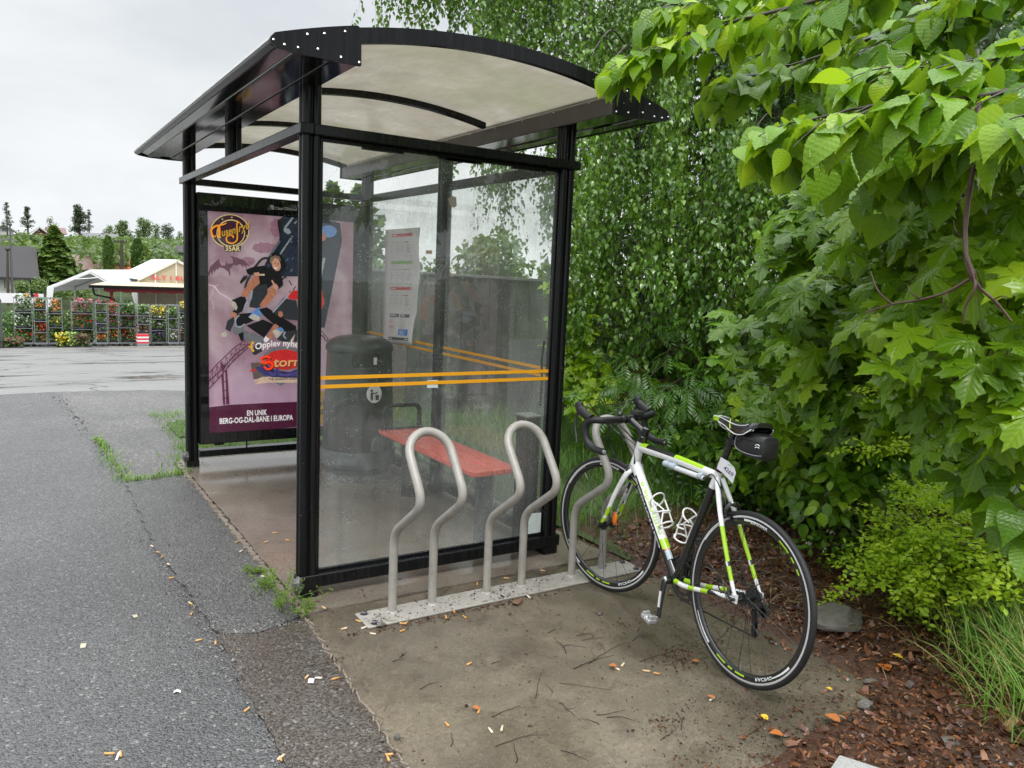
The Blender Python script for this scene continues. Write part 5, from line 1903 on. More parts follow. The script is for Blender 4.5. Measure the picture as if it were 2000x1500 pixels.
# fork (steered)
mb = MB()
cr = HB - AX * .012
mb.tube([HB - AX * .002, cr, cr - AX * .012], [.022, .021, .018], 18, mi=0)
for w in (1, -1):
    P = catmull([cr + np.array([0, w * .010, -.002]), cr + np.array([.012, w * .034, -.028]), lerp(cr, FA0, .45) + np.array([.004, w * .045, 0]), lerp(cr, FA0, .8) + np.array([-.004, w * .050, 0]), FA0 + np.array([-.002, w * .052, .008])], 8)
    n0 = len(mb.f)
    mb.tube(P, [(.0165 - .008 * i / (len(P) - 1), .011 - .004 * i / (len(P) - 1)) for i in range(len(P))], 14, mi=0, ref=(0, 1, 0))

    def fk(c, w=w):
        t = (cr[2] - c[2]) / (cr[2] - RW)
        inner = (c[1] * w) < (.028 + .02 * t)
        if .66 < t < .80 or .84 < t < .93: return 1
        if t > .93: return 2
        return 2 if inner and t > .25 else 0
    recolor(mb, n0, fk)
    mb.box(tuple(FA0 + np.array([-.012, w * .052 - .003, -.012])), tuple(FA0 + np.array([.010, w * .052 + .003, .014])), 2)
fork = steer_mb(mb).build('fork', FM, bike, smooth=40)
fa_, fb_ = steer(lerp(cr, FA0, .82) + np.array([-.0, -.047, 0])), steer(lerp(cr, FA0, .36) + np.array([0, -.042, 0]))
tube_text(fork, 'cannondale', fa_, fb_, np.array([1., 0, .3]), .0125, .1, .022, mSil, .03, .003)
mb = MB()
sc_ = steer(lerp(cr, FA0, .22) + np.array([-.008, .046, 0]))
for k in (-1, 1):
    mb.tube(catmull([sc_ + np.array([-.002, .008, .012 * k + .006]), sc_ + np.array([.008, .009, .012 * k]), sc_ + np.array([-.006, .008, .012 * k - .006])], 5), .0022, 6)
mb.build('fork_emblem', mSil, fork)


def wheel(name, center, steered, rear):
    w = bpy.data.objects.new(name, None)
    # the wheel itself is the tyre mesh; rim, spokes and hub are its pieces
    fin = (lambda m_: steer_mb(m_)) if steered else (lambda m_: m_)
    bpy.data.objects.remove(w)
    mb = MB()
    pr = [(RW - .0125 + .0125 * math.cos(a), .0125 * math.sin(a)) for a in np.linspace(-2.6, 2.6, 17)]
    mb.lathe(pr, center, 88, ax=(0, 1, 0))
    ty = fin(mb).build(name, mKm, bike, smooth=50)
    mb = MB()
    mb.lathe([(.3215, .0095), (.3195, .0105), (.3095, .0105)], center, 88, ax=(0, 1, 0), mi=0)
    mb.lathe([(.3095, -.0105), (.3195, -.0105), (.3215, -.0095)], center, 88, ax=(0, 1, 0), mi=0)
    mb.lathe([(.3095, .0104), (.3055, .0104), (.292, .009), (.284, .005), (.282, 0), (.284, -.005), (.292, -.009), (.3055, -.0104), (.3095, -.0104)], center, 88, ax=(0, 1, 0), mi=1)
    fin(mb).build('rim', [mRim, mK], ty, smooth=50)
    # printed marks on the rim flanks
    mb = MB()
    for sgn in (1, -1):
        for k, (a0, a1, r0, r1, mi) in enumerate(((.5, 1.0, .305, .309, 0), (1.35, 1.75, .296, .305, 0), (2.0, 2.2, .293, .300, 1), (2.26, 2.34, .293, .300, 1), (2.42, 2.5, .293, .300, 1), (3.7, 4.05, .296, .305, 0), (4.55, 4.72, .293, .300, 1), (4.78, 4.86, .293, .300, 1), (4.92, 5.1, .293, .300, 1), (5.3, 5.75, .296, .305, 0))):
            n = max(2, int((a1 - a0) / .06))
            for i in range(n):
                u0, u1 = a0 + (a1 - a0) * i / n, a0 + (a1 - a0) * (i + 1) / n
                tp = [1 - .6 * (j / n if mi == 0 else 0) for j in (i, i + 1)]
                yy = lambda r: sgn * (.0113 - .0014 * (.3055 - r) / .0135)
                P = [(u0, r0), (u1, r0), (u1, r0 + (r1 - r0) * tp[1]), (u0, r0 + (r1 - r0) * tp[0])]
                mb.add([center + np.array([r * math.cos(u), yy(r), r * math.sin(u)]) for u, r in P], [(0, 1, 2, 3)], mi)
        for body, ac in (('RACING', 1.62), ('RACING', 4.2)):
            g = text_geo(body, 1., .02)
            wt = max(v[0] for v in g[0])
            V = []
            for x, y, z in g[0]:
                an = ac - sgn * (x / wt - .5) * .30
                r = .290 + y * .017
                V.append(center + np.array([r * math.cos(an), sgn * (.0116 - .0014 * (.3055 - r) / .0135), r * math.sin(an)]))
            mb.add(V, g[1], 2)
    fin(mb).build('rim_decal', [M['white'], mLm, mSil], ty, smooth=0)
    mb = MB()
    ns = 24 if rear else 20
    for i in range(ns):
        a = 2 * PI * i / ns
        sd_ = 1 if i % 2 else -1
        b = a + (.9 if (i // 2) % 2 else -.9) * (1 if rear else .3)
        mb.tube([center + np.array([.022 * math.cos(b), sd_ * (.026 if rear else .032), .022 * math.sin(b)]), center + np.array([.285 * math.cos(a), sd_ * .002, .285 * math.sin(a)])], .00105, 5, cap=False)
    fin(mb).build('spokes', mK, ty)
    mb = MB()
    hw = .062 if rear else .048
    mb.lathe([(0, -hw), (.010, -hw), (.012, -.034), (.026, -.032), (.026, -.028), (.013, -.026), (.0125, .026), (.026, .028), (.026, .032), (.012, .034), (.010, hw), (0, hw)], center, 24, ax=(0, 1, 0))
    # quick release lever and skewer nut
    e = hw + .016
    mb.tube([center + np.array([0, -e - .008, 0]), center + np.array([0, e + .006, 0])], .0065, 12)
    mb.tube(catmull([center + np.array([0, e, 0]), center + np.array([.012, e + .012, .012]), center + np.array([.02, e + .010, .045])], 5), [.006, .006, .0055, .0055, .005, .005, .005, .005, .0045, .004, .003], 8)
    fin(mb).build('hub', mK, ty)
    mb = MB()
    a = -1.62 if rear else .9
    mb.tube([center + np.array([.283 * math.cos(a), 0, .283 * math.sin(a)]), center + np.array([.245 * math.cos(a), 0, .245 * math.sin(a)])], [.003, .0022], 8)
    fin(mb).build('valve', mAl, ty)
    return ty


rw_ = wheel('rear_wheel', L3(0, 0), False, True)
fw_ = wheel('front_wheel', FA0, True, False)
# spoke reflector
mb = MB()
c = FA0 + np.array([-.055, .012, .045])
mb.ball(c, 1, 14, 8, sc3=(.016, .008, .036))
mb.bar(c + np.array([-.01, -.006, -.03]), c + np.array([.01, -.006, .03]), .006, .006)
steer_mb(mb).build('spoke_reflector', mOr, fw_, smooth=60)

# stem, bars
ST0 = HT + AX * .045
CL = L3(.888, .548)
mb = MB()
mb.lathe([(.0225, 0), (.0225, .028), (.018, .032), (.018, .072), (.012, .075), (0, .075)], HT, 20, ax=AX)
mb.tube([ST0, lerp(ST0, CL, .3), CL], [.0185, .0165, .0165], 14)
mb.lathe([(.0165, -.024), (.0205, -.022), (.0205, .022), (.0165, .024)], CL, 20, ax=(0, 1, 0))
for w in (-.016, .016): mb.tube([CL + np.array([.018, w, .012]), CL + np.array([.024, w, .012])], .004, 8)
steer_mb(mb).build('stem', mK, bike, smooth=40)
mb = MB()
mbt = MB()
for w in (1, -1):
    P = [(.888, 0, .548), (.888, .06, .549), (.889, .12, .551), (.898, .178, .553), (.93, .203, .551), (.962, .207, .532), (.970, .209, .495), (.955, .211, .452), (.915, .213, .424), (.868, .215, .418), (.835, .216, .420)]
    Q = catmull([L3(a, c_, w * b) for a, b, c_ in P], 6)
    mb.tube(Q[:8], .0135, 12)
    k = len(Q)
    mbt.tube(Q[5:], [.0163 + .0009 * ((i % 3) == 0) for i in range(k - 5)], 14)
    e = Q[-1]
    mbt.lathe([(0, .002), (.011, .001), (.014, -.003)], e, 14, ax=unit(Q[-1] - Q[-2]), mi=1)
bar_ = steer_mb(mb).build('handlebar', mK, bike, smooth=50)
steer_mb(mbt).build('bar_tape', [mTape, mAl], bar_, smooth=50)
for w in (1, -1):
    mb = MB()
    P = catmull([L3(.945, .556, w * .205), L3(.985, .572, w * .206), L3(1.015, .590, w * .206), L3(1.030, .622, w * .205)], 6)
    n = len(P)
    mb.tube(P, [(.016 + .003 * math.sin(i / n * 3), .020 + .004 * math.sin(i / n * 3)) for i in range(n - 1)] + [(.010, .012)], 14)
    lv = steer_mb(mb).build('brake_hood', mKm, bike, smooth=60)
    mb = MB()
    P = catmull([L3(1.012, .585, w * .206), L3(1.035, .555, w * .207), L3(1.036, .50, w * .209), L3(1.02, .455, w * .214), L3(1.012, .430, w * .218)], 6)
    mb.tube(P, [(.009 - .003 * i / len(P), .0055) for i in range(len(P))], 10)
    steer_mb(mb).build('brake_lever', mAd, lv, smooth=60)
# lamp bracket / bell cluster by the stem
mb = MB()
mb.lathe([(.0155, -.010), (.019, -.010), (.019, .010), (.0155, .010)], L3(.888, .5485, .055), 16, ax=(0, 1, 0))
mb.ball(L3(.900, .572, .055), .014, 12, 8)
mb.lathe([(.0155, -.010), (.019, -.010), (.019, .010), (.0155, .010)], L3(.888, .5485, -.05), 16, ax=(0, 1, 0))
mb.box(tuple(L3(.86, .565, -.078)), tuple(L3(.915, .582, -.03)))
steer_mb(mb).build('bar_mount', mAd, bike, smooth=40)
# cables
def cable(P, r=.0026): MB().tube(P, r, 7).build('cable', mK, bike)


for w in (1, -1):
    h = L3(1.0, .588, w * .19)
    for dz, end in ((.0, HT + np.array([.03, w * .022, -.05])), (.02, HT + np.array([.045, w * .012, -.02]))):
        P = catmull([steer(h), steer(h + np.array([.02, -w * .05, .0 + dz])), steer(L3(1.02 + dz, .555 + dz, w * .09)), steer(L3(.965 + dz, .50, w * .04)), end, end + np.array([-.02, 0, -.06])], 7)
        cable(P)
P = catmull([steer(L3(.93, .52, .03)), steer(L3(.975, .47, .045)), steer(L3(.97, .40, .03)), steer(L3(.93, .335, .012))], 7)
cable(P)
cable(catmull([t1 + np.array([.05, .014, -.012]), t1 + np.array([0, .026, .004]), L3(.195, .36, .016), L3(.165, .30, .012)], 7), .0026)
cable(catmull([L3(.075, -.012, .062), L3(.095, .035, .075), L3(.07, .06, .078), L3(.03, .0, .082), L3(.0, -.02, .07)], 6), .0028)
cable(catmull([HT + np.array([.02, .02, -.06]), lerp(d1, d0, .2) + pp1 * .024 + sideL * .012, lerp(d1, d0, .7) + pp1 * .025 + sideL * .01, d0 + pp1 * .024], 6), .0022)
# brakes
for nm, c, st in (('rear_brake', L3(.160, .318), False), ('front_brake', HB - AX * .012 + np.array([.022, 0, -.006]), True)):
    mb = MB()
    for w in (1, -1):
        P = catmull([c + np.array([-.012, -w * .008, .016]), c + np.array([-.014, w * .018, .018]), c + np.array([-.012, w * .032, -.004]), c + np.array([-.012, w * .026, -.034])], 5)
        mb.tube(P, [(.008, .006)] * len(P), 8)
        q_ = c + np.array([-.012, w * .0185, -.030])
        mb.obox(q_, (.022, 0, .006), (0, .0055, 0), (-.002, 0, .006))
    mb.tube([c + np.array([-.028, 0, .012]), c + np.array([.02, 0, .012])], .0075, 10)
    mb.ball(c + np.array([-.026, .018, .024]), .007, 8, 6, 1)
    (steer_mb(mb) if st else mb).build(nm, [mK, mAl], bike, smooth=50)

# crankset
CBk = BBp
mb = MB()
le = L3(.420, -.245, .078)
mb.lathe([(0, .010), (.013, .010), (.016, .006), (.016, 0)], CBk + sideL * .058, 20, ax=(0, 1, 0), mi=1)
mb.lathe([(.016, 0), (.020, -.002), (.020, -.018), (.016, -.018)], CBk + sideL * .060, 20, ax=(0, 1, 0))
P = [CBk + sideL * .060, lerp(CBk + sideL * .063, le, .3), lerp(CBk + sideL * .063, le, .75), le]
mb.tube(P, [(.016, .010), (.0145, .009), (.0125, .0075), (.0125, .007)], 14, ref=(0, 1, 0))
re = 2 * CBk - L3(.420, -.245, .0); re = np.array([re[0], -.078, re[2]])
mb.build('crank_arm', [mK, mAl], bike, smooth=50)
mb = MB()
P = [CBk - sideL * .060, lerp(CBk - sideL * .063, re, .3), lerp(CBk - sideL * .063, re, .75), re]
mb.tube(P, [(.016, .010), (.0145, .009), (.0125, .0075), (.0125, .007)], 14, ref=(0, 1, 0))
crank = mb.build('crank_arm', [mK, mAl], bike, smooth=50)
mb = MB()
a_, b_ = lerp(CBk + sideL * .0735, le, .3), lerp(CBk + sideL * .0725, le, .72)
mb.bar(a_ + sideL * .0035, b_ + sideL * .0055, .0035, .012, up=(1, 0, 0))
mb.build('crank_mark', mSil, crank)
mb = MB()
for r, y in ((.101, -.047), (.076, -.040)):
    pr = []
    for i in range(120):
        rr = r + (.0035 if i % 3 == 0 else 0)
        pr.append((rr, 2 * PI * i / 120))
    mb.lathe([(r - .014, -.0015), (r, -.0015), (r + .001, 0), (r, .0015), (r - .014, .0015), (r - .014, -.0015)], CBk + np.array([0, y, 0]), 60, ax=(0, 1, 0))
for k in range(5):
    a = 2 * PI * k / 5 + .3
    mb.bar(CBk + np.array([.015 * math.cos(a), -.046, .015 * math.sin(a)]), CBk + np.array([.09 * math.cos(a), -.046, .09 * math.sin(a)]), .016, .005, up=(0, 1, 0))
mb.build('chainring', mAd, crank, smooth=40)
for e, s in ((le, 1), (re, -1)):
    c = e + np.array([0, s * .050, 0])
    mb = MB()
    mb.tube([e, e + np.array([0, s * .075, 0])], .006, 10)
    mb.obox(c, (.030, 0, .006), (0, .022, 0), (-.0015, 0, .008))
    mb.obox(c + np.array([.022, 0, .012]), (.006, 0, 0), (0, .017, 0), (0, 0, .012))
    mb.obox(c + np.array([-.022, 0, .010]), (.006, 0, 0), (0, .014, 0), (0, 0, .010))
    mb.ball(c + np.array([0, s * .012, .004]), .011, 10, 6)
    mb.build('pedal', paint('worn_grey_alloy', (.50, .50, .51), .35, .5, .2, 40) if s == 1 else mAd, crank, smooth=40, bevel=.002)
# drivetrain
mb = MB()
for i in range(9): mb.lathe([(.020, 0), (.043 - .0031 * i, 0), (.043 - .0031 * i, -.0017), (.020, -.0017)], L3(0, 0, -.026 - .0038 * i), 36, ax=(0, 1, 0))
mb.build('cassette', mAd, rw_, smooth=40)
mb = MB()
g1, g2 = L3(-.005, -.062, -.040), L3(-.018, -.135, -.043)
for c in (g1, g2): mb.lathe([(0, .002), (.017, .002), (.019, 0), (.017, -.002), (0, -.002)], c, 20, ax=(0, 1, 0))
mb.bar(g1 + np.array([0, -.005, .01]), g2 + np.array([0, -.005, -.012]), .02, .003, up=(0, 1, 0))
mb.bar(g1 + np.array([0, .005, .01]), g2 + np.array([0, .005, -.012]), .016, .003, up=(0, 1, 0))
mb.tube([L3(-.004, -.018, -.070), L3(-.012, -.03, -.078)], .011, 10)
mb.obox(L3(-.018, -.048, -.075), (.020, 0, .010), (0, .012, 0), (-.008, 0, .018))
mb.tube([L3(-.01, -.062, -.075), g1], .012, 10)
mb.obox(L3(-.022, -.046, -.089), (.010, 0, .005), (0, .0015, 0), (-.004, 0, .010), 1)
mb.build('rear_derailleur', [mK, mAl], bike, smooth=40)
mb = MB()
rt = .098
top_a, top_b = CBk + np.array([0, -.046, rt]), L3(0, .036, -.040)
bot_a, bot_b = CBk + np.array([0, -.046, -rt]), g2 + np.array([0, 0, -.018])
mb.bar(top_a, top_b, .005, .0055).bar(bot_a, bot_b, .005, .0055).bar(g1 + np.array([-.017, 0, 0]), g2 + np.array([.017, 0, 0]), .0055, .008)
th = np.linspace(PI / 2, -PI / 2, 18)
mb.tube([CBk + np.array([rt * math.cos(t), -.046, rt * math.sin(t)]) for t in th], .004, 8)
mb.build('chain', mAd, bike, smooth=30)
mb = MB()
mb.obox(BBp + np.array([-.035, -.034, .105]), (.02, 0, -.005), (0, .002, 0), (.004, 0, .016)).obox(BBp + np.array([-.035, -.048, .105]), (.022, 0, -.005), (0, .002, 0), (.004, 0, .018)).tube([BBp + np.array([-.035, -.02, .12]), BBp + np.array([-.035, -.048, .118])], .007, 8)
mb.build('front_derailleur', mAd, bike)

# bottle cages
def cage(base, d, out, length):
    d, out = unit(d), unit(out)
    lat = np.array([0, 1., 0])
    mb = MB()
    C0 = base + out * .040
    ring = lambda t, r, a0, a1, tilt=0: [C0 + d * (t * length + tilt * math.cos(a)) + (out * math.cos(a) + lat * math.sin(a)) * r for a in np.linspace(a0, a1, 17)]
    rr = .0040
    mb.tube(ring(.98, .036, -2.5, 2.5, .016), rr, 8)
    mb.tube(ring(.52, .037, -2.2, 2.2, -.012), rr, 8)
    mb.tube(ring(.05, .034, -2.6, 2.6), rr, 8)
    for s in (1, -1):
        mb.tube([C0 + d * length * .98 + (-out * .8 + lat * s * .6) * .036, base + d * length * .85 + lat * s * .008, base + d * length * .1 + lat * s * .008, C0 + d * length * .05 + (-out * .86 + lat * s * .5) * .034], rr, 8)
        mb.tube([C0 + d * length * .95 + (out * .2 + lat * s * .98) * .036, C0 + d * length * .5 + (out * .9 + lat * s * .35) * .037, C0 + d * length * .06 + (out * .2 + lat * s * .97) * .034], rr, 8)
    mb.obox(base + d * length * .48 + out * .003, d * length * .4, lat * .007, out * .003)
    return mb.build('bottle_cage', bk('white_plastic_cage', (.78, .78, .77), .35, .2), bike, smooth=50)


cage(lerp(d0, d1, .36) - pp1 * .021, d1 - d0, -pp1, .135)
sn = np.cross(sd, (0, 1, 0)); sn = sn if sn[0] > 0 else -sn
cage(lerp(s0, s1, .30) + sn * .017, s1 - s0, sn, .125)

# seatpost and saddle
mb = MB()
tp = SC + sd * .205
mb.tube([SC + sd * .01, tp], .0145, 16, mi=0)
for t in (.115, .128, .145): mb.lathe([(.0148, 0), (.0150, .001), (.0150, .006), (.0148, .007)], SC + sd * t, 16, ax=sd, mi=1, a0=PI * .4, a1=PI * 1.1)
mb.obox(tp + np.array([0, 0, .006]), (.022, 0, 0), (0, .02, 0), (0, 0, .01), 0)
mb.build('seatpost', [mK, M['white']], bike, smooth=50)
mb = MB()
st_ = [(.325, .006, .660, .012), (.315, .014, .664, .018), (.28, .018, .666, .022), (.23, .024, .664, .030), (.18, .038, .664, .042), (.13, .056, .668, .050), (.08, .066, .676, .050), (.063, .066, .681, .044), (.048, .056, .684, .032), (.041, .035, .684, .022)]
NA = 15
vs, fs = [], []
for (x, hw, z, dp) in st_:
    for j in range(NA):
        t = -1 + 2 * j / (NA - 1)
        a = t * PI / 2
        vs.append(L3(x, z - dp * (1 - math.cos(a)) ** 1.0 * (abs(t) ** 1.2) - .004 * (1 - abs(t)) * (hw > .03), hw * math.sin(a) * (1.0 if abs(t) < .8 else .97)))
for i in range(len(st_) - 1):
    for j in range(NA - 1): fs.append((i * NA + j, i * NA + j + 1, (i + 1) * NA + j + 1, (i + 1) * NA + j))
fs.append(tuple(range(NA)))
fs.append(tuple(range((len(st_) - 1) * NA + NA - 1, (len(st_) - 1) * NA - 1, -1)))
n0 = len(mb.f)
mb.add(vs, fs)
recolor(mb, n0, lambda c: 1 if c[0] > .285 else None)
for w in (1, -1):
    ln = [L3(x, z - dp * .55 * (math.sin(.62 * PI / 2) ** 2), w * hw * math.sin(.70 * PI / 2)) + np.array([0, w * .0015, .006]) for x, hw, z, dp in st_[1:8]]
    mb.tube(catmull(ln, 4), .0018, 6, mi=2)
    ed = [L3(x, z - dp * .98, w * hw * 1.0) for x, hw, z, dp in st_[2:9]]
    mb.tube(catmull(ed, 4), .0022, 6, mi=2)
    mb.tube(catmull([L3(.215, .664, w * .012), L3(.20, .655, w * .028), L3(.185, .632, w * .037)], 4), .0025, 6, mi=1)
sad = mb.build('saddle', [mK, mLm, M['white']], bike, smooth=60)
mb = MB()
for w in (1, -1): mb.tube(catmull([L3(.29, .648, w * .012), L3(.24, .625, w * .020), L3(.14, .622, w * .022), L3(.06, .648, w * .035)], 6), .0035, 8)
mb.build('saddle_rails', mAl, sad)


def bike_obj(mb, name, mats, label, cat, **k):
    o = mb.build(name, mats, None, **k)
    o.matrix_world = BM
    return tag(o, label, cat)


# saddle bag
mb = MB()
sec = [(-.012, .556, .612, .034), (-.006, .542, .632, .042), (.04, .540, .640, .048), (.10, .542, .636, .046), (.15, .560, .622, .036), (.160, .585, .610, .02)]
vs, fs = [], []
NA = 20
for x, z0, z1, hw in sec:
    for j in range(NA):
        a = 2 * PI * j / NA
        ca, sa = math.cos(a), math.sin(a)
        vs.append(L3(x + (.6 - (z0 + z1) / 2) * 0, (z0 + z1) / 2 + (z1 - z0) / 2 * np.sign(sa) * abs(sa) ** .5, hw * np.sign(ca) * abs(ca) ** .5))
for i in range(len(sec) - 1):
    for j in range(NA): fs.append((i * NA + j, i * NA + (j + 1) % NA, (i + 1) * NA + (j + 1) % NA, (i + 1) * NA + j))
fs += [tuple(range(NA - 1, -1, -1)), tuple(range((len(sec) - 1) * NA, len(sec) * NA))]
mb.add(vs, fs)
bag = bike_obj(mb, 'saddle_bag', paint('black_nylon', (.016, .017, .018), .38, 0, .2, 20, bump=.2, bscale=200), 'small black zipped bag strapped under the bicycle saddle', 'saddle bag', smooth=50)
mb = MB()
pl_ = catmull([L3(-.007, .562, .041), L3(.02, .558, .0485), L3(.08, .558, .049), L3(.13, .566, .043), L3(.146, .59, .038), L3(.135, .615, .040), L3(.11, .625, .044)], 6)
mb.tube(pl_, .0016, 6)
mb.build('reflective_piping', M['greyink'], bag)
mb = MB()
mb.tube([L3(.0, .610, .0435), L3(.06, .610, .049), L3(.12, .606, .046)], .0028, 6)
mb.obox(L3(.118, .602, .047), (.012, 0, 0), (0, .002, 0), (0, 0, .004))
mb.build('zip', mKm, bag)
mb = MB()
for k in (-1, 1):
    mb.tube(catmull([L3(.004, .594 + k * .004, .0465), L3(.014, .597 + k * .005, .0475), L3(.024, .592 + k * .004, .0485)], 4), .002, 6)
mb.build('bag_emblem', M['white'], bag)
mb = MB()
mb.lathe([(.0155, -.012), (.019, -.012), (.019, .012), (.0155, .012)], SC + sd * .148, 16, ax=sd)
mb.obox(SC + sd * .148 + np.array([-.03, 0, .004]), (.022, 0, 0), (0, .012, 0), (0, 0, .010))
mb.build('strap', mKm, bag)

# race number folded round the seat post
z7 = lambda x, y, w: fr(1340 + x / 5.36, 780 + y / 5.36, w)
A = [z7(365, 605, .020), z7(445, 652, .030), z7(505, 715, .030), z7(522, 770, .030), z7(487, 880, .030), z7(390, 775, .030), z7(322, 722, .020)]
mb = MB()
mb.add(A, [(0, 1, 5, 6), (1, 2, 3, 4, 5)])
tg_ = bike_obj(mb, 'race_number', paint('damp_white_card', (.74, .73, .78), .5, 0, .04, 20), 'white card with the number 4269 folded round the bicycle seat post', 'number card', smooth=0)
m_ = tg_.modifiers.new('s', 'SOLIDIFY'); m_.thickness = .0008; m_.offset = 0
mb = MB()
g = text_geo('4269', 1., .012)
wt = max(v[0] for v in g[0])
o_, e_, u_ = z7(388, 728, .0312), z7(482, 812, .0312), z7(408, 690, .0312)
put_text(mb, g, o_, (e_ - o_) / wt, (u_ - o_) * 1.35)
mb.build('lettering', mat_flat('violet_ink', (.06, .05, .12)), tg_, smooth=0)
mb = MB()
mb.tube([z7(438, 680, .0312), z7(462, 686, .0312), z7(482, 705, .0312)], .0012, 6)
mb.build('print_mark', M['greenink'], tg_)
# white tube taped under the top tube
mb = MB()
a_, b_ = lerp(t0, t1, .40) + np.array([0, .013, -.030]), lerp(t0, t1, .88) + np.array([0, .013, -.026])
mb.tube([lerp(a_, b_, t) for t in (0, .03, .5, .97, 1)], [.009, .0115, .0115, .0115, .009], 14)
mb.tube([lerp(a_, b_, 1.0), lerp(a_, b_, 1.06)], [.0085, .008], 12, mi=1)
pump = bike_obj(mb, 'mini_pump', [bk('white_tube', (.66, .67, .69), .3, .3), mK], 'white mini pump taped along the underside of the top tube', 'bicycle pump', smooth=50)
mt = paint('clear_tape', (.42, .50, .56), .15, 0, .3, 60, bump=.6, bscale=90)
for t, w_ in ((.06, .035), (.22, .04), (.93, .022)):
    c = lerp(a_, b_, t)
    dr = unit(b_ - a_)
    mb = MB()
    P = [c - dr * w_ / 2, c, c + dr * w_ / 2]
    mb.tube([p + np.array([0, 0, .004]) for p in P], [(.0145, .0185), (.0155, .019), (.014, .018)], 12, ref=(0, 1, 0))
    mb.build('tape_wrap', mt, pump, smooth=50)
# ================================================================ vegetation
UP = np.array([0, 0, 1.])


def strip_leaf(st, curl=.25, fold=.15, wave=0., side=0.):
    """leaf blade from (y, halfwidth) stations: returns verts, uv, tris"""
    V, U = [], []
    for i, (y, x) in enumerate(st):
        zz = -curl * y * y + (wave * math.sin(i * 2.4))
        V += [(side * y * y, y, zz), (x + side * y * y, y + .02, zz + fold * x - .3 * curl * x * x * 2), (-x + side * y * y, y + .02, zz + fold * x - .3 * curl * x * x * 2)]
        U += [(0, y), (x, y), (-x, y)]
    F = []
    for i in range(len(st) - 1):
        a, b = 3 * i, 3 * i + 3
        F += [(a, a + 1, b + 1), (a, b + 1, b), (a + 2, a, b), (a + 2, b, b + 2)]
    return np.array(V), np.array(U), np.array(F)


def serr(st, n, amp):
    """resample with a saw-toothed edge"""
    ys = [s[0] for s in st]; xs = [s[1] for s in st]
    out = []
    for i in range(n + 1):
        y = ys[0] + (ys[-1] - ys[0]) * i / n
        x = float(np.interp(y, ys, xs))
        out.append((y, max(0, x + (amp if i % 2 else -amp) * (x > .05))))
    return out


LIN = [(-.06, .12), (0., .30), (.1, .42), (.25, .47), (.45, .42), (.65, .30), (.85, .12), (1.04, .0)]
LINS = [strip_leaf(serr(LIN, 22, .012), c, f, w, s) for c, f, w, s in ((.25, .18, .01, 0), (.45, .35, .012, .1), (.12, .10, .01, -.08), (.6, .25, .015, .05))]
OVA = [(0, .02), (.15, .20), (.4, .33), (.62, .30), (.82, .16), (1., .0)]
OVAS = [strip_leaf(OVA, c, f, 0, s) for c, f, s in ((.2, .25, 0), (.4, .4, .08), (.1, .15, -.06))]
BIR = [(0, .03), (.18, .33), (.45, .30), (.75, .12), (1., 0.)]
BIRS = [strip_leaf(BIR, c, f, 0, s) for c, f, s in ((.15, .2, 0), (.35, .3, .1), (.1, .1, -.1))]
SML = [(0, .05), (.35, .30), (.7, .26), (1., .0)]
SMLS = [strip_leaf(SML, .15, .2)]
HALF = [(0, 0), (.10, -.05), (.20, -.15), (.27, -.09), (.40, -.11), (.37, .02), (.31, .12), (.44, .13), (.57, .09), (.58, .21), (.71, .32), (.57, .35), (.53, .46), (.40, .42), (.26, .37), (.20, .42), (.23, .55), (.33, .62), (.21, .70), (.17, .84), (.07, .86), (0, 1.02)]


def maple_leaf(curl, droop, seed):
    r = random.Random(seed)
    out = [(x, y) for x, y in HALF] + [(-x, y) for x, y in HALF[-2:0:-1]]
    cen = [(0, .2)]
    V, U = [], []
    ring = [(x * .5, .2 + (y - .2) * .5) for x, y in out]
    for x, y in cen + ring + out:
        rr = math.hypot(x, y - .1)
        ang = math.atan2(abs(x), y)
        v = -droop * rr * rr + .10 * abs(math.sin(ang * 2.2)) * rr - curl * abs(x) ** 1.6
        V.append((x, y, v + r.uniform(-.015, .015) * (rr > .4)))
        U.append((x, y))
    n = len(out)
    F = []
    for i in range(n):
        j = (i + 1) % n
        F += [(0, 1 + i, 1 + j), (1 + i, 1 + n + i, 1 + n + j), (1 + i, 1 + n + j, 1 + j)]
    return np.array(V), np.array(U), np.array(F)


MAPS = [maple_leaf(.1, .18, 1), maple_leaf(.25, .35, 2), maple_leaf(-.08, .12, 3), maple_leaf(.3, .5, 4)]


def pinnate(n=6, curl=.25):
    V, U, F = [], [], []
    b = 0
    for k in range(n):
        y = .12 + .78 * k / (n - 1)
        for s in (1, -1):
            a = 1.0 if k < n - 1 else .75
            dx, dy = s * math.sin(a), math.cos(a)
            L = .36 * math.sin(PI * (.22 + .6 * k / n))
            px, py = dy, -dx
            pts = [(0, y), (dx * L * .45 + px * L * .16, y + dy * L * .45 + py * L * .16), (dx * L, y + dy * L), (dx * L * .45 - px * L * .16, y + dy * L * .45 - py * L * .16)]
            for (x, yy), uu in zip(pts, ((0, 0), (.3, .5), (0, 1), (-.3, .5))):
                V.append((x, yy, -curl * yy * yy - .25 * abs(x)))
                U.append(uu)
            F += [(b, b + 1, b + 2), (b, b + 2, b + 3)]
            b += 4
    V += [(-.008, 0, 0), (.008, 0, 0), (0, .98, -curl)]
    U += [(0, 0), (0, 0), (0, 1)]
    F.append((b, b + 1, b + 2))
    return np.array(V), np.array(U), np.array(F)


PINS = [pinnate(6, .25), pinnate(7, .45)]


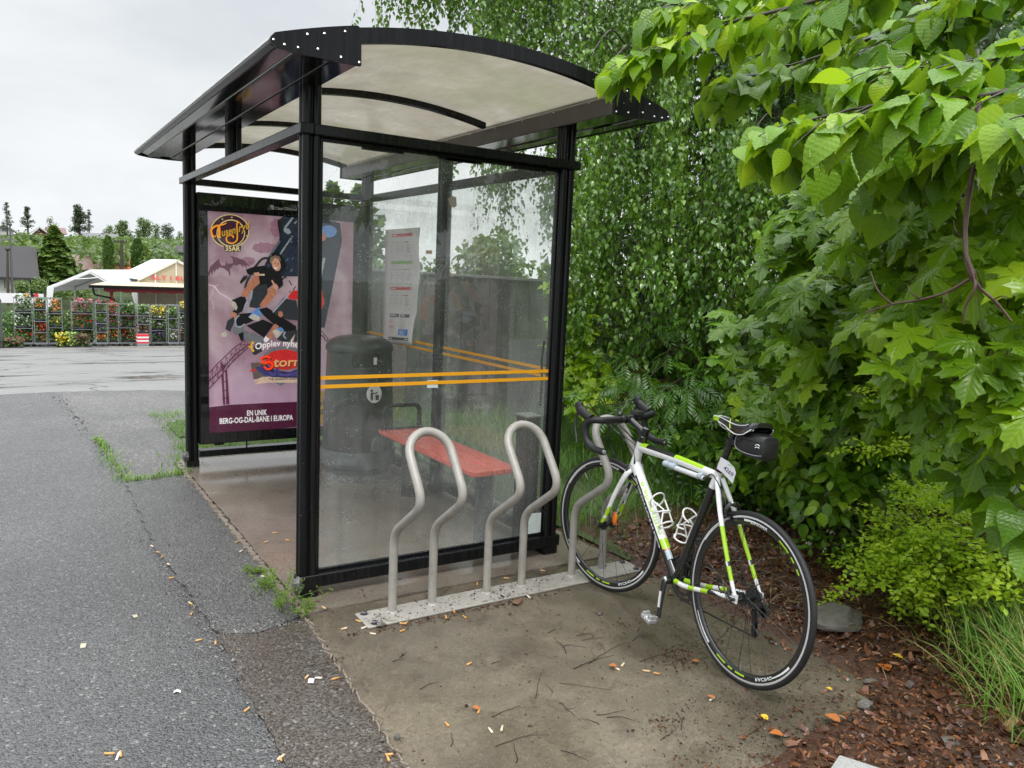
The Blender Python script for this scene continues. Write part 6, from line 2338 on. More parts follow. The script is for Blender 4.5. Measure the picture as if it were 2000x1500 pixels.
class Leaves:
    def __init__(s): s.P, s.A, s.N, s.S, s.R = [], [], [], [], []

    def add(s, p, a, n, size, r=None):
        s.P.append(p); s.A.append(a); s.N.append(n); s.S.append(size); s.R.append(random.random() if r is None else r)

    def build(s, name, tmpls, m, parent, smooth=True):
        P, A, N, S, Rn = [np.array(q, float) for q in (s.P, s.A, s.N, s.S, s.R)]
        k = rng.integers(0, len(tmpls), len(P))
        L = []
        for i, (v, u, f) in enumerate(tmpls):
            q = k == i
            if q.any(): L.append(scatter(v, u, f, P[q], A[q], N[q], S[q], Rn[q]))
        V, F, U, Q = cat_geo(L)
        return np_mesh(name, V, F, m, parent, uv=U, rnd=Q, smooth=smooth)


def rv(s=1.): return np.array([random.gauss(0, s), random.gauss(0, s), random.gauss(0, s)])


def twig_leaves(lv, p0, d, L, n, size, droop=.3, along=.5, side=.8, down=.5, nup=1., nout=None, jit=.25, rb=None, petiole=.25, sj=.25):
    """leaves set alternately along a drooping twig; returns twig points"""
    d = unit(d)
    pts = []
    tint = random.random() if rb is None else rb
    ph = random.random() < .5
    for i in range(n):
        t = (i + .6) / n
        p = p0 + d * L * t - UP * droop * L * t * t
        tg = unit(d - UP * 2 * droop * t)
        sd = np.cross(tg, UP)
        if np.linalg.norm(sd) < .1: sd = np.cross(tg, (1, 0, 0))
        sd = unit(sd) * (1 if (i % 2) == ph else -1)
        a = unit(tg * along + sd * side * (.3 if i == n - 1 else 1) - UP * down + rv(jit))
        nn = UP * nup + rv(jit * 1.2)
        if nout is not None: nn = nn + nout
        sz = size * random.uniform(1 - sj, 1 + sj)
        lv.add(p + a * sz * petiole, a, nn, sz, min(1, max(0, tint * .6 + random.random() * .4)))
        pts.append(p)
    return [p0] + pts


class Twigs:
    """many thin tapered stems in one mesh, 3-sided"""
    def __init__(s): s.mb = MB()

    def add(s, pts, r0, r1=.0006, seg=4):
        n = len(pts)
        if n > 1: s.mb.tube(pts, [r0 + (r1 - r0) * i / (n - 1) for i in range(n)], seg, cap=False)


def tree(name, label, cat, root, group=None):
    return thing(name, label, cat, tuple(root), group)


def trunk_mesh(t, root, top, r0, r1, limbs, m, seed=1):
    r = random.Random(seed)
    mb = MB()
    n = 7
    root, top = np.array(root, float), np.array(top, float)
    P = [root + (top - root) * i / (n - 1) + (np.array([r.gauss(0, .03), r.gauss(0, .03), 0]) if 0 < i < n - 1 else 0) for i in range(n)]
    mb.tube(catmull(P, 4), [r0 + (r1 - r0) * i / ((n - 1) * 4) for i in range((n - 1) * 4 + 1)], 10)
    for q, rr in limbs:
        q = np.array(q, float)
        h = r.uniform(.35, .95)
        s = root + (top - root) * h
        mid = (s + q) / 2 + np.array([0, 0, .12 * np.linalg.norm(q - s)]) + np.array([r.gauss(0, .06), r.gauss(0, .06), 0])
        Q = catmull([s, mid, q], 7)
        mb.tube(Q, [rr * (1 - .8 * i / (len(Q) - 1)) for i in range(len(Q))], 7)
    return mb.build('trunk', m, t, smooth=60)


def ell_pt(c, rad, lo=.55, hi=1.0, cond=None):
    while True:
        v = unit(rv())
        if cond is None or cond(v): break
    k = random.uniform(lo, hi)
    return np.array(c) + v * np.array(rad) * k, v


TOCAM = lambda p: unit(CP - np.asarray(p))

# ---------------------------------------------------------------- birch: hanging strands
random.seed(21)
t = tree('birch_tree', 'weeping birch hanging small leaves on long strands behind the shelter', 'tree', (6.3, 3.9, 0))
lv, tw = Leaves(), Twigs()
strand_tops = []


def curtain(px0, px1, py_top, py_bot, d0, d1, n, lmin, lmax):
    cl = max(3, n // 7)
    C = [(random.uniform(px0, px1), random.uniform(py_top, py_bot), random.uniform(d0, d1), random.uniform(lmin, lmax)) for _ in range(cl)]
    for i in range(n):
        c = random.choice(C)
        strand_tops.append((dd(c[0] + random.gauss(0, 17), c[1] + random.gauss(0, 30), c[2] + random.gauss(0, .10)), c[3] * random.uniform(.55, 1.15)))
    for c in C[::3]:
        a_ = dd(c[0] + 60, c[1] - 10, c[2] + .5)
        tw.add(catmull([a_, (a_ + dd(*c[:3])) / 2 + UP * .12, dd(*c[:3])], 5), .009, .003, 5)


# the drape right of the shelter
curtain(1125, 1500, 60, 440, 6.4, 8.0, 330, .5, 1.5)
curtain(1105, 1440, 330, 600, 6.2, 7.3, 210, .35, .95)
curtain(1250, 1540, 420, 660, 6.0, 7.0, 130, .3, .8)
curtain(1400, 1560, 250, 480, 5.9, 6.8, 80, .3, .8)
# over the roof
curtain(935, 1330, -230, 90, 7.6, 9.5, 430, .5, 1.3)
curtain(722, 830, -300, -200, 8.6, 9.4, 90, 1.0, 1.5)
curtain(846, 932, -300, -200, 8.4, 9.2, 80, 1.0, 1.5)
curtain(930, 1010, -280, -120, 8.2, 9., 18, .7, 1.2)
# behind the glass, thin
curtain(960, 1115, 150, 330, 7.6, 9.0, 64, .5, 1.4)
curtain(900, 960, 180, 260, 8.0, 9.0, 7, .3, .9)
for p, L in strand_tops:
    sway = np.array([random.gauss(0, .10), random.gauss(0, .10), 0])
    k = max(4, int(L / .030))
    tint = random.random()
    pts = []
    for i in range(k):
        s = i / k
        q = p + np.array([0, 0, -L * s]) + sway * s * s + np.array([math.sin(i * .7 + tint * 9), math.cos(i * .9 + tint * 7), 0]) * .012
        if i % 3 == 0: pts.append(q)
        for _ in range(1 if random.random() < .7 else 2):
            an = random.uniform(0, 2 * PI)
            a = np.array([math.cos(an) * .7, math.sin(an) * .7, -1.0]) + rv(.25)
            nn = np.array([math.cos(an), math.sin(an), .75]) + rv(.35)
            lv.add(q + np.array([math.cos(an), math.sin(an), -.3]) * .022, a, nn, random.uniform(.034, .060), min(.999, tint * .45 + random.random() * .5 + (.0 if random.random() > .006 else .3)))
    if random.random() < .8: tw.add(pts, .0022, .0008, 3)
lv.build('crown', BIRS, M['lf_birch'], t)
tw.mb.build('hanging_twigs', M['twig'], t, smooth=0)
limbs = [(dd(px, py, d), r) for px, py, d, r in ((1300, 300, 7.4, .03), (1400, 150, 7.5, .035), (1180, 120, 7.8, .03), (1000, -150, 8.6, .035), (1350, 480, 6.9, .022), (1250, 480, 6.9, .02), (800, -290, 9., .03), (1450, 420, 7.0, .025), (1050, 100, 8.6, .025))]
trunk_mesh(t, (6.3, 3.9, -.05), (6.0, 3.4, 5.2), .11, .05, limbs, M['bark'], 4)

# ---------------------------------------------------------------- backing trees: a deep thicket, its shade painted into the leaf colour
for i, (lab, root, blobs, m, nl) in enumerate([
    ('dense tree with shade coloured leaves filling the thicket behind the birch strands', (6.9, 2.2, 0), [((1420, 300, 9.2), (1.6, 1.6, 1.9)), ((1350, 620, 8.2), (1.1, 1.1, .9)), ((1500, 20, 9.5), (1.7, 1.7, 1.2)), ((1240, 380, 9.4), (.9, .9, 1.5)), ((1280, 700, 7.9), (.7, .7, .6)), ((1150, -30, 10.3), (1.5, 1.2, .95)), ((1000, -50, 10.4), (.7, .7, .7))], 'lf_shade', 900),
    ('tree with shade coloured leaves in the deep shade behind the maple', (6.4, .1, 0), [((1650, 350, 7.6), (1.2, 1.2, 1.4)), ((1620, 700, 7.0), (1.1, 1.1, .8)), ((1780, 60, 8.0), (1.4, 1.4, 1.0)), ((1480, 780, 7.2), (.8, .8, .6))], 'lf_shade', 900),
    ('tree with shade coloured leaves at the far right behind the low shrubs', (5.6, -1.6, 0), [((1900, 420, 6.4), (.9, .9, 1.4)), ((1850, 760, 6.2), (.9, .9, .8)), ((1990, 150, 6.4), (1., 1., 1.0)), ((1760, 880, 6.2), (.7, .7, .45)), ((2010, 900, 5.6), (.6, .6, .6))], 'lf_shade', 900)]):
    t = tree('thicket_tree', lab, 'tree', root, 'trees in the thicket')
    lv, tw = Leaves(), Twigs()
    limbs = []
    for (px, py, d), rad in blobs:
        c = dd(px, py, d)
        limbs.append((c, .03))
        for k in range(int(nl * rad[0] * rad[2] * .42)):
            p, v = ell_pt(c, rad, .35, 1.05)
            if p[2] < .35: continue
            pts = twig_leaves(lv, p, v + rv(.5) - UP * .1, random.uniform(.14, .3), random.randint(4, 6), .085, .3, .5, .8, .5, .9, v * .7, .3)
            if k % 3 == 0: tw.add([c + (p - c) * .5] + pts, .004, .001, 3)
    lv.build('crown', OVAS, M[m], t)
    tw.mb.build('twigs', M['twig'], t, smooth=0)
    trunk_mesh(t, np.array(root) - UP * .05, np.array(root) + np.array([-.2, 0, 3.4]), .09, .03, limbs, M['bark'], 10 + i)

# ---------------------------------------------------------------- rowan with feathery leaves
t = tree('rowan_tree', 'rowan with dark feathery compound leaves behind the bicycle handlebars', 'tree', (5.5, 1.4, 0))
lv, tw = Leaves(), Twigs()
blobs = [((1330, 690, 6.6), (.4, .4, .28), 26), ((1265, 740, 6.3), (.36, .36, .24), 22), ((1420, 730, 6.3), (.45, .45, .3), 32), ((1500, 590, 6.5), (.4, .4, .3), 22), ((1540, 640, 6.0), (.35, .35, .3), 18), ((1250, 790, 6.0), (.35, .35, .2), 20), ((1400, 800, 5.8), (.4, .4, .2), 20)]
for (px, py, d), rad, n in blobs:
    c = dd(px, py, d)
    for k in range(n):
        p, v = ell_pt(c, rad, .5, 1.05)
        o = unit(v + TOCAM(p) * .5)
        pts = twig_leaves(lv, p, o + rv(.35), .20, 4, .15, .4, .8, .6, .45, 1., o * .6, .22)
        tw.add([c * .6 + p * .4] + pts, .003, .001, 3)
lv.build('crown', PINS, M['lf_rowan'], t, smooth=False)
tw.mb.build('twigs', M['bark_red'], t, smooth=0)
trunk_mesh(t, (5.5, 1.4, -.05), (5.2, 1.2, 2.6), .05, .02, [(dd(a, b, c), .02) for (a, b, c), _, _ in blobs], M['bark'], 3)

# ---------------------------------------------------------------- maple
t = tree('maple_tree', 'maple with large lobed leaves reaching over the bed on the right', 'tree', (4.7, -.25, 0))
lv, tw = Leaves(), Twigs()
blobs = [((1740, 480, 4.6), (.42, .42, .36), 46), ((1640, 400, 5.0), (.35, .35, .3), 30), ((1620, 640, 4.6), (.28, .28, .2), 26), ((1720, 590, 4.4), (.35, .35, .22), 32), ((1870, 500, 3.9), (.40, .40, .40), 44), ((1960, 620, 3.5), (.30, .30, .30), 26),
         ((1930, 740, 3.3), (.22, .22, .12), 12), ((1680, 740, 4.3), (.26, .26, .14), 16), ((1600, 530, 4.9), (.28, .28, .25), 24), ((1850, 330, 4.2), (.4, .4, .3), 34), ((1960, 420, 3.8), (.3, .3, .3), 28), ((1560, 760, 4.8), (.25, .25, .16), 14), ((1800, 700, 4.5), (.3, .3, .2), 20), ((1490, 640, 5.2), (.25, .25, .2), 14)]
for (px, py, d), rad, n in blobs:
    c = dd(px, py, d)
    tint = random.uniform(.0, .85)
    for k in range(n):
        p, v = ell_pt(c, rad, .3, 1.)
        o = unit(v * .6 + TOCAM(p) * np.array([1, 1, .3]) * .9)
        pts = twig_leaves(lv, p, o + rv(.3), .17, random.randint(2, 4), .155, .3, .7, .65, .62, .75, o * .55, .22, rb=min(1, max(0, tint + random.gauss(0, .2))), petiole=.45)
        tw.add([c * .65 + p * .35] + pts, .0035, .0012, 4)
lv.build('crown', MAPS, M['lf_maple'], t)
tw.mb.build('twigs', M['bark_red'], t, smooth=0)
trunk_mesh(t, (4.7, -.25, -.05), (4.5, -.3, 3.4), .07, .03, [(dd(a, b, c), .018) for (a, b, c), _, _ in blobs], M['bark'], 6)
mb = MB()
DB = lambda L, r: mb.tube(catmull([dd(*q) for q in L], 6), [r * .72 * (1 - .6 * i / (6 * (len(L) - 1))) * (1 + .12 * math.sin(i * 2.3)) for i in range(6 * (len(L) - 1) + 1)], 8)
DB([(1912, 200, 2.15), (1905, 300, 2.1), (1886, 430, 2.1), (1890, 520, 2.05), (1912, 560, 2.05), (1945, 590, 2.05), (1975, 627, 2.05)], .0095)
DB([(1888, 500, 2.05), (1905, 555, 2.0), (1885, 600, 2.0), (1882, 634, 2.0)], .006)
DB([(1893, 545, 2.05), (1850, 570, 2.05), (1800, 585, 2.06), (1740, 595, 2.08), (1686, 612, 2.1)], .0055)
DB([(1742, 594, 2.08), (1715, 568, 2.08), (1700, 530, 2.1)], .0035)
for q_ in ([(1888, 470, 2.1), (1868, 452, 2.08), (1862, 430, 2.1)], [(1850, 570, 2.05), (1842, 590, 2.04), (1850, 612, 2.05)], [(1800, 585, 2.06), (1780, 572, 2.05), (1772, 556, 2.06)], [(1940, 585, 2.05), (1958, 578, 2.04), (1972, 584, 2.05)], [(1905, 330, 2.1), (1925, 352, 2.08), (1940, 385, 2.08)], [(1900, 360, 2.1), (1880, 378, 2.08), (1872, 400, 2.09)]): DB(q_, .0026)
DB([(1920, 560, 2.05), (1905, 530, 2.0), (1918, 640, 2.05)], .0022)
mb.build('bare_branch', M['bark_red'], t, smooth=60)

# young maple glowing beside the right post
t = tree('young_maple', 'young yellow green maple growing between the fence and the right post', 'tree', (3.75, 2.75, 0))
lv, tw = Leaves(), Twigs()
for (px, py, d), rad, n in [((1135, 560, 7.2), (.16, .2, .3), 22), ((1140, 690, 7.0), (.2, .2, .3), 34), ((1175, 770, 6.8), (.3, .2, .14), 26), ((1125, 640, 7.1), (.14, .2, .3), 18), ((1215, 745, 6.7), (.2, .2, .14), 16)]:
    c = dd(px, py, d)
    for k in range(n):
        p, v = ell_pt(c, rad, .2, 1.)
        o = unit(v * .6 + TOCAM(p) * .7)
        pts = twig_leaves(lv, p, o + rv(.4), .12, 3, .115, .3, .7, .7, .5, .9, o * .4, .25, rb=random.uniform(.75, 1), petiole=.45)
        tw.add(pts, .0025, .001, 3)
lv.build('crown', MAPS, M['lf_maple'], t)
tw.mb.build('twigs', M['bark_red'], t, smooth=0)
trunk_mesh(t, (3.75, 2.75, -.05), dd(1135, 560, 7.2), .02, .008, [(dd(1140, 690, 7.0), .007), (dd(1175, 770, 6.8), .007)], M['bark'], 6)

# ---------------------------------------------------------------- linden branches overhead
t = tree('linden_tree', 'linden with broad heart shaped leaves overhanging the upper right', 'tree', (4.4, -3.3, 0))
lv, tw = Leaves(), Twigs()
bmb = MB()


def linden_branch(pts, r, ntw, tl, size, leaves=5, tint=None, spread=1., dn=.75):
    P = catmull([dd(*q) for q in pts], 10)
    bmb.tube(P, [r * (1 - .75 * i / (len(P) - 1)) for i in range(len(P))], 7)
    n = len(P)
    for k in range(ntw):
        f = (k + random.random()) / ntw
        i = min(n - 2, int(f * (n - 1)))
        tg = unit(P[i + 1] - P[i])
        sd = unit(np.cross(tg, UP)) * random.choice((-1, 1))
        d = tg * .75 + sd * random.uniform(.3, .9) * spread + UP * random.uniform(-.35, .2)
        q = P[i]
        o = TOCAM(q) * np.array([1, 1, .2])
        L = tl * random.uniform(.6, 1.2)
        pp = twig_leaves(lv, q, d, L, leaves, size, .3, .55, .8, dn * random.uniform(.3, 1.0), .85, o * .4, .34, rb=(random.random() if tint is None else min(1, max(0, random.gauss(tint, .25)))), petiole=.32, sj=.38)
        tw.add(pp, .0028, .0012, 4)
    # terminal spray
    tg = unit(P[-1] - P[-2])
    for k in range(3):
        twig_leaves(lv, P[-1], tg + rv(.35), tl * .7, leaves, size * 1.05, .6, .6, .6, dn + .2, .8, TOCAM(P[-1]) * .5, .22, rb=.8, petiole=.28)


# the long low branch with bright hanging leaves
linden_branch([(2080, 150, 2.2), (1900, 190, 2.2), (1740, 200, 2.25), (1620, 225, 2.25), (1540, 245, 2.3)], .006, 34, .13, .074, 5, .7)
linden_branch([(2080, 60, 2.5), (1960, 110, 2.4), (1850, 130, 2.35), (1720, 130, 2.4)], .005, 22, .13, .074, 5, .55)
linden_branch([(2080, 215, 2.0), (2010, 225, 2.0), (1950, 235, 2.1)], .004, 8, .11, .076, 4, .7)
# the top branch towards the shelter roof
linden_branch([(1800, -60, 3.0), (1560, 10, 2.95), (1400, 50, 2.95), (1320, 75, 3.0), (1245, 100, 3.0)], .008, 30, .14, .072, 5, .75)
linden_branch([(1800, -140, 3.0), (1560, -50, 3.1), (1420, -15, 3.1), (1310, 10, 3.1)], .007, 20, .14, .072, 5, .7)
linden_branch([(1740, 60, 3.2), (1600, 110, 3.2), (1500, 140, 3.2), (1430, 160, 3.2)], .006, 16, .13, .070, 5, .6)
# deeper layers
for i in range(26):
    px, py, d = random.uniform(1470, 2060), random.uniform(-60, 330), random.uniform(2.9, 4.4)
    if py > 60 + (px - 1250) * .42: continue
    linden_branch([(px + 260, py - 70, d + .3), (px + 120, py - 20, d + .1), (px, py + 20, d)], .006, 12, .17, .072, 6, .3)
for i in range(9):
    px, py, d = random.uniform(1650, 2060), random.uniform(130, 310), random.uniform(2.7, 3.4)
    linden_branch([(px + 200, py - 60, d + .2), (px + 90, py - 20, d + .1), (px, py + 15, d)], .005, 6, .17, .095, 4, .4)
lv.build('crown', LINS, M['lf_linden'], t)
tw.mb.build('twigs', M['bark'], t, smooth=0)
bmb.build('branch', M['bark'], t, smooth=60)
trunk_mesh(t, (4.4, -3.3, -.05), (4.2, -3.2, 4.2), .13, .07, [(dd(2080, 150, 2.2), .02), (dd(2080, 60, 2.5), .02), (dd(1800, -60, 3.), .02), (dd(2080, 215, 2.), .015)], M['bark'], 9)

# ---------------------------------------------------------------- shrubs over the bed
for lab, root, blobs in [
    ('glossy leafed shrub with bright tips hanging just right of the saddle', (4.1, -.1, 0), [((1570, 870, 5.1), (.28, .28, .16), 60), ((1640, 900, 4.8), (.3, .3, .16), 62), ((1690, 850, 4.9), (.3, .3, .2), 60), ((1540, 800, 5.4), (.3, .3, .2), 50), ((1630, 960, 4.7), (.2, .2, .10), 26)]),
    ('glossy leafed shrub in the middle of the thicket under the maple', (4.6, -.6, 0), [((1780, 780, 5.0), (.35, .35, .25), 70), ((1840, 700, 5.0), (.35, .35, .25), 60), ((1700, 770, 5.2), (.35, .35, .22), 60), ((1760, 900, 4.9), (.3, .3, .16), 46)]),
    ('glossy leafed shrub behind the bicycle seat post', (4.6, .75, 0), [((1440, 860, 5.7), (.35, .35, .2), 54), ((1500, 740, 5.8), (.35, .35, .25), 56), ((1370, 850, 5.9), (.3, .3, .2), 44), ((1480, 900, 5.4), (.28, .28, .12), 34)])]:
    t = tree('glossy_shrub', lab, 'shrub', root, 'glossy shrubs in the thicket')
    lv, tw = Leaves(), Twigs()
    for (px, py, d), rad, n in blobs:
        c = dd(px, py, d)
        for k in range(n):
            p, v = ell_pt(c, rad, .3, 1.05)
            o = unit(v * .7 + TOCAM(p) * .6 + UP * .2)
            pts = twig_leaves(lv, p, o + rv(.3), .16, random.randint(4, 6), .072, .25, .55, .8, .35, 1., o * .5, .25, rb=(random.uniform(.6, 1) if v[2] < .2 and random.random() < .5 else random.uniform(0, .6)))
            if k % 2 == 0: tw.add([c * .6 + p * .4] + pts, .003, .001, 3)
    lv.build('crown', OVAS + LINS[:1], M['lf_shrub'], t)
    tw.mb.build('twigs', M['bark_red'], t, smooth=0)
    mb = MB()
    for (px, py, d), rad, n in blobs:
        c = dd(px, py, d)
        mb.tube(catmull([np.array(root) + rv(.06) * np.array([1, 1, 0]), (np.array(root) + c) / 2 + rv(.08), c], 6), [.012 - .008 * i / 12 for i in range(13)], 6)
    mb.build('stem', M['bark'], t, smooth=60)

# low barberry, yellow green
t = tree('barberry_shrub', 'low yellow green barberry spreading at the right edge of the bark', 'shrub', (3.0, -1.25, 0))
lv, tw = Leaves(), Twigs()
root = np.array([3.25, -1.2, .06])
for k in range(620):
    c, rad = random.choice([(dd(1840, 1065, 4.3), (.34, .32, .16)), (dd(1910, 1040, 4.2), (.36, .32, .16)), (dd(1790, 1110, 4.2), (.22, .2, .09)), (dd(1970, 1060, 4.1), (.3, .28, .14)), (dd(1870, 1110, 4.1), (.26, .22, .08))])
    p, v = ell_pt(c, rad, .3, 1.)
    if p[2] < .07: p[2] = .07 + random.random() * .05
    o = unit(v * np.array([1, 1, .4]) + TOCAM(p) * .35)
    pts = twig_leaves(lv, p, o + rv(.3), random.uniform(.12, .26), random.randint(9, 14), .027, .12, .5, .8, -.1, 1., o * .4, .35, rb=random.uniform(.3, 1.), petiole=.1)
    tw.add([root + (p - root) * .7] + pts, .0018, .0007, 3)
for px0, py0, d0, px1, py1, d1 in [(2060, 830, 3.6, 1690, 760, 3.9), (2060, 860, 3.5, 1830, 830, 3.7), (2050, 930, 3.5, 1650, 880, 4.0), (2060, 800, 3.6, 1860, 700, 3.8), (2060, 780, 3.6, 1900, 760, 3.7), (1990, 1040, 3.7, 1750, 950, 4.1), (2050, 1000, 3.6, 1800, 985, 4.0), (1900, 1050, 3.9, 1650, 1100, 4.2), (1850, 1100, 3.9, 1620, 1170, 4.1), (2040, 880, 3.6, 1930, 790, 3.7)]:
    a, b = dd(px0, py0, d0), dd(px1, py1, d1)
    P = catmull([a, (a + b) / 2 + UP * .06, b], 12)
    tw.add(P, .003, .001, 5)
    for i, q in enumerate(P[3:]):
        for _ in range(3): twig_leaves(lv, q, unit(b - a) + rv(.7), .07, 5, .021, .1, .5, .8, 0, 1., TOCAM(q) * .4, .4, rb=random.uniform(.5, 1.), petiole=.1)
lv.build('crown', SMLS, M['lf_lime'], t, smooth=False)
tw.mb.build('stems', M['bark_red'], t, smooth=0)

# linden sapling low at the right edge
t = tree('linden_sapling', 'linden sapling with broad ribbed leaves above the barberry', 'shrub', (3.7, -1.75, 0))
lv, tw = Leaves(), Twigs()
for px, py, d, n in [(1880, 925, 3.8, 5), (1960, 960, 3.5, 5), (1990, 1010, 3.4, 5), (1960, 900, 3.6, 5), (2010, 860, 3.5, 4)]:
    c = dd(px, py, d)
    for k in range(3):
        q = c + rv(.05)
        pts = twig_leaves(lv, q, TOCAM(q) + rv(.6), .16, n - 1, .10, .3, .6, .7, .45, 1., TOCAM(q) * .5, .22, rb=random.uniform(.15, .7), petiole=.3)
        tw.add(pts, .003, .001, 4)
    tw.add(catmull([np.array([3.7, -1.75, .05]) + rv(.03), (c + np.array([3.7, -1.75, .05])) / 2 + rv(.05) + UP * .1, c], 5), .006, .002, 5)
lv.build('crown', LINS, M['lf_linden'], t)
tw.mb.build('stem', M['bark'], t, smooth=0)

# ground cover under the thicket: vetch with pale violet flowers
mF = mat_flat('violet_petal', (.34, .24, .50), .5)
mF2 = mat_flat('cream_petal', (.55, .50, .42), .5)
for i, (px, py, sx, sy, n) in enumerate([(1520, 1020, .30, .2, 60), (1600, 1040, .28, .2, 60), (1680, 1060, .25, .2, 60), (1420, 1000, .3, .2, 50), (1740, 1130, .18, .14, 50), (1660, 1140, .16, .12, 40), (1560, 985, .35, .25, 60), (1700, 1010, .3, .3, 60)]):
    g0 = gp(px, py)
    lab = ['vetch with pale violet flowers trailing out behind the rear wheel top', 'vetch spreading between the rear wheel and the barberry', 'vetch close under the glossy shrub', 'leafy weed patch behind the bicycle seat stays', 'vetch trailing over the bark beside the barberry', 'small vetch runner in front of the thicket on the bark', 'shaded weed patch deep below the glossy shrub', 'shaded weed patch behind the barberry'][i]
    t = tree('vetch_plant', lab, 'plant', (g0[0], g0[1], 0), 'weeds under the thicket')
    lv, tw, fl = Leaves(), Twigs(), MB()
    for k in range(n):
        q = np.array([g0[0] + random.gauss(0, sx), g0[1] + random.gauss(0, sy), 0])
        q[2] = max(0, soil_z(q[0], q[1])) + random.uniform(.03, .16)
        d = np.array([random.gauss(0, 1), random.gauss(0, 1), .5]) + TOCAM(q) * .6
        pts = twig_leaves(lv, q, d, random.uniform(.10, .22), 6, .040, .25, .5, .8, .25, 1., TOCAM(q) * .5, .3, rb=random.uniform(0, .75))
        tw.add([np.array([q[0], q[1], 0])] + pts, .002, .0008, 3)
        if random.random() < .14:
            e = pts[-1] + UP * .02
            for j in range(5): fl.ball(e + unit(d) * .012 * j + rv(.004), .0045, 6, 4, 0 if i % 2 == 0 else 1, (1, 1, 1.5))
    lv.build('leaves', OVAS, M['lf_shrub'] if i in (4, 5, 0) else M['lf_shade'], t)
    tw.mb.build('stem', M['twig'], t, smooth=0)
    if fl.v: fl.build('flowers', [mF, mF2], t)

# ferny weed at the near post and a few small ones
for (px, py, hgt, n, lab) in [(548, 1190, .20, 17, 'feathery green weed growing at the foot of the near post'), (518, 1150, .09, 14, 'small green weed beside the open edge of the shelter floor'), (500, 1118, .05, 8, 'tiny green sprout at the shelter floor edge'), (590, 1196, .06, 10, 'creeping weed in front of the near post')]:
    g0 = gp(px, py, .006)
    t = tree('weed', lab, 'weed', (g0[0], g0[1], g0[2]), 'weeds at the shelter edge')
    lv, tw = Leaves(), Twigs()
    for k in range(n):
        d = unit(np.array([random.gauss(0, .55), random.gauss(0, .55), 1.]))
        L = hgt * random.uniform(.5, 1.1)
        b = g0 + np.array([random.gauss(0, .02), random.gauss(0, .03), 0])
        P = [b + d * L * s + np.array([d[0], d[1], -.2]) * .25 * L * s * s for s in np.linspace(0, 1, 7)]
        tw.add(P, .0015, .0006, 4)
        for q in P[2:]:
            for _ in range(2): twig_leaves(lv, q, d + rv(.7), .020, 4, .0085, .1, .7, .6, 0, 1., None, .4, rb=random.uniform(0, 1), petiole=.05)
    lv.build('leaves', SMLS, M['lf_weed'], t, smooth=False)
    tw.mb.build('stem', M['lf_weed'], t, smooth=0)

# ---------------------------------------------------------------- wooden fence
FA, FB = np.array([1.55, 4.94, 0]), np.array([7.2, .75, 0])
FB = FA + unit(np.array([1.55, -1.13, 0])) * 7.2
fd = unit(FB - FA)
fn = np.array([fd[1], -fd[0], 0])
fn = fn if np.dot(fn, CP - FA) > 0 else -fn
ft = thing('wooden_fence', 'dark brown board fence standing in the grass behind the shelter', 'fence', tuple((FA + FB) / 2))
mFen = wood('dark_stained_boards', (.050, .043, .039), .65, (14, 14, 2.2), .4)
mb = MB()
s, r_ = 0., random.Random(4)
zt = lambda u: 1.56 - .05 * u / 2.6
while s < 7.1:
    w_ = .142 + r_.uniform(-.004, .004)
    c = FA + fd * (s + w_ / 2) + fn * r_.uniform(-.004, .004)
    z1 = zt(s) + r_.uniform(-.006, .006)
    mb.obox(c + UP * (z1 / 2 + .03), fd * (w_ / 2 - .002), fn * .011, UP * (z1 / 2 - .03))
    s += w_
mb.bar(FA + UP * .75 - fn * .017, FB + UP * .75 - fn * .017, .006, 1.3)
mb.build('board_panel', mFen, ft, bevel=.003)
mb = MB()
mb.bar(FA + UP * (zt(0) + .012) - fd * .05, FB + UP * (zt(7.2) + .012), .11, .028)
mb.build('cap_rail', paint('weathered_cap', (.20, .19, .18), .5, 0, .2, 12), ft, bevel=.004)
for k in range(5):
    p = FA + fd * (.4 + 1.7 * k) - fn * .06
    MB().obox(p + UP * .72, fd * .045, fn * .045, UP * .74).build('post', mFen, ft)
for z in (.4, 1.15):
    MB().bar(FA + UP * z - fn * .03, FB + UP * z - fn * .03, .035, .09).build('rail', mFen, ft)
# ================================================================ the plant shop and the houses beyond the lot
def ZP(x, y, Y): return at(x / 4.285, 350 + y / 4.285, 1, Y)


def lot_z(y): return -.010 - .0785 * min(max(0., y - 7.2), 44)


# leaf-sized quads for far crowns
FQ = [(np.array([(-.5, 0, 0), (.5, .1, .1), (.4, .9, 0), (-.4, 1., .12)]), np.array([(-.3, 0), (.3, 0), (.3, 1), (-.3, 1)]), np.array([(0, 1, 2), (0, 2, 3)]))]


def blob_leaves(lv, c, rad, n, size, dn=.2, lo=.45, rb=None):
    for k in range(n):
        p, v = ell_pt(c, rad, lo, 1.06)
        k2 = mnoise.noise(tuple(p * (1.6 / max(rad))))
        if k2 < -.28: continue
        lv.add(p, v * .5 + rv(.6) - UP * dn, v + UP * .5 + rv(.4), size * random.uniform(.6, 1.3), min(1, max(0, (rb if rb is not None else .5) + .5 * k2 + random.gauss(0, .18))))


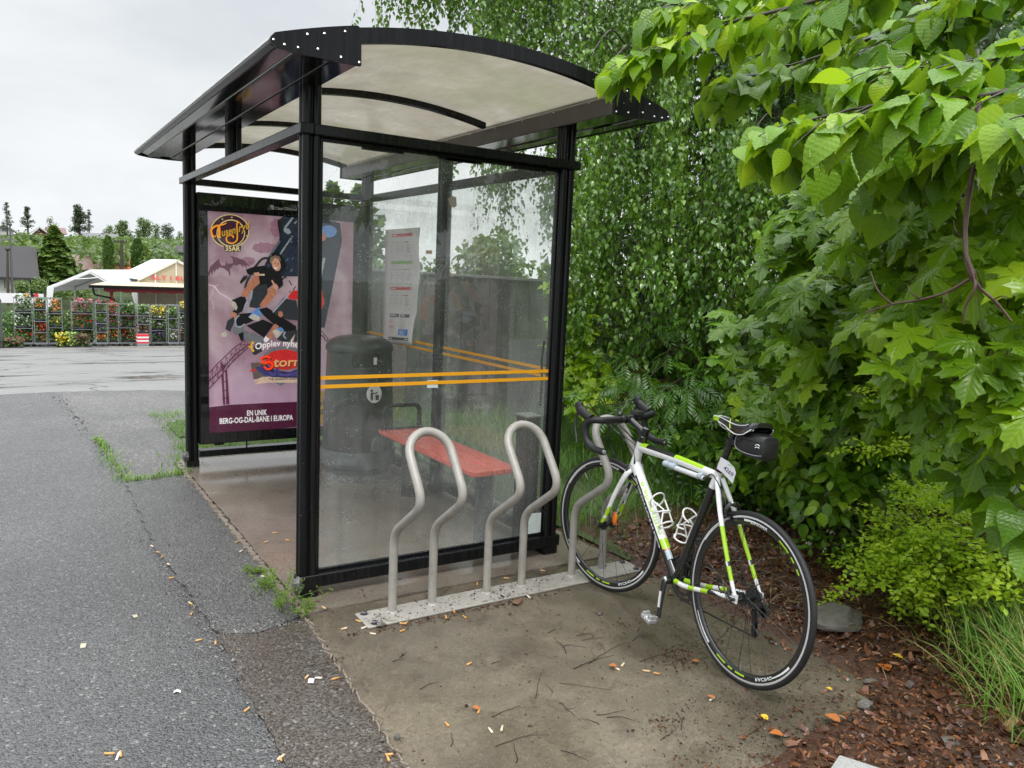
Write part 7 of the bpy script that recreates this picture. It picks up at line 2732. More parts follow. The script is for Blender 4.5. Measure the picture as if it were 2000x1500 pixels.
def far_tree(name, label, x, ybase, ytop, wid, Y, kind='leaf', n=420, m='lf_far', grp='trees on the hillside', tint=.5, seed=0):
    random.seed(seed + int(x))
    b = ZP(x, ybase, Y)
    top = ZP(x, ytop, Y)
    H = top[2] - b[2]
    Wd = wid * np.linalg.norm(ZP(x + 1, ybase, Y) - b)
    t = thing(name, label, 'tree', tuple(b), grp)
    lv = Leaves()
    mb = MB()
    mb.tube([b - UP * .3, b + UP * H * .5, b + UP * H * .93], [Wd * .05 + .04, Wd * .035 + .02, .02], 7)
    if kind == 'leaf':
        for k in range(11):
            f = .25 + .70 * (k + random.random()) / 11
            q = b + UP * H * f + np.array([random.gauss(0, .18), random.gauss(0, .18), 0]) * Wd * (1.1 - .5 * f)
            rr = Wd * random.uniform(.24, .36) * (1.2 - .45 * f)
            blob_leaves(lv, q, (rr * 1.1, rr * 1.1, rr * 1.15), n // 4, Wd * .07, rb=tint)
            mb.tube([b + UP * H * f * .6, q], [.03 * Wd, .01 * Wd], 5)
    elif kind == 'column':
        for k in range(n):
            f = random.uniform(.0, 1.)
            r = Wd * .5 * (1 - .8 * max(0, f - .75) / .25 * .9) * random.uniform(.55, 1.05) * (.8 + .2 * min(1, f * 6))
            a = random.uniform(0, 2 * PI)
            p = b + np.array([math.cos(a) * r, math.sin(a) * r, H * f])
            lv.add(p, np.array([math.cos(a) * .35, math.sin(a) * .35, 1.]) + rv(.2), np.array([math.cos(a), math.sin(a), .1]) + rv(.4), Wd * random.uniform(.1, .2), min(1, max(0, tint + random.gauss(0, .2))))
    elif kind == 'spruce':
        for k in range(n):
            f = random.random() ** 1.35
            layer = (f * 11) % 1.0
            r = Wd * .5 * (1 - f) ** .75 * (.70 + .32 * (1 - layer)) * random.uniform(.5, 1.05)
            a = random.uniform(0, 2 * PI)
            r *= 1 + .18 * math.sin(a * 5 + int(f * 11) * 2.1)
            p = b + np.array([math.cos(a) * r, math.sin(a) * r, H * (.03 + .96 * f)])
            lv.add(p, np.array([math.cos(a), math.sin(a), -.35]) + rv(.3), np.array([math.cos(a) * .5, math.sin(a) * .5, 1]) + rv(.35), Wd * random.uniform(.05, .12) * (1.1 - .5 * f), min(1, max(0, tint + .25 * (layer - .5) + random.gauss(0, .22))))
    elif kind == 'pine':
        for k in range(15):
            f = .28 + .74 * (k + random.random()) / 15
            rr = Wd * random.uniform(.12, .22) * (1.25 - .55 * f)
            a = random.uniform(0, 2 * PI)
            q = b + UP * H * f + np.array([math.cos(a), math.sin(a), 0]) * Wd * .36 * (1.2 - f) * random.uniform(.3, 1.1)
            blob_leaves(lv, q, (rr * 1.5, rr * 1.5, rr * .75), n // 4, Wd * .055, 0, .2, tint)
            mb.tube([b + UP * (H * f - rr * .6), q], [.02 * Wd, .01 * Wd], 5)
    lv.build('crown', FQ, M[m], t, smooth=False)
    mb.build('trunk', M['bark'], t, smooth=60)
    return t


# hill
HILL_H = ZP(200, 470, 168)[2] + 3.46


def hill_z(x, y):
    base = lot_z(y)
    s = min(1, max(0, (y - 72) / 100)) * min(1, max(0, (75 - x) / 50))
    return base + s * s * (3 - 2 * s) * (HILL_H + .9 * mnoise.noise((x * .03, y * .03, 0))) - .05


X, Y_ = np.meshgrid(np.concatenate([np.linspace(-400, -62, 9), np.linspace(-60, 90, 61), np.linspace(100, 400, 9)]), np.concatenate([[7.05], np.linspace(10, 250, 90), [300, 400]]), indexing='ij')
Z_ = np.vectorize(lambda a, b: hill_z(a, b) - (.03 if b < 60 else 0))(X, Y_)
idx = np.arange(X.size).reshape(X.shape)
tag(np_mesh('hill', np.stack([X, Y_, Z_], -1).reshape(-1, 3), np.stack([idx[:-1, :-1], idx[1:, :-1], idx[1:, 1:], idx[:-1, 1:]], -1).reshape(-1, 4), M['turf'], smooth=True), kind='structure')
# sloping lot
ys = np.linspace(6.9, 52, 60)
xs2 = np.linspace(-60, 30, 40)
X, Y_ = np.meshgrid(xs2, ys, indexing='ij')
Z_ = np.vectorize(lambda a, b: lot_z(b) + .0)(X, Y_)
idx = np.arange(X.size).reshape(X.shape)
tag(np_mesh('parking_lot_slope', np.stack([X, Y_, Z_], -1).reshape(-1, 3), np.stack([idx[:-1, :-1], idx[1:, :-1], idx[1:, 1:], idx[:-1, 1:]], -1).reshape(-1, 4), M['lot']), kind='structure')

# bushes that clothe the hillside: one mass
random.seed(5)
lv = Leaves()
for k in range(210):
    x, y, Y = random.uniform(-1700, 1900), random.uniform(510, 640), 0
    Y = 135 - (y - 480) * .42 + random.uniform(-6, 6)
    c = ZP(x, y, Y)
    rr = random.uniform(1.1, 2.6)
    blob_leaves(lv, c - UP * rr * .4, (rr * 1.3, rr, rr * .8), 230, .34, rb=random.uniform(.25, .85))
tag(lv.build('hillside_shrubbery', FQ, M['lf_far'], None, smooth=False), 'green shrubbery covering the hillside between the far houses', 'shrubbery', kind='stuff')

for a in [('pine_tree', 'tall pine beside the white house at the far left of the hill', 62, 460, 200, 105, 165, 'pine', 520, 'lf_pine', .5),
          ('pine_tree', 'lone pine on the hill left of the red house', 235, 460, 238, 140, 165, 'pine', 560, 'lf_pine', .5),
          ('pine_tree', 'broad tall pine on the hill right of the red house', 670, 520, 232, 190, 150, 'pine', 900, 'lf_pine', .6),
          ('pine_tree', 'slimmer pine leaning on the right flank of the broad pine', 748, 490, 265, 90, 152, 'pine', 420, 'lf_pine', .4),
          ('far_tree', 'thin airy tree behind the tip of the big spruce', 430, 470, 320, 90, 160, 'leaf', 240, 'lf_far', .6),
          ('far_tree', 'small round tree right of the grey roofed hill house', 915, 500, 388, 85, 160, 'leaf', 360, 'lf_far', .5),
          ('far_tree', 'wide leafy tree on the hill above the utility pole', 1045, 560, 362, 165, 150, 'leaf', 620, 'lf_far', .45),
          ('far_tree', 'tall leafy tree on the hill, highest of the right group', 1200, 570, 332, 150, 150, 'leaf', 620, 'lf_far', .45),
          ('far_tree', 'slim leafy tree between the two tallest on the right hill', 1300, 570, 375, 95, 148, 'leaf', 420, 'lf_far', .5),
          ('far_tree', 'dark pointed tree at the right end of the hill group', 1412, 600, 376, 120, 145, 'leaf', 560, 'lf_pine', .6),
          ('far_tree', 'tree partly hidden by the left shelter post', 1500, 600, 445, 90, 145, 'leaf', 320, 'lf_far', .5)]:
    far_tree(*a[:11], tint=a[10]) if False else far_tree(a[0], a[1], a[2], a[3], a[4], a[5], a[6], a[7], a[8], a[9], 'trees on the hill skyline', a[10])
far_tree('spruce_tree', 'big bushy spruce behind the white tent', 468, 960, 385, 480, 62, 'spruce', 8500, 'lf_conifer', 'conifers behind the shop', .75)
far_tree('thuja_tree', 'narrow dark green thuja column between the two tiled roofs', 910, 770, 486, 96, 64, 'column', 900, 'lf_conifer', 'conifers behind the shop', .55)
far_tree('thuja_tree', 'tall broad thuja right of the orange roof', 1155, 790, 505, 112, 66, 'column', 900, 'lf_conifer', 'conifers behind the shop', .4)
far_tree('thuja_tree', 'yellowish pointed conifer right of the broad thuja', 1225, 790, 556, 160, 64, 'spruce', 1100, 'lf_conifer', 'conifers behind the shop', .8)
for x, yb, yt, w_, n, tn, lab in [(170, 960, 880, 180, 420, .9, 'light green bush beside the white house wall'), (310, 960, 850, 170, 420, .9, 'light green bush at the foot of the big spruce'), (1290, 780, 690, 120, 300, .9, 'light green bush behind the greenhouse gable'), (500, 1000, 920, 190, 420, .8, 'bush seen under the white tent roof'), (690, 1000, 930, 190, 420, .75, 'bush standing under the right half of the tent'), (280, 650, 480, 260, 520, .6, 'round green trees on the slope left of the spruce'), (720, 640, 520, 260, 520, .6, 'round green tree above the dark red roof'), (1380, 700, 580, 170, 400, .75, 'green bush below the dark tree near the left post')]:
    far_tree('far_bush', lab, x, yb, yt, w_, 55 if yb > 700 else 100, 'leaf', n, 'lf_far', 'bushes around the far houses', tn)

mRoofD = wood('dark_roof_tiles', (.034, .032, .033), .85, (3, 26, 26), .25)
mRoofG = wood('grey_roof_tiles', (.11, .11, .115), .5, (3, 26, 26), .25)
mRoofR = wood('brown_red_roof_tiles', (.15, .075, .065), .5, (3, 20, 20), .25)
mRoofO = wood('orange_roof_tiles', (.50, .115, .045), .5, (3, 20, 20), .2)
mWallW = paint('white_cladding', (.62, .62, .60), .6, 0, .06, 2)
mWallC = paint('cream_cladding', (.55, .53, .46), .6, 0, .06, 2)
mWallR = paint('red_cladding', (.23, .035, .035), .6, 0, .1, 2)
mPane = paint('window_glass', (.10, .13, .15), .1, 0, .2, 3)


def house(name, label, x0, x1, yr, ye, yb, Y, dep, gable, wm, rm, wins=(), chim=None, grp=None):
    A, B = ZP(x0, ye, Y), ZP(x1, ye, Y)
    zb = ZP((x0 + x1) / 2, yb, Y)[2] - .5
    ze = (A[2] + B[2]) / 2
    xa, xb = A[0], B[0]
    t = thing(name, label, 'house', ((xa + xb) / 2, Y + dep / 2, zb), grp)
    MB().box((xa + .25, Y + .25, zb), (xb - .25, Y + dep - .25, ze)).build('wall', wm, t)
    rf = MB()
    if gable:
        xm = (xa + xb) / 2
        zr = ZP((x0 + x1) / 2, yr, Y)[2]
        gm = MB()
        gm.prism([(xa + .25, Y + .26, ze), (xb - .25, Y + .26, ze), (xm, Y + .26, zr - .15)], (0, dep - .5, 0))
        gm.build('gable', wm, t)
        for s, e in ((xa, xm), (xb, xm)):
            sx = -.3 if s == xa else .3
            rf.prism([(s + sx, Y - .2, ze - .12), (e, Y - .2, zr), (e, Y - .2, zr + .14), (s + sx, Y - .2, ze + .02)], (0, dep + .4, 0))
        bb = MB()
        for s, e in ((xa - .3, xm), (xb + .3, xm)):
            bb.bar((s, Y - .22, ze - .08), (e, Y - .22, zr + .02), .05, .22, up=(0, 0, 1))
        roof = rf.build('roof', rm, t)
        bb.build('bargeboard', mWallW, roof)
    else:
        zr = ZP((x0 + x1) / 2, yr, Y + dep / 2)[2]
        ym = Y + dep / 2
        for s in (Y - .3, Y + dep + .3):
            rf.prism([(xa - .3, s, ze - .05), (xa - .3, ym, zr), (xa - .3, ym, zr + .14), (xa - .3, s, ze + .1)], (xb - xa + .6, 0, 0))
        gm = MB()
        gm.prism([(xa + .25, Y + .3, ze), (xa + .25, Y + dep - .3, ze), (xa + .25, ym, zr - .1)], (xb - xa - .5, 0, 0))
        gm.build('gable', wm, t)
        roof = rf.build('roof', rm, t)
    for (a, b, c, d) in wins:
        p, q = ZP(a, b, Y), ZP(c, d, Y)
        f = MB().box((p[0], Y + .2, q[2]), (q[0], Y + .249, p[2])).build('window', mWallW, t)
        MB().box((p[0] + .08, Y + .18, q[2] + .08), (q[0] - .08, Y + .199, p[2] - .08)).build('pane', mPane, f)
    if chim:
        p, q = ZP(chim[0], chim[2], Y + dep / 2), ZP(chim[1], chim[3], Y + dep / 2)
        mb = MB()
        mb.box((p[0], Y + dep / 2 - .35, q[2]), (q[0], Y + dep / 2 + .35, p[2])).box((p[0] - .06, Y + dep / 2 - .42, p[2]), (q[0] + .06, Y + dep / 2 + .42, p[2] + .1))
        mb.build('chimney', paint('chimney_plaster', (.33, .31, .29), .7), roof)
    return t


house('house', 'white house with a large bluish gable window at the far left of the hill', -60, 125, 375, 432, 470, 168, 10, True, mWallW, mRoofR, [(10, 400, 60, 440)])
house('house', 'red wooden house with white trim on the hilltop', 265, 400, 404, 452, 470, 168, 9, True, mWallR, mRoofR, [(310, 425, 332, 440)])
house('house', 'red house wing with a long brown roof right of the red gable', 400, 545, 410, 458, 470, 172, 8, False, mWallR, mRoofR)
house('house', 'white hill house with a grey roof and pale gable among trees', 725, 1000, 462, 525, 545, 130, 9, False, mWallW, mRoofG, [], (850, 870, 455, 470))
house('house', 'low white house with a dark roof halfway down the left slope', -120, 170, 503, 545, 600, 105, 8, False, mWallW, mRoofD, [(20, 550, 40, 575), (90, 552, 130, 580)])
house('house', 'small dark roofed house with a white gable left of the spruce', 160, 330, 630, 690, 800, 72, 8, True, mWallW, mRoofD)
house('house', 'large white house with a broad dark tiled roof at the left edge', -420, 285, 567, 828, 960, 58, 10, False, mWallW, mRoofD, [(22, 835, 60, 925)])
house('house', 'house with a brownish red tiled roof and a grey chimney', 610, 868, 652, 770, 840, 66, 8, False, mWallC, mRoofR, [], (712, 752, 612, 655))
house('house', 'house with a bright orange tiled roof right of the thuja', 955, 1140, 670, 765, 840, 68, 7, False, mWallC, mRoofO)
house('house', 'small white gabled house between the dark red and orange roofs', 780, 870, 622, 665, 720, 84, 7, True, mWallW, mRoofD)
house('house', 'dark gabled house with white bargeboards behind the orange roof', 985, 1110, 612, 672, 740, 84, 8, True, mWallC, mRoofD)
house('house', 'dark tiled house roof rising behind the greenhouse beside the left post', 1395, 1900, 575, 630, 720, 70, 8, False, mWallW, mRoofD)

for lab, px, pt, pb, d, w_, n in (('spruce tip rising over the poster case, seen through the glass', 647, 358, 560, 34, 70, 700), ('second spruce tip rising beside the rear corner post', 703, 362, 560, 33, 80, 700)):
    b_, q_ = dd(px, pb, d), dd(px, pt, d)
    t = thing('spruce_tree', lab, 'tree', (b_[0], b_[1], lot_z(b_[1])), 'trees beyond the fence')
    random.seed(px)
    lv, mb = Leaves(), MB()
    H, Wd = q_[2] - lot_z(b_[1]), w_ * d / FPX * 1.4
    base = np.array([b_[0], b_[1], lot_z(b_[1])])
    for k in range(n * 2):
        f = random.random()
        r = Wd * (1 - f) ** .8 * random.uniform(.3, 1.1)
        a = random.uniform(0, 2 * PI)
        p = base + np.array([math.cos(a) * r, math.sin(a) * r, H * (.05 + .95 * f)])
        lv.add(p, np.array([math.cos(a), math.sin(a), .1]) + rv(.3), UP + rv(.5), random.uniform(.15, .32), random.random())
    lv.build('crown', FQ, M['lf_conifer'], t, smooth=False)
    mb.tube([base - UP * .3, base + UP * H * .96], [.16, .02], 7)
    mb.build('trunk', M['bark'], t, smooth=60)
for lab, px, pt, d, w_ in (('bushy tree behind the fence, seen through the rear glass', 985, 430, 15, 170), ('small tree behind the fence at the right end of the glass', 1075, 470, 13, 120), ('low bush behind the left end of the fence', 735, 500, 17, 120), ('low bush behind the fence near the timetable', 850, 505, 18, 130)):
    b_, q_ = dd(px, 560, d), dd(px, pt, d)
    t = thing('garden_tree', lab, 'tree', (b_[0], b_[1], lot_z(b_[1])), 'trees beyond the fence')
    random.seed(px)
    lv, mb = Leaves(), MB()
    Wd = w_ * d / FPX
    base = np.array([b_[0], b_[1], lot_z(b_[1])])
    Hh = q_[2] - base[2]
    for k in range(7):
        f = random.uniform(.4, .88)
        q = base + UP * Hh * f + np.array([random.gauss(0, .25), random.gauss(0, .25), 0]) * Wd
        rr = Wd * random.uniform(.25, .4) * (1.3 - .5 * f)
        blob_leaves(lv, q, (rr, rr, min(rr, Hh * (1 - f))), 260, .10, rb=.5)
        mb.tube([base + UP * Hh * f * .5, q], [.03, .01], 5)
    lv.build('crown', FQ, M['lf_far'], t, smooth=False)
    mb.tube([base - UP * .2, base + UP * Hh * .8], [.07, .02], 7)
    mb.build('trunk', M['bark'], t, smooth=60)

# poles
for lab, nm, x, y0, y1, Y, r, m in (('tall thin dark lamp post before the left white house', 'lamp_post', 92, 385, 915, 54, .07, M['dsteel']), ('short brown pole beside the tall lamp post', 'wooden_pole', 63, 592, 920, 54, .09, M['bark'])):
    a, b = ZP(x + 10 * (nm == 'lamp_post'), y1, Y), ZP(x - 8 * (nm == 'lamp_post'), y0, Y)
    mb = MB()
    mb.tube([a - UP, (a + b) / 2, b], [r, r * .85, r * .6], 10)
    mb.lathe([(0, .12), (r * 1.5, .10), (r * 1.5, 0), (r * .6, -.06)], b, 10)
    tag(mb.build(nm, m, smooth=50), lab, 'pole')
t = thing('utility_pole', 'wooden utility pole with a crossarm in front of the orange roof', 'pole', tuple(ZP(1017, 760, 62)))
a, b = ZP(1017, 800, 62), ZP(1019, 512, 62)
MB().tube([a, b], [.13, .10], 10).build('pole', M['bark'], t)
mb = MB()
mb.bar(b + np.array([-.55, 0, -.12]), b + np.array([.35, 0, -.12]), .1, .12)
for dx in (-.5, -.2, .1, .3): mb.lathe([(.04, -.05), (.05, .04), (.03, .1), (0, .11)], b + np.array([dx, 0, -.05]), 8)
mb.build('crossarm', M['bark'], t)

# ------------------------------------------------ tent, greenhouse, awning
mTent = paint('white_tarpaulin', (.78, .78, .79), .45, 0, .04, 2)
mTentI = mTent
t = thing('party_tent', 'white gabled party tent standing behind the plant trolleys', 'tent', tuple(ZP(760, 1000, 45)))
pk, le_, re_ = ZP(752, 762, 44), ZP(398, 905, 44), ZP(935, 868, 44)
bk_ = ZP(1290, 762, 52) - pk
mb = MB()
for e in (le_, re_):
    nn = unit(np.cross(e - pk, bk_))
    nn = nn if nn[2] > 0 else -nn
    mb.prism([pk, e, e + bk_, pk + bk_], nn * .03)
mb.build('canopy', mTent, t)
mb = MB()
for a, b in ((pk, le_), (pk, re_)): mb.prism([a + np.array([0, -.02, .03]), b + np.array([0, -.02, .03]), b + np.array([0, -.02, -.16]), a + np.array([0, -.02, -.16])], (0, .03, 0))
mb.prism([le_ + UP * .02, le_ + bk_ + UP * .02, le_ + bk_ - UP * .22, le_ - UP * .22], (-.02, 0, 0))
mb.build('valance', mTent, t)
mb = MB()
for f in (0, .33, .66, 1.):
    for e in (le_, re_):
        mb.tube([pk + bk_ * f - UP * .06, e + bk_ * f - UP * .06], .03, 6)
        mb.tube([e + bk_ * f, np.array([e[0] + bk_[0] * f, e[1] + bk_[1] * f, lot_z(e[1] + bk_[1] * f)])], .035, 8)
mb.tube([(pk + le_) / 2 - UP * .05, (pk + re_) / 2 - UP * .05], .025, 6)
mb.build('frame', paint('galvanised_tube', (.40, .42, .43), .35, .7), t)
mb = MB()
a = ZP(392, 905, 43.9)
mb.prism([a, a + np.array([.32, 0, .1]), a + np.array([.16, 0, -1.3]), a + np.array([-.06, 0, -1.3])], (0, .04, 0))
a = ZP(1100, 950, 43.9)
mb.prism([a, a + np.array([.35, 0, 0]), a + np.array([.42, 0, -1.0]), a + np.array([.22, 0, -1.0])], (0, .06, 0))
mb.build('curtain', mTent, t)

g = thing('flower_shop', 'flower shop with greenhouse gable, red lettering and a beige lean-to awning', 'shop', tuple(ZP(1500, 1150, 41)))
mPoly = paint('beige_twinwall_panel', (.46, .40, .29), .4, 0, .12, 2)
YG = 43.0
c0, c1, c2 = ZP(1155, 850, YG), ZP(1480, 690, YG), ZP(1805, 850, YG)
zb = lot_z(YG)
mb = MB()
mb.prism([(c0[0], YG, zb), (c2[0], YG, zb), (c2[0], YG, c2[2]), (c1[0], YG, c1[2]), (c0[0], YG, c0[2])], (0, .06, 0))
mb.build('gable_wall', mPoly, g)
mb = MB()
for a, b in ((c0, c1), (c1, c2)):
    mb.bar(a + np.array([0, -.06, .05]), b + np.array([0, -.06, .05]), .12, .12, up=(0, 1, 0))
    mb.prism([a + UP * .06, b + UP * .06, b + np.array([0, 9, .06]), a + np.array([0, 9, .06])], (0, 0, .05))
for x in (1155, 1300, 1475, 1650, 1800):
    q = ZP(x, 850, YG)
    zt_ = c0[2] + (c1[2] - c0[2]) * min(1, max(0, (1 - abs(x - 1480) / 325)))
    mb.box((q[0] - .04, YG - .05, zb), (q[0] + .04, YG - .002, zt_))
mb.build('white_frame', mWallW, g)
mb = MB()
gz = text_geo('ALT I BLOMSTER', 1., .035, 0, 'LEFT', 1.15)
wt = max(v[0] for v in gz[0])
o = ZP(1262, 838, YG - .07)
e = ZP(1262 + 560, 838, YG - .07) - o
mb2 = MB()
put_text(mb2, gz, np.array([o[0], YG - .07, o[2]]), np.array([e[0] / wt, 0, 0]), np.array([0, 0, .30]))
mb2.build('lettering', mat_flat('red_letters', (.62, .10, .10)), g, smooth=0)
# lean-to awning
YA = 38.6
a0, a1 = ZP(752, 893, YA), ZP(1900, 925, YA)
a1[2] = a0[2]
b0, b1 = ZP(905, 862, 43), ZP(1900, 868, 43)
b1[2] = b0[2]
mb = MB()
mb.prism([a0, a1, b1, b0], (0, 0, .06))
mb.build('awning_roof', paint('beige_corrugated_roof', (.50, .42, .28), .5, 0, .1, 3), g)
mb = MB()
mb.bar(a0 + np.array([-.05, -.07, -.02]), a1 + np.array([.05, -.07, -.02]), .13, .13)
dp = a0 + np.array([.12, -.05, -.08])
mb.tube(fillet([dp, dp + np.array([.05, 0, -.32]), dp + np.array([.92, .4, -.50]), dp + np.array([.95, .45, -2.2])], .1, 5), .045, 8)
mb.build('gutter', M['black'], g)
mRed = paint('dark_red_fascia', (.25, .018, .022), .5)
mb = MB()
f0 = ZP(868, 905, YA + .1)
N2 = 40
for i in range(N2):
    xa = f0[0] + (a1[0] - f0[0]) * i / N2
    xb = f0[0] + (a1[0] - f0[0]) * (i + 1) / N2
    mb.prism([(xa, YA + .1, a0[2] - .04), (xb, YA + .1, a0[2] - .04), (xb, YA + .1, a0[2] - .26 - .03 * math.sin(i * 1.3)), (xa, YA + .1, a0[2] - .26 - .03 * math.sin((i - 1) * 1.3))], (0, .04, 0))
mb.build('fascia', mRed, g)
for x in (932, 1560):
    q = ZP(x, 930, YA + .3)
    MB().box((q[0] - .07, YA + .25, lot_z(YA)), (q[0] + .07, YA + .39, a0[2] - .05)).build('post', mRed, g)
mb = MB()
q0, q1 = ZP(1160, 1000, YG - .4), ZP(1900, 1000, YG - .4)
mb.box((q0[0], YG - 1.2, lot_z(YG) + .6), (q1[0], YG - .5, lot_z(YG) + .66))
mb.build('display_table', M['bark'], g)

# white banner along the left
p0, p1 = ZP(-80, 950, 42), ZP(385, 990, 42)
mb = MB()
z1, z0 = p0[2], ZP(100, 1035, 42)[2]
mb.box((p0[0], 41.98, z0), (p1[0] - .1, 42.0, z1))
for x, mi in ((222, 1), (265, 2), (302, 3)):
    c = ZP(x, 975, 41.97)
    mb.add([(c[0] + .11 * math.cos(a), 41.975, c[2] + .11 * math.sin(a)) for a in np.linspace(0, 2 * PI, 16, endpoint=False)][::-1], [tuple(range(16))], mi)
for x in (-60, 150, 370):
    c = ZP(x, 990, 42.05)
    mb.box((c[0] - .03, 42.01, lot_z(42)), (c[0] + .03, 42.06, z1 + .1), 4)
tag(mb.build('banner', [mTent, M['yellow_sheet'], M['ink'], M['redink'], M['dsteel']], smooth=0), 'long white banner with coloured dots left of the tent', 'banner')

# ------------------------------------------------ plant trolleys
FLW = {'red': (.58, .02, .03), 'pink': (.70, .16, .28), 'orange': (.72, .20, .04), 'white': (.70, .70, .66), 'purple': (.24, .10, .42), 'yellow': (.75, .58, .05), 'pale green': (.35, .48, .14), 'dark red': (.28, .015, .03), 'brown': (.17, .09, .06), 'magenta': (.55, .05, .22)}
FM_ = {k: mat_flat('petals_' + k.replace(' ', '_'), v, .5) for k, v in FLW.items()}
mTray = mat_flat('black_plant_tray', (.015, .015, .016), .5)
mPlant = mat_attr('potted_leaf', [(0, (.02, .06, .015)), (1, (.09, .19, .03))], .5, 0, .2)
mGal = paint('galvanised_trolley', (.36, .39, .40), .35, .6, .15, 6)
ORD = ['bottom', 'second', 'third', 'fourth']


def plants(label, c, w, d, h, col, seed, dens=1., cat='flowers', name='flower_tray', grp='trays of flowers on the trolleys', fl=.5):
    """tray with a hedge of small leaves and blossoms"""
    random.seed(seed)
    n = int(330 * w * dens)
    P, A, Nn, S, mi = [], [], [], [], []
    for i in range(n):
        v = rv()
        p = np.array([c[0] + random.uniform(-w / 2, w / 2), c[1] + random.uniform(-d / 2, d / 2), c[2] + .06 + h * random.random() ** .8])
        isf = random.random() < fl * min(1., .25 + (p[2] - c[2]) / h)
        P.append(p); A.append(rv() + UP * .4); Nn.append(np.array([0, -.8, .8]) + rv(.6)); S.append(random.uniform(.05, .085) if isf else random.uniform(.05, .11)); mi.append(2 if isf else 1)
    v, u, f = FQ[0]
    V, F, U, Q = scatter(v, u, f, np.array(P), np.array(A), np.array(Nn), np.array(S), rng.uniform(0, 1, n))
    b = MB().box((c[0] - w / 2, c[1] - d / 2, c[2]), (c[0] + w / 2, c[1] + d / 2, c[2] + .07))
    bv, bf = np.array(b.v), np.array([[q[0], q[1], q[2]] for q in b.f] + [[q[0], q[2], q[3]] for q in b.f])
    k = len(V)
    V = np.concatenate([V, bv]); F = np.concatenate([F, bf + k]); Q = np.concatenate([Q, np.zeros(len(bv))])
    mm = np.concatenate([np.repeat(np.array(mi), 2), np.zeros(len(bf), int)])
    o = np_mesh(name, V, F, [mTray, mPlant, FM_[col]], rnd=Q, mi=mm)
    return tag(o, label, cat, grp)


CARTS = [(120, 280, 992, 1312, 37.6, ['brown', 'red', 'white', 'white']), (287, 400, 990, 1325, 37.4, ['orange', 'red', 'magenta', 'orange']), (405, 530, 995, 1315, 37.8, ['pale green', 'yellow', 'dark red', 'orange']),
         (602, 790, 1022, 1332, 37.6, ['dark red', 'white', 'red', 'pink']), (803, 905, 1038, 1352, 36.8, ['orange', 'purple', 'pale green', 'pink']), (908, 1000, 1038, 1345, 37.2, ['orange', 'pink', 'red', 'dark red']),
         (1003, 1150, 1040, 1330, 37.6, ['red', 'magenta', 'dark red', 'pale green']), (1152, 1262, 1056, 1355, 36.8, ['white', 'magenta', 'white', 'pale green']), (1266, 1400, 1052, 1330, 37.4, ['pink', 'purple', 'white', 'yellow']),
         (1408, 1500, 1052, 1375, 36.4, ['white', 'pale green', 'pale green', 'pale green']), (1503, 1640, 1050, 1350, 36.8, ['pink', 'white', 'white', 'yellow'])]
NTH = ['first', 'second', 'third', 'fourth', 'fifth', 'sixth', 'seventh', 'eighth', 'ninth', 'tenth', 'eleventh']
for ci, (x0, x1, yt, yb, Y, cols) in enumerate(CARTS):
    a, b = ZP(x0, yb, Y), ZP(x1, yb, Y)
    zt_ = ZP(x0, yt, Y)[2]
    z0 = lot_z(Y)
    w_ = b[0] - a[0]
    cx = (a[0] + b[0]) / 2
    dep = .62
    t = thing('plant_trolley', 'galvanised plant trolley, %s from the left in the row before the shop' % NTH[ci], 'plant trolley', (cx, Y + dep / 2, z0), 'plant trolleys before the shop')
    for px in (a[0] + .02, b[0] - .02):
        for py in (Y + .02, Y + dep - .02):
            MB().box((px - .009, py - .009, z0 + .14), (px + .009, py + .009, zt_)).build('post', mGal, t, smooth=0)
    if ci % 3 != 1: cols = [c_ for i_, c_ in enumerate(cols) if i_ != (ci * 7) % 4]
    n = len(cols)
    H = zt_ - z0 - .2
    for k in range(n):
        zs = z0 + .17 + (k + (random.uniform(-.16, .16) if k else 0)) * H / n
        MB().box((a[0] + .03, Y + .01, zs), (b[0] - .03, Y + dep - .01, zs + .022)).build('shelf', mGal, t, smooth=0)
        plants('tray of %s plants on the %s shelf of the %s trolley from the left' % (cols[k], ORD[k], NTH[ci]), np.array([cx, Y + dep / 2, zs + .022]), w_ - .12, dep - .1, H / n * random.uniform(.75, 1.15), cols[k], 100 + ci * 10 + k, 1., fl=.22 if cols[k] in ('brown', 'pale green') else random.uniform(.3, .6))
    mb = MB()
    mb.box((a[0], Y, z0 + .12), (b[0], Y + dep, z0 + .16))
    mb.box((a[0] + .0, Y, zt_ - .03), (b[0], Y + .03, zt_)).box((a[0], Y + dep - .03, zt_ - .03), (b[0], Y + dep, zt_))
    for px in (a[0] + .1, b[0] - .1):
        for py in (Y + .1, Y + dep - .1): mb.lathe([(0, -.02), (.06, -.02), (.06, .02), (0, .02)], (px, py, z0 + .06), 10, ax=(1, 0, 0))
    mb.build('base_frame', mGal, t, smooth=0)
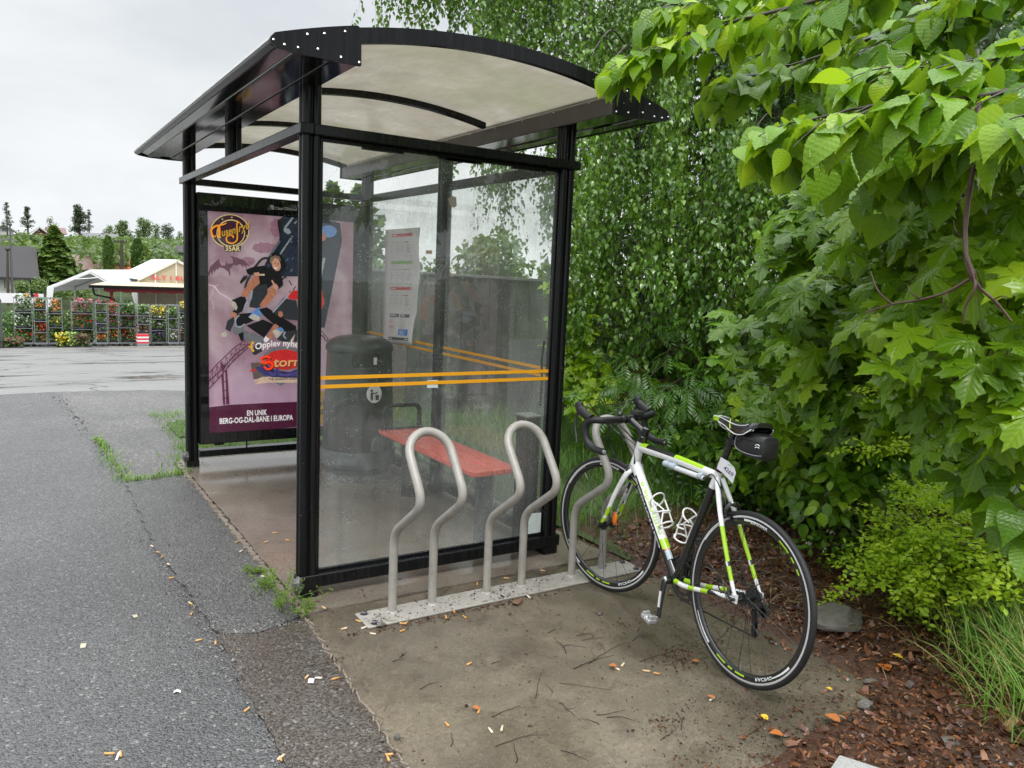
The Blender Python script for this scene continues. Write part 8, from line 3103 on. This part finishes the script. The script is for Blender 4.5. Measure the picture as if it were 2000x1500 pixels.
for x, yb, w_, h_, col, lab in [(565, 1240, 1.0, 1.3, 'pale green', 'green shrub standing in the gap behind the trolleys'), (160, 1150, 1.4, 1.5, 'pale green', 'tall green shrub behind the leftmost trolleys'), (960, 1240, 1.2, 1.5, 'pale green', 'leafy shrub behind the middle trolleys'), (340, 1240, 1.3, 1.6, 'pale green', 'leafy shrub behind the second trolley'), (700, 1240, 1.3, 1.6, 'pale green', 'leafy shrub behind the fourth trolley'), (1280, 1240, 1.4, 1.3, 'pale green', 'leafy shrub behind the ninth trolley'), (520, 1345, .42, .55, 'yellow', 'big pot of lime yellow hydrangea on the asphalt before the trolleys'), (600, 1345, .40, .58, 'pale green', 'pot of pale green hydrangea next to the yellow one'), (690, 1340, .55, .5, 'brown', 'pot of reddish brown grass beside the hydrangeas'), (90, 1340, .9, .35, 'brown', 'dry weedy clump at the left end of the trolleys')]:
    yq = 39.2 if yb < 1300 else 35.9
    q = ZP(x, yb, yq)
    plants(lab, np.array([q[0], yq, lot_z(yq)]), w_, w_, h_, col, int(x), 3. if yq < 37 else 2., 'potted plant', 'potted_plant', 'potted plants on the asphalt', .65 if yq < 37 else .12)
# red and white wrapped stack
a, b = ZP(1150, 1350, 36.2), ZP(1245, 1256, 36.2)
mb = MB()
z0 = lot_z(36.2)
w_ = b[0] - a[0]
mb.box((a[0], 36.2, z0), (b[0], 36.7, z0 + .14), 2)
for k, mi in enumerate((0, 1, 0, 1, 0)): mb.box((a[0], 36.2, z0 + .14 + k * .08), (b[0], 36.7, z0 + .14 + (k + 1) * .08 - .004), mi)
tag(mb.build('wrapped_bags', [M['redink'], M['white'], mGal], smooth=0), 'red and white striped stack of bags in a wire crate before the trolleys', 'bags')
# dark slatted crate stack cut by the left edge
a = ZP(-60, 1365, 35.5)
mb = MB()
z0 = lot_z(35.5)
b = ZP(24, 1365, 35.5)
for k in range(14): mb.box((a[0], 35.5, z0 + .05 + k * .14), (b[0], 36.4, z0 + .05 + k * .14 + .07), 0)
for xx in (a[0] + .05, b[0] - .05): mb.box((xx - .04, 35.49, z0), (xx + .04, 36.41, z0 + 2.0), 0)
tag(mb.build('crate_stack', M['dsteel'], smooth=0), 'tall dark slatted crate stack at the left edge of the picture', 'crates')
# garden hose across the lot
mb = MB()
mb.tube(catmull([np.array([q[0], q[1], lot_z(q[1]) + .02]) for q in [ZP(900, 1370, 34), ZP(1150, 1375, 33.4), ZP(1350, 1385, 33), ZP(1700, 1400, 32)]], 10), .025, 6)
tag(mb.build('garden_hose', paint('pale_hose', (.30, .28, .22), .5)), 'pale garden hose lying across the wet lot before the trolleys', 'hose')
ZEN, SKY_ST, SUN_E, EXPO = 5.2, .93, 1.5, 0.14
# ================================================================ light
w = bpy.data.worlds.new('World')
sc.world = w
w.use_nodes = True
nt = w.node_tree
nt.nodes.clear()
out = nt.nodes.new('ShaderNodeOutputWorld')
SUN_EL, SUN_AZ = R(60), R(205)
sky = nt.nodes.new('ShaderNodeTexSky')
sky.sky_type = 'NISHITA'
sky.sun_disc = False
sky.sun_elevation = SUN_EL
sky.sun_rotation = SUN_AZ
sky.air_density = 1.5
sky.dust_density = 4
co = nt.nodes.new('ShaderNodeTexCoord').outputs['Generated']
nrm = node(nt, 'VectorMath', {0: co}, operation='NORMALIZE').outputs[0]
z = node(nt, 'SeparateXYZ', {0: nrm}).outputs[2]
# an overcast layer: brightness grows towards the zenith (CIE overcast sky), broken by cloud noise
flat_ = node(nt, 'Mapping', {'Vector': nrm, 'Scale': (1., 1., 2.6), 'Location': (.3, .9, 0)}).outputs[0]
n1 = nz(nt, flat_, 1.7, 6, .52, .35)
n2 = nz(nt, flat_, 4.2, 5, .55, .3)
cl = mth(nt, 'ADD', mth(nt, 'MULTIPLY', n1, .75), mth(nt, 'MULTIPLY', n2, .25))
grey = ramp(nt, cl, [(.34, (.68, .71, .75)), (.47, (.80, .83, .86)), (.60, (.94, .955, .97)), (.72, (1.04, 1.04, 1.04))])
lift = ramp(nt, mth(nt, 'MAXIMUM', z, 0.), [(0, (1.18,) * 3), (.09, (1.0,) * 3), (.25, (.90,) * 3), (.42, (1.0,) * 3), (.62, (1.0,) * 3)])
zen = mth(nt, 'MULTIPLY_ADD', mth(nt, 'SMOOTHSTEP' if False else 'MAXIMUM', mth(nt, 'SUBTRACT', z, .34), 0.), ZEN, 1.)
val = mixc(nt, 1., grey, lift, 'MULTIPLY')
cl_v = node(nt, 'VectorMath', {0: val, 3: zen}, operation='SCALE').outputs[0]
skyv = node(nt, 'VectorMath', {0: sky.outputs[0], 3: .012}, operation='SCALE').outputs[0]
tot = node(nt, 'VectorMath', {0: cl_v, 1: skyv}, operation='ADD').outputs[0]
bg = node(nt, 'Background', {'Color': tot, 'Strength': SKY_ST})
nt.links.new(bg.outputs[0], out.inputs[0])
sd_ = bpy.data.lights.new('sun', 'SUN')
sd_.energy = SUN_E
sd_.angle = R(16)
sd_.color = (1., .97, .92)
so = bpy.data.objects.new('sun', sd_)
COL.objects.link(so)
dirv = Vector((math.sin(SUN_AZ) * math.cos(SUN_EL), math.cos(SUN_AZ) * math.cos(SUN_EL), math.sin(SUN_EL)))
so.rotation_euler = dirv.to_track_quat('Z', 'Y').to_euler()
so.location = (0, 0, 20)
vs_ = sc.view_settings
vs_.view_transform = 'Standard'
vs_.look = 'None'
vs_.exposure = EXPO
vs_.gamma = 1
c_ = sc.cycles
c_.max_bounces = 8
c_.transparent_max_bounces = 16
c_.transmission_bounces = 8
c_.diffuse_bounces = 3
c_.glossy_bounces = 3
c_.caustics_reflective = False
c_.caustics_refractive = False
c_.use_denoising = True
c_.sample_clamp_indirect = 6
sc.render.engine = 'CYCLES'
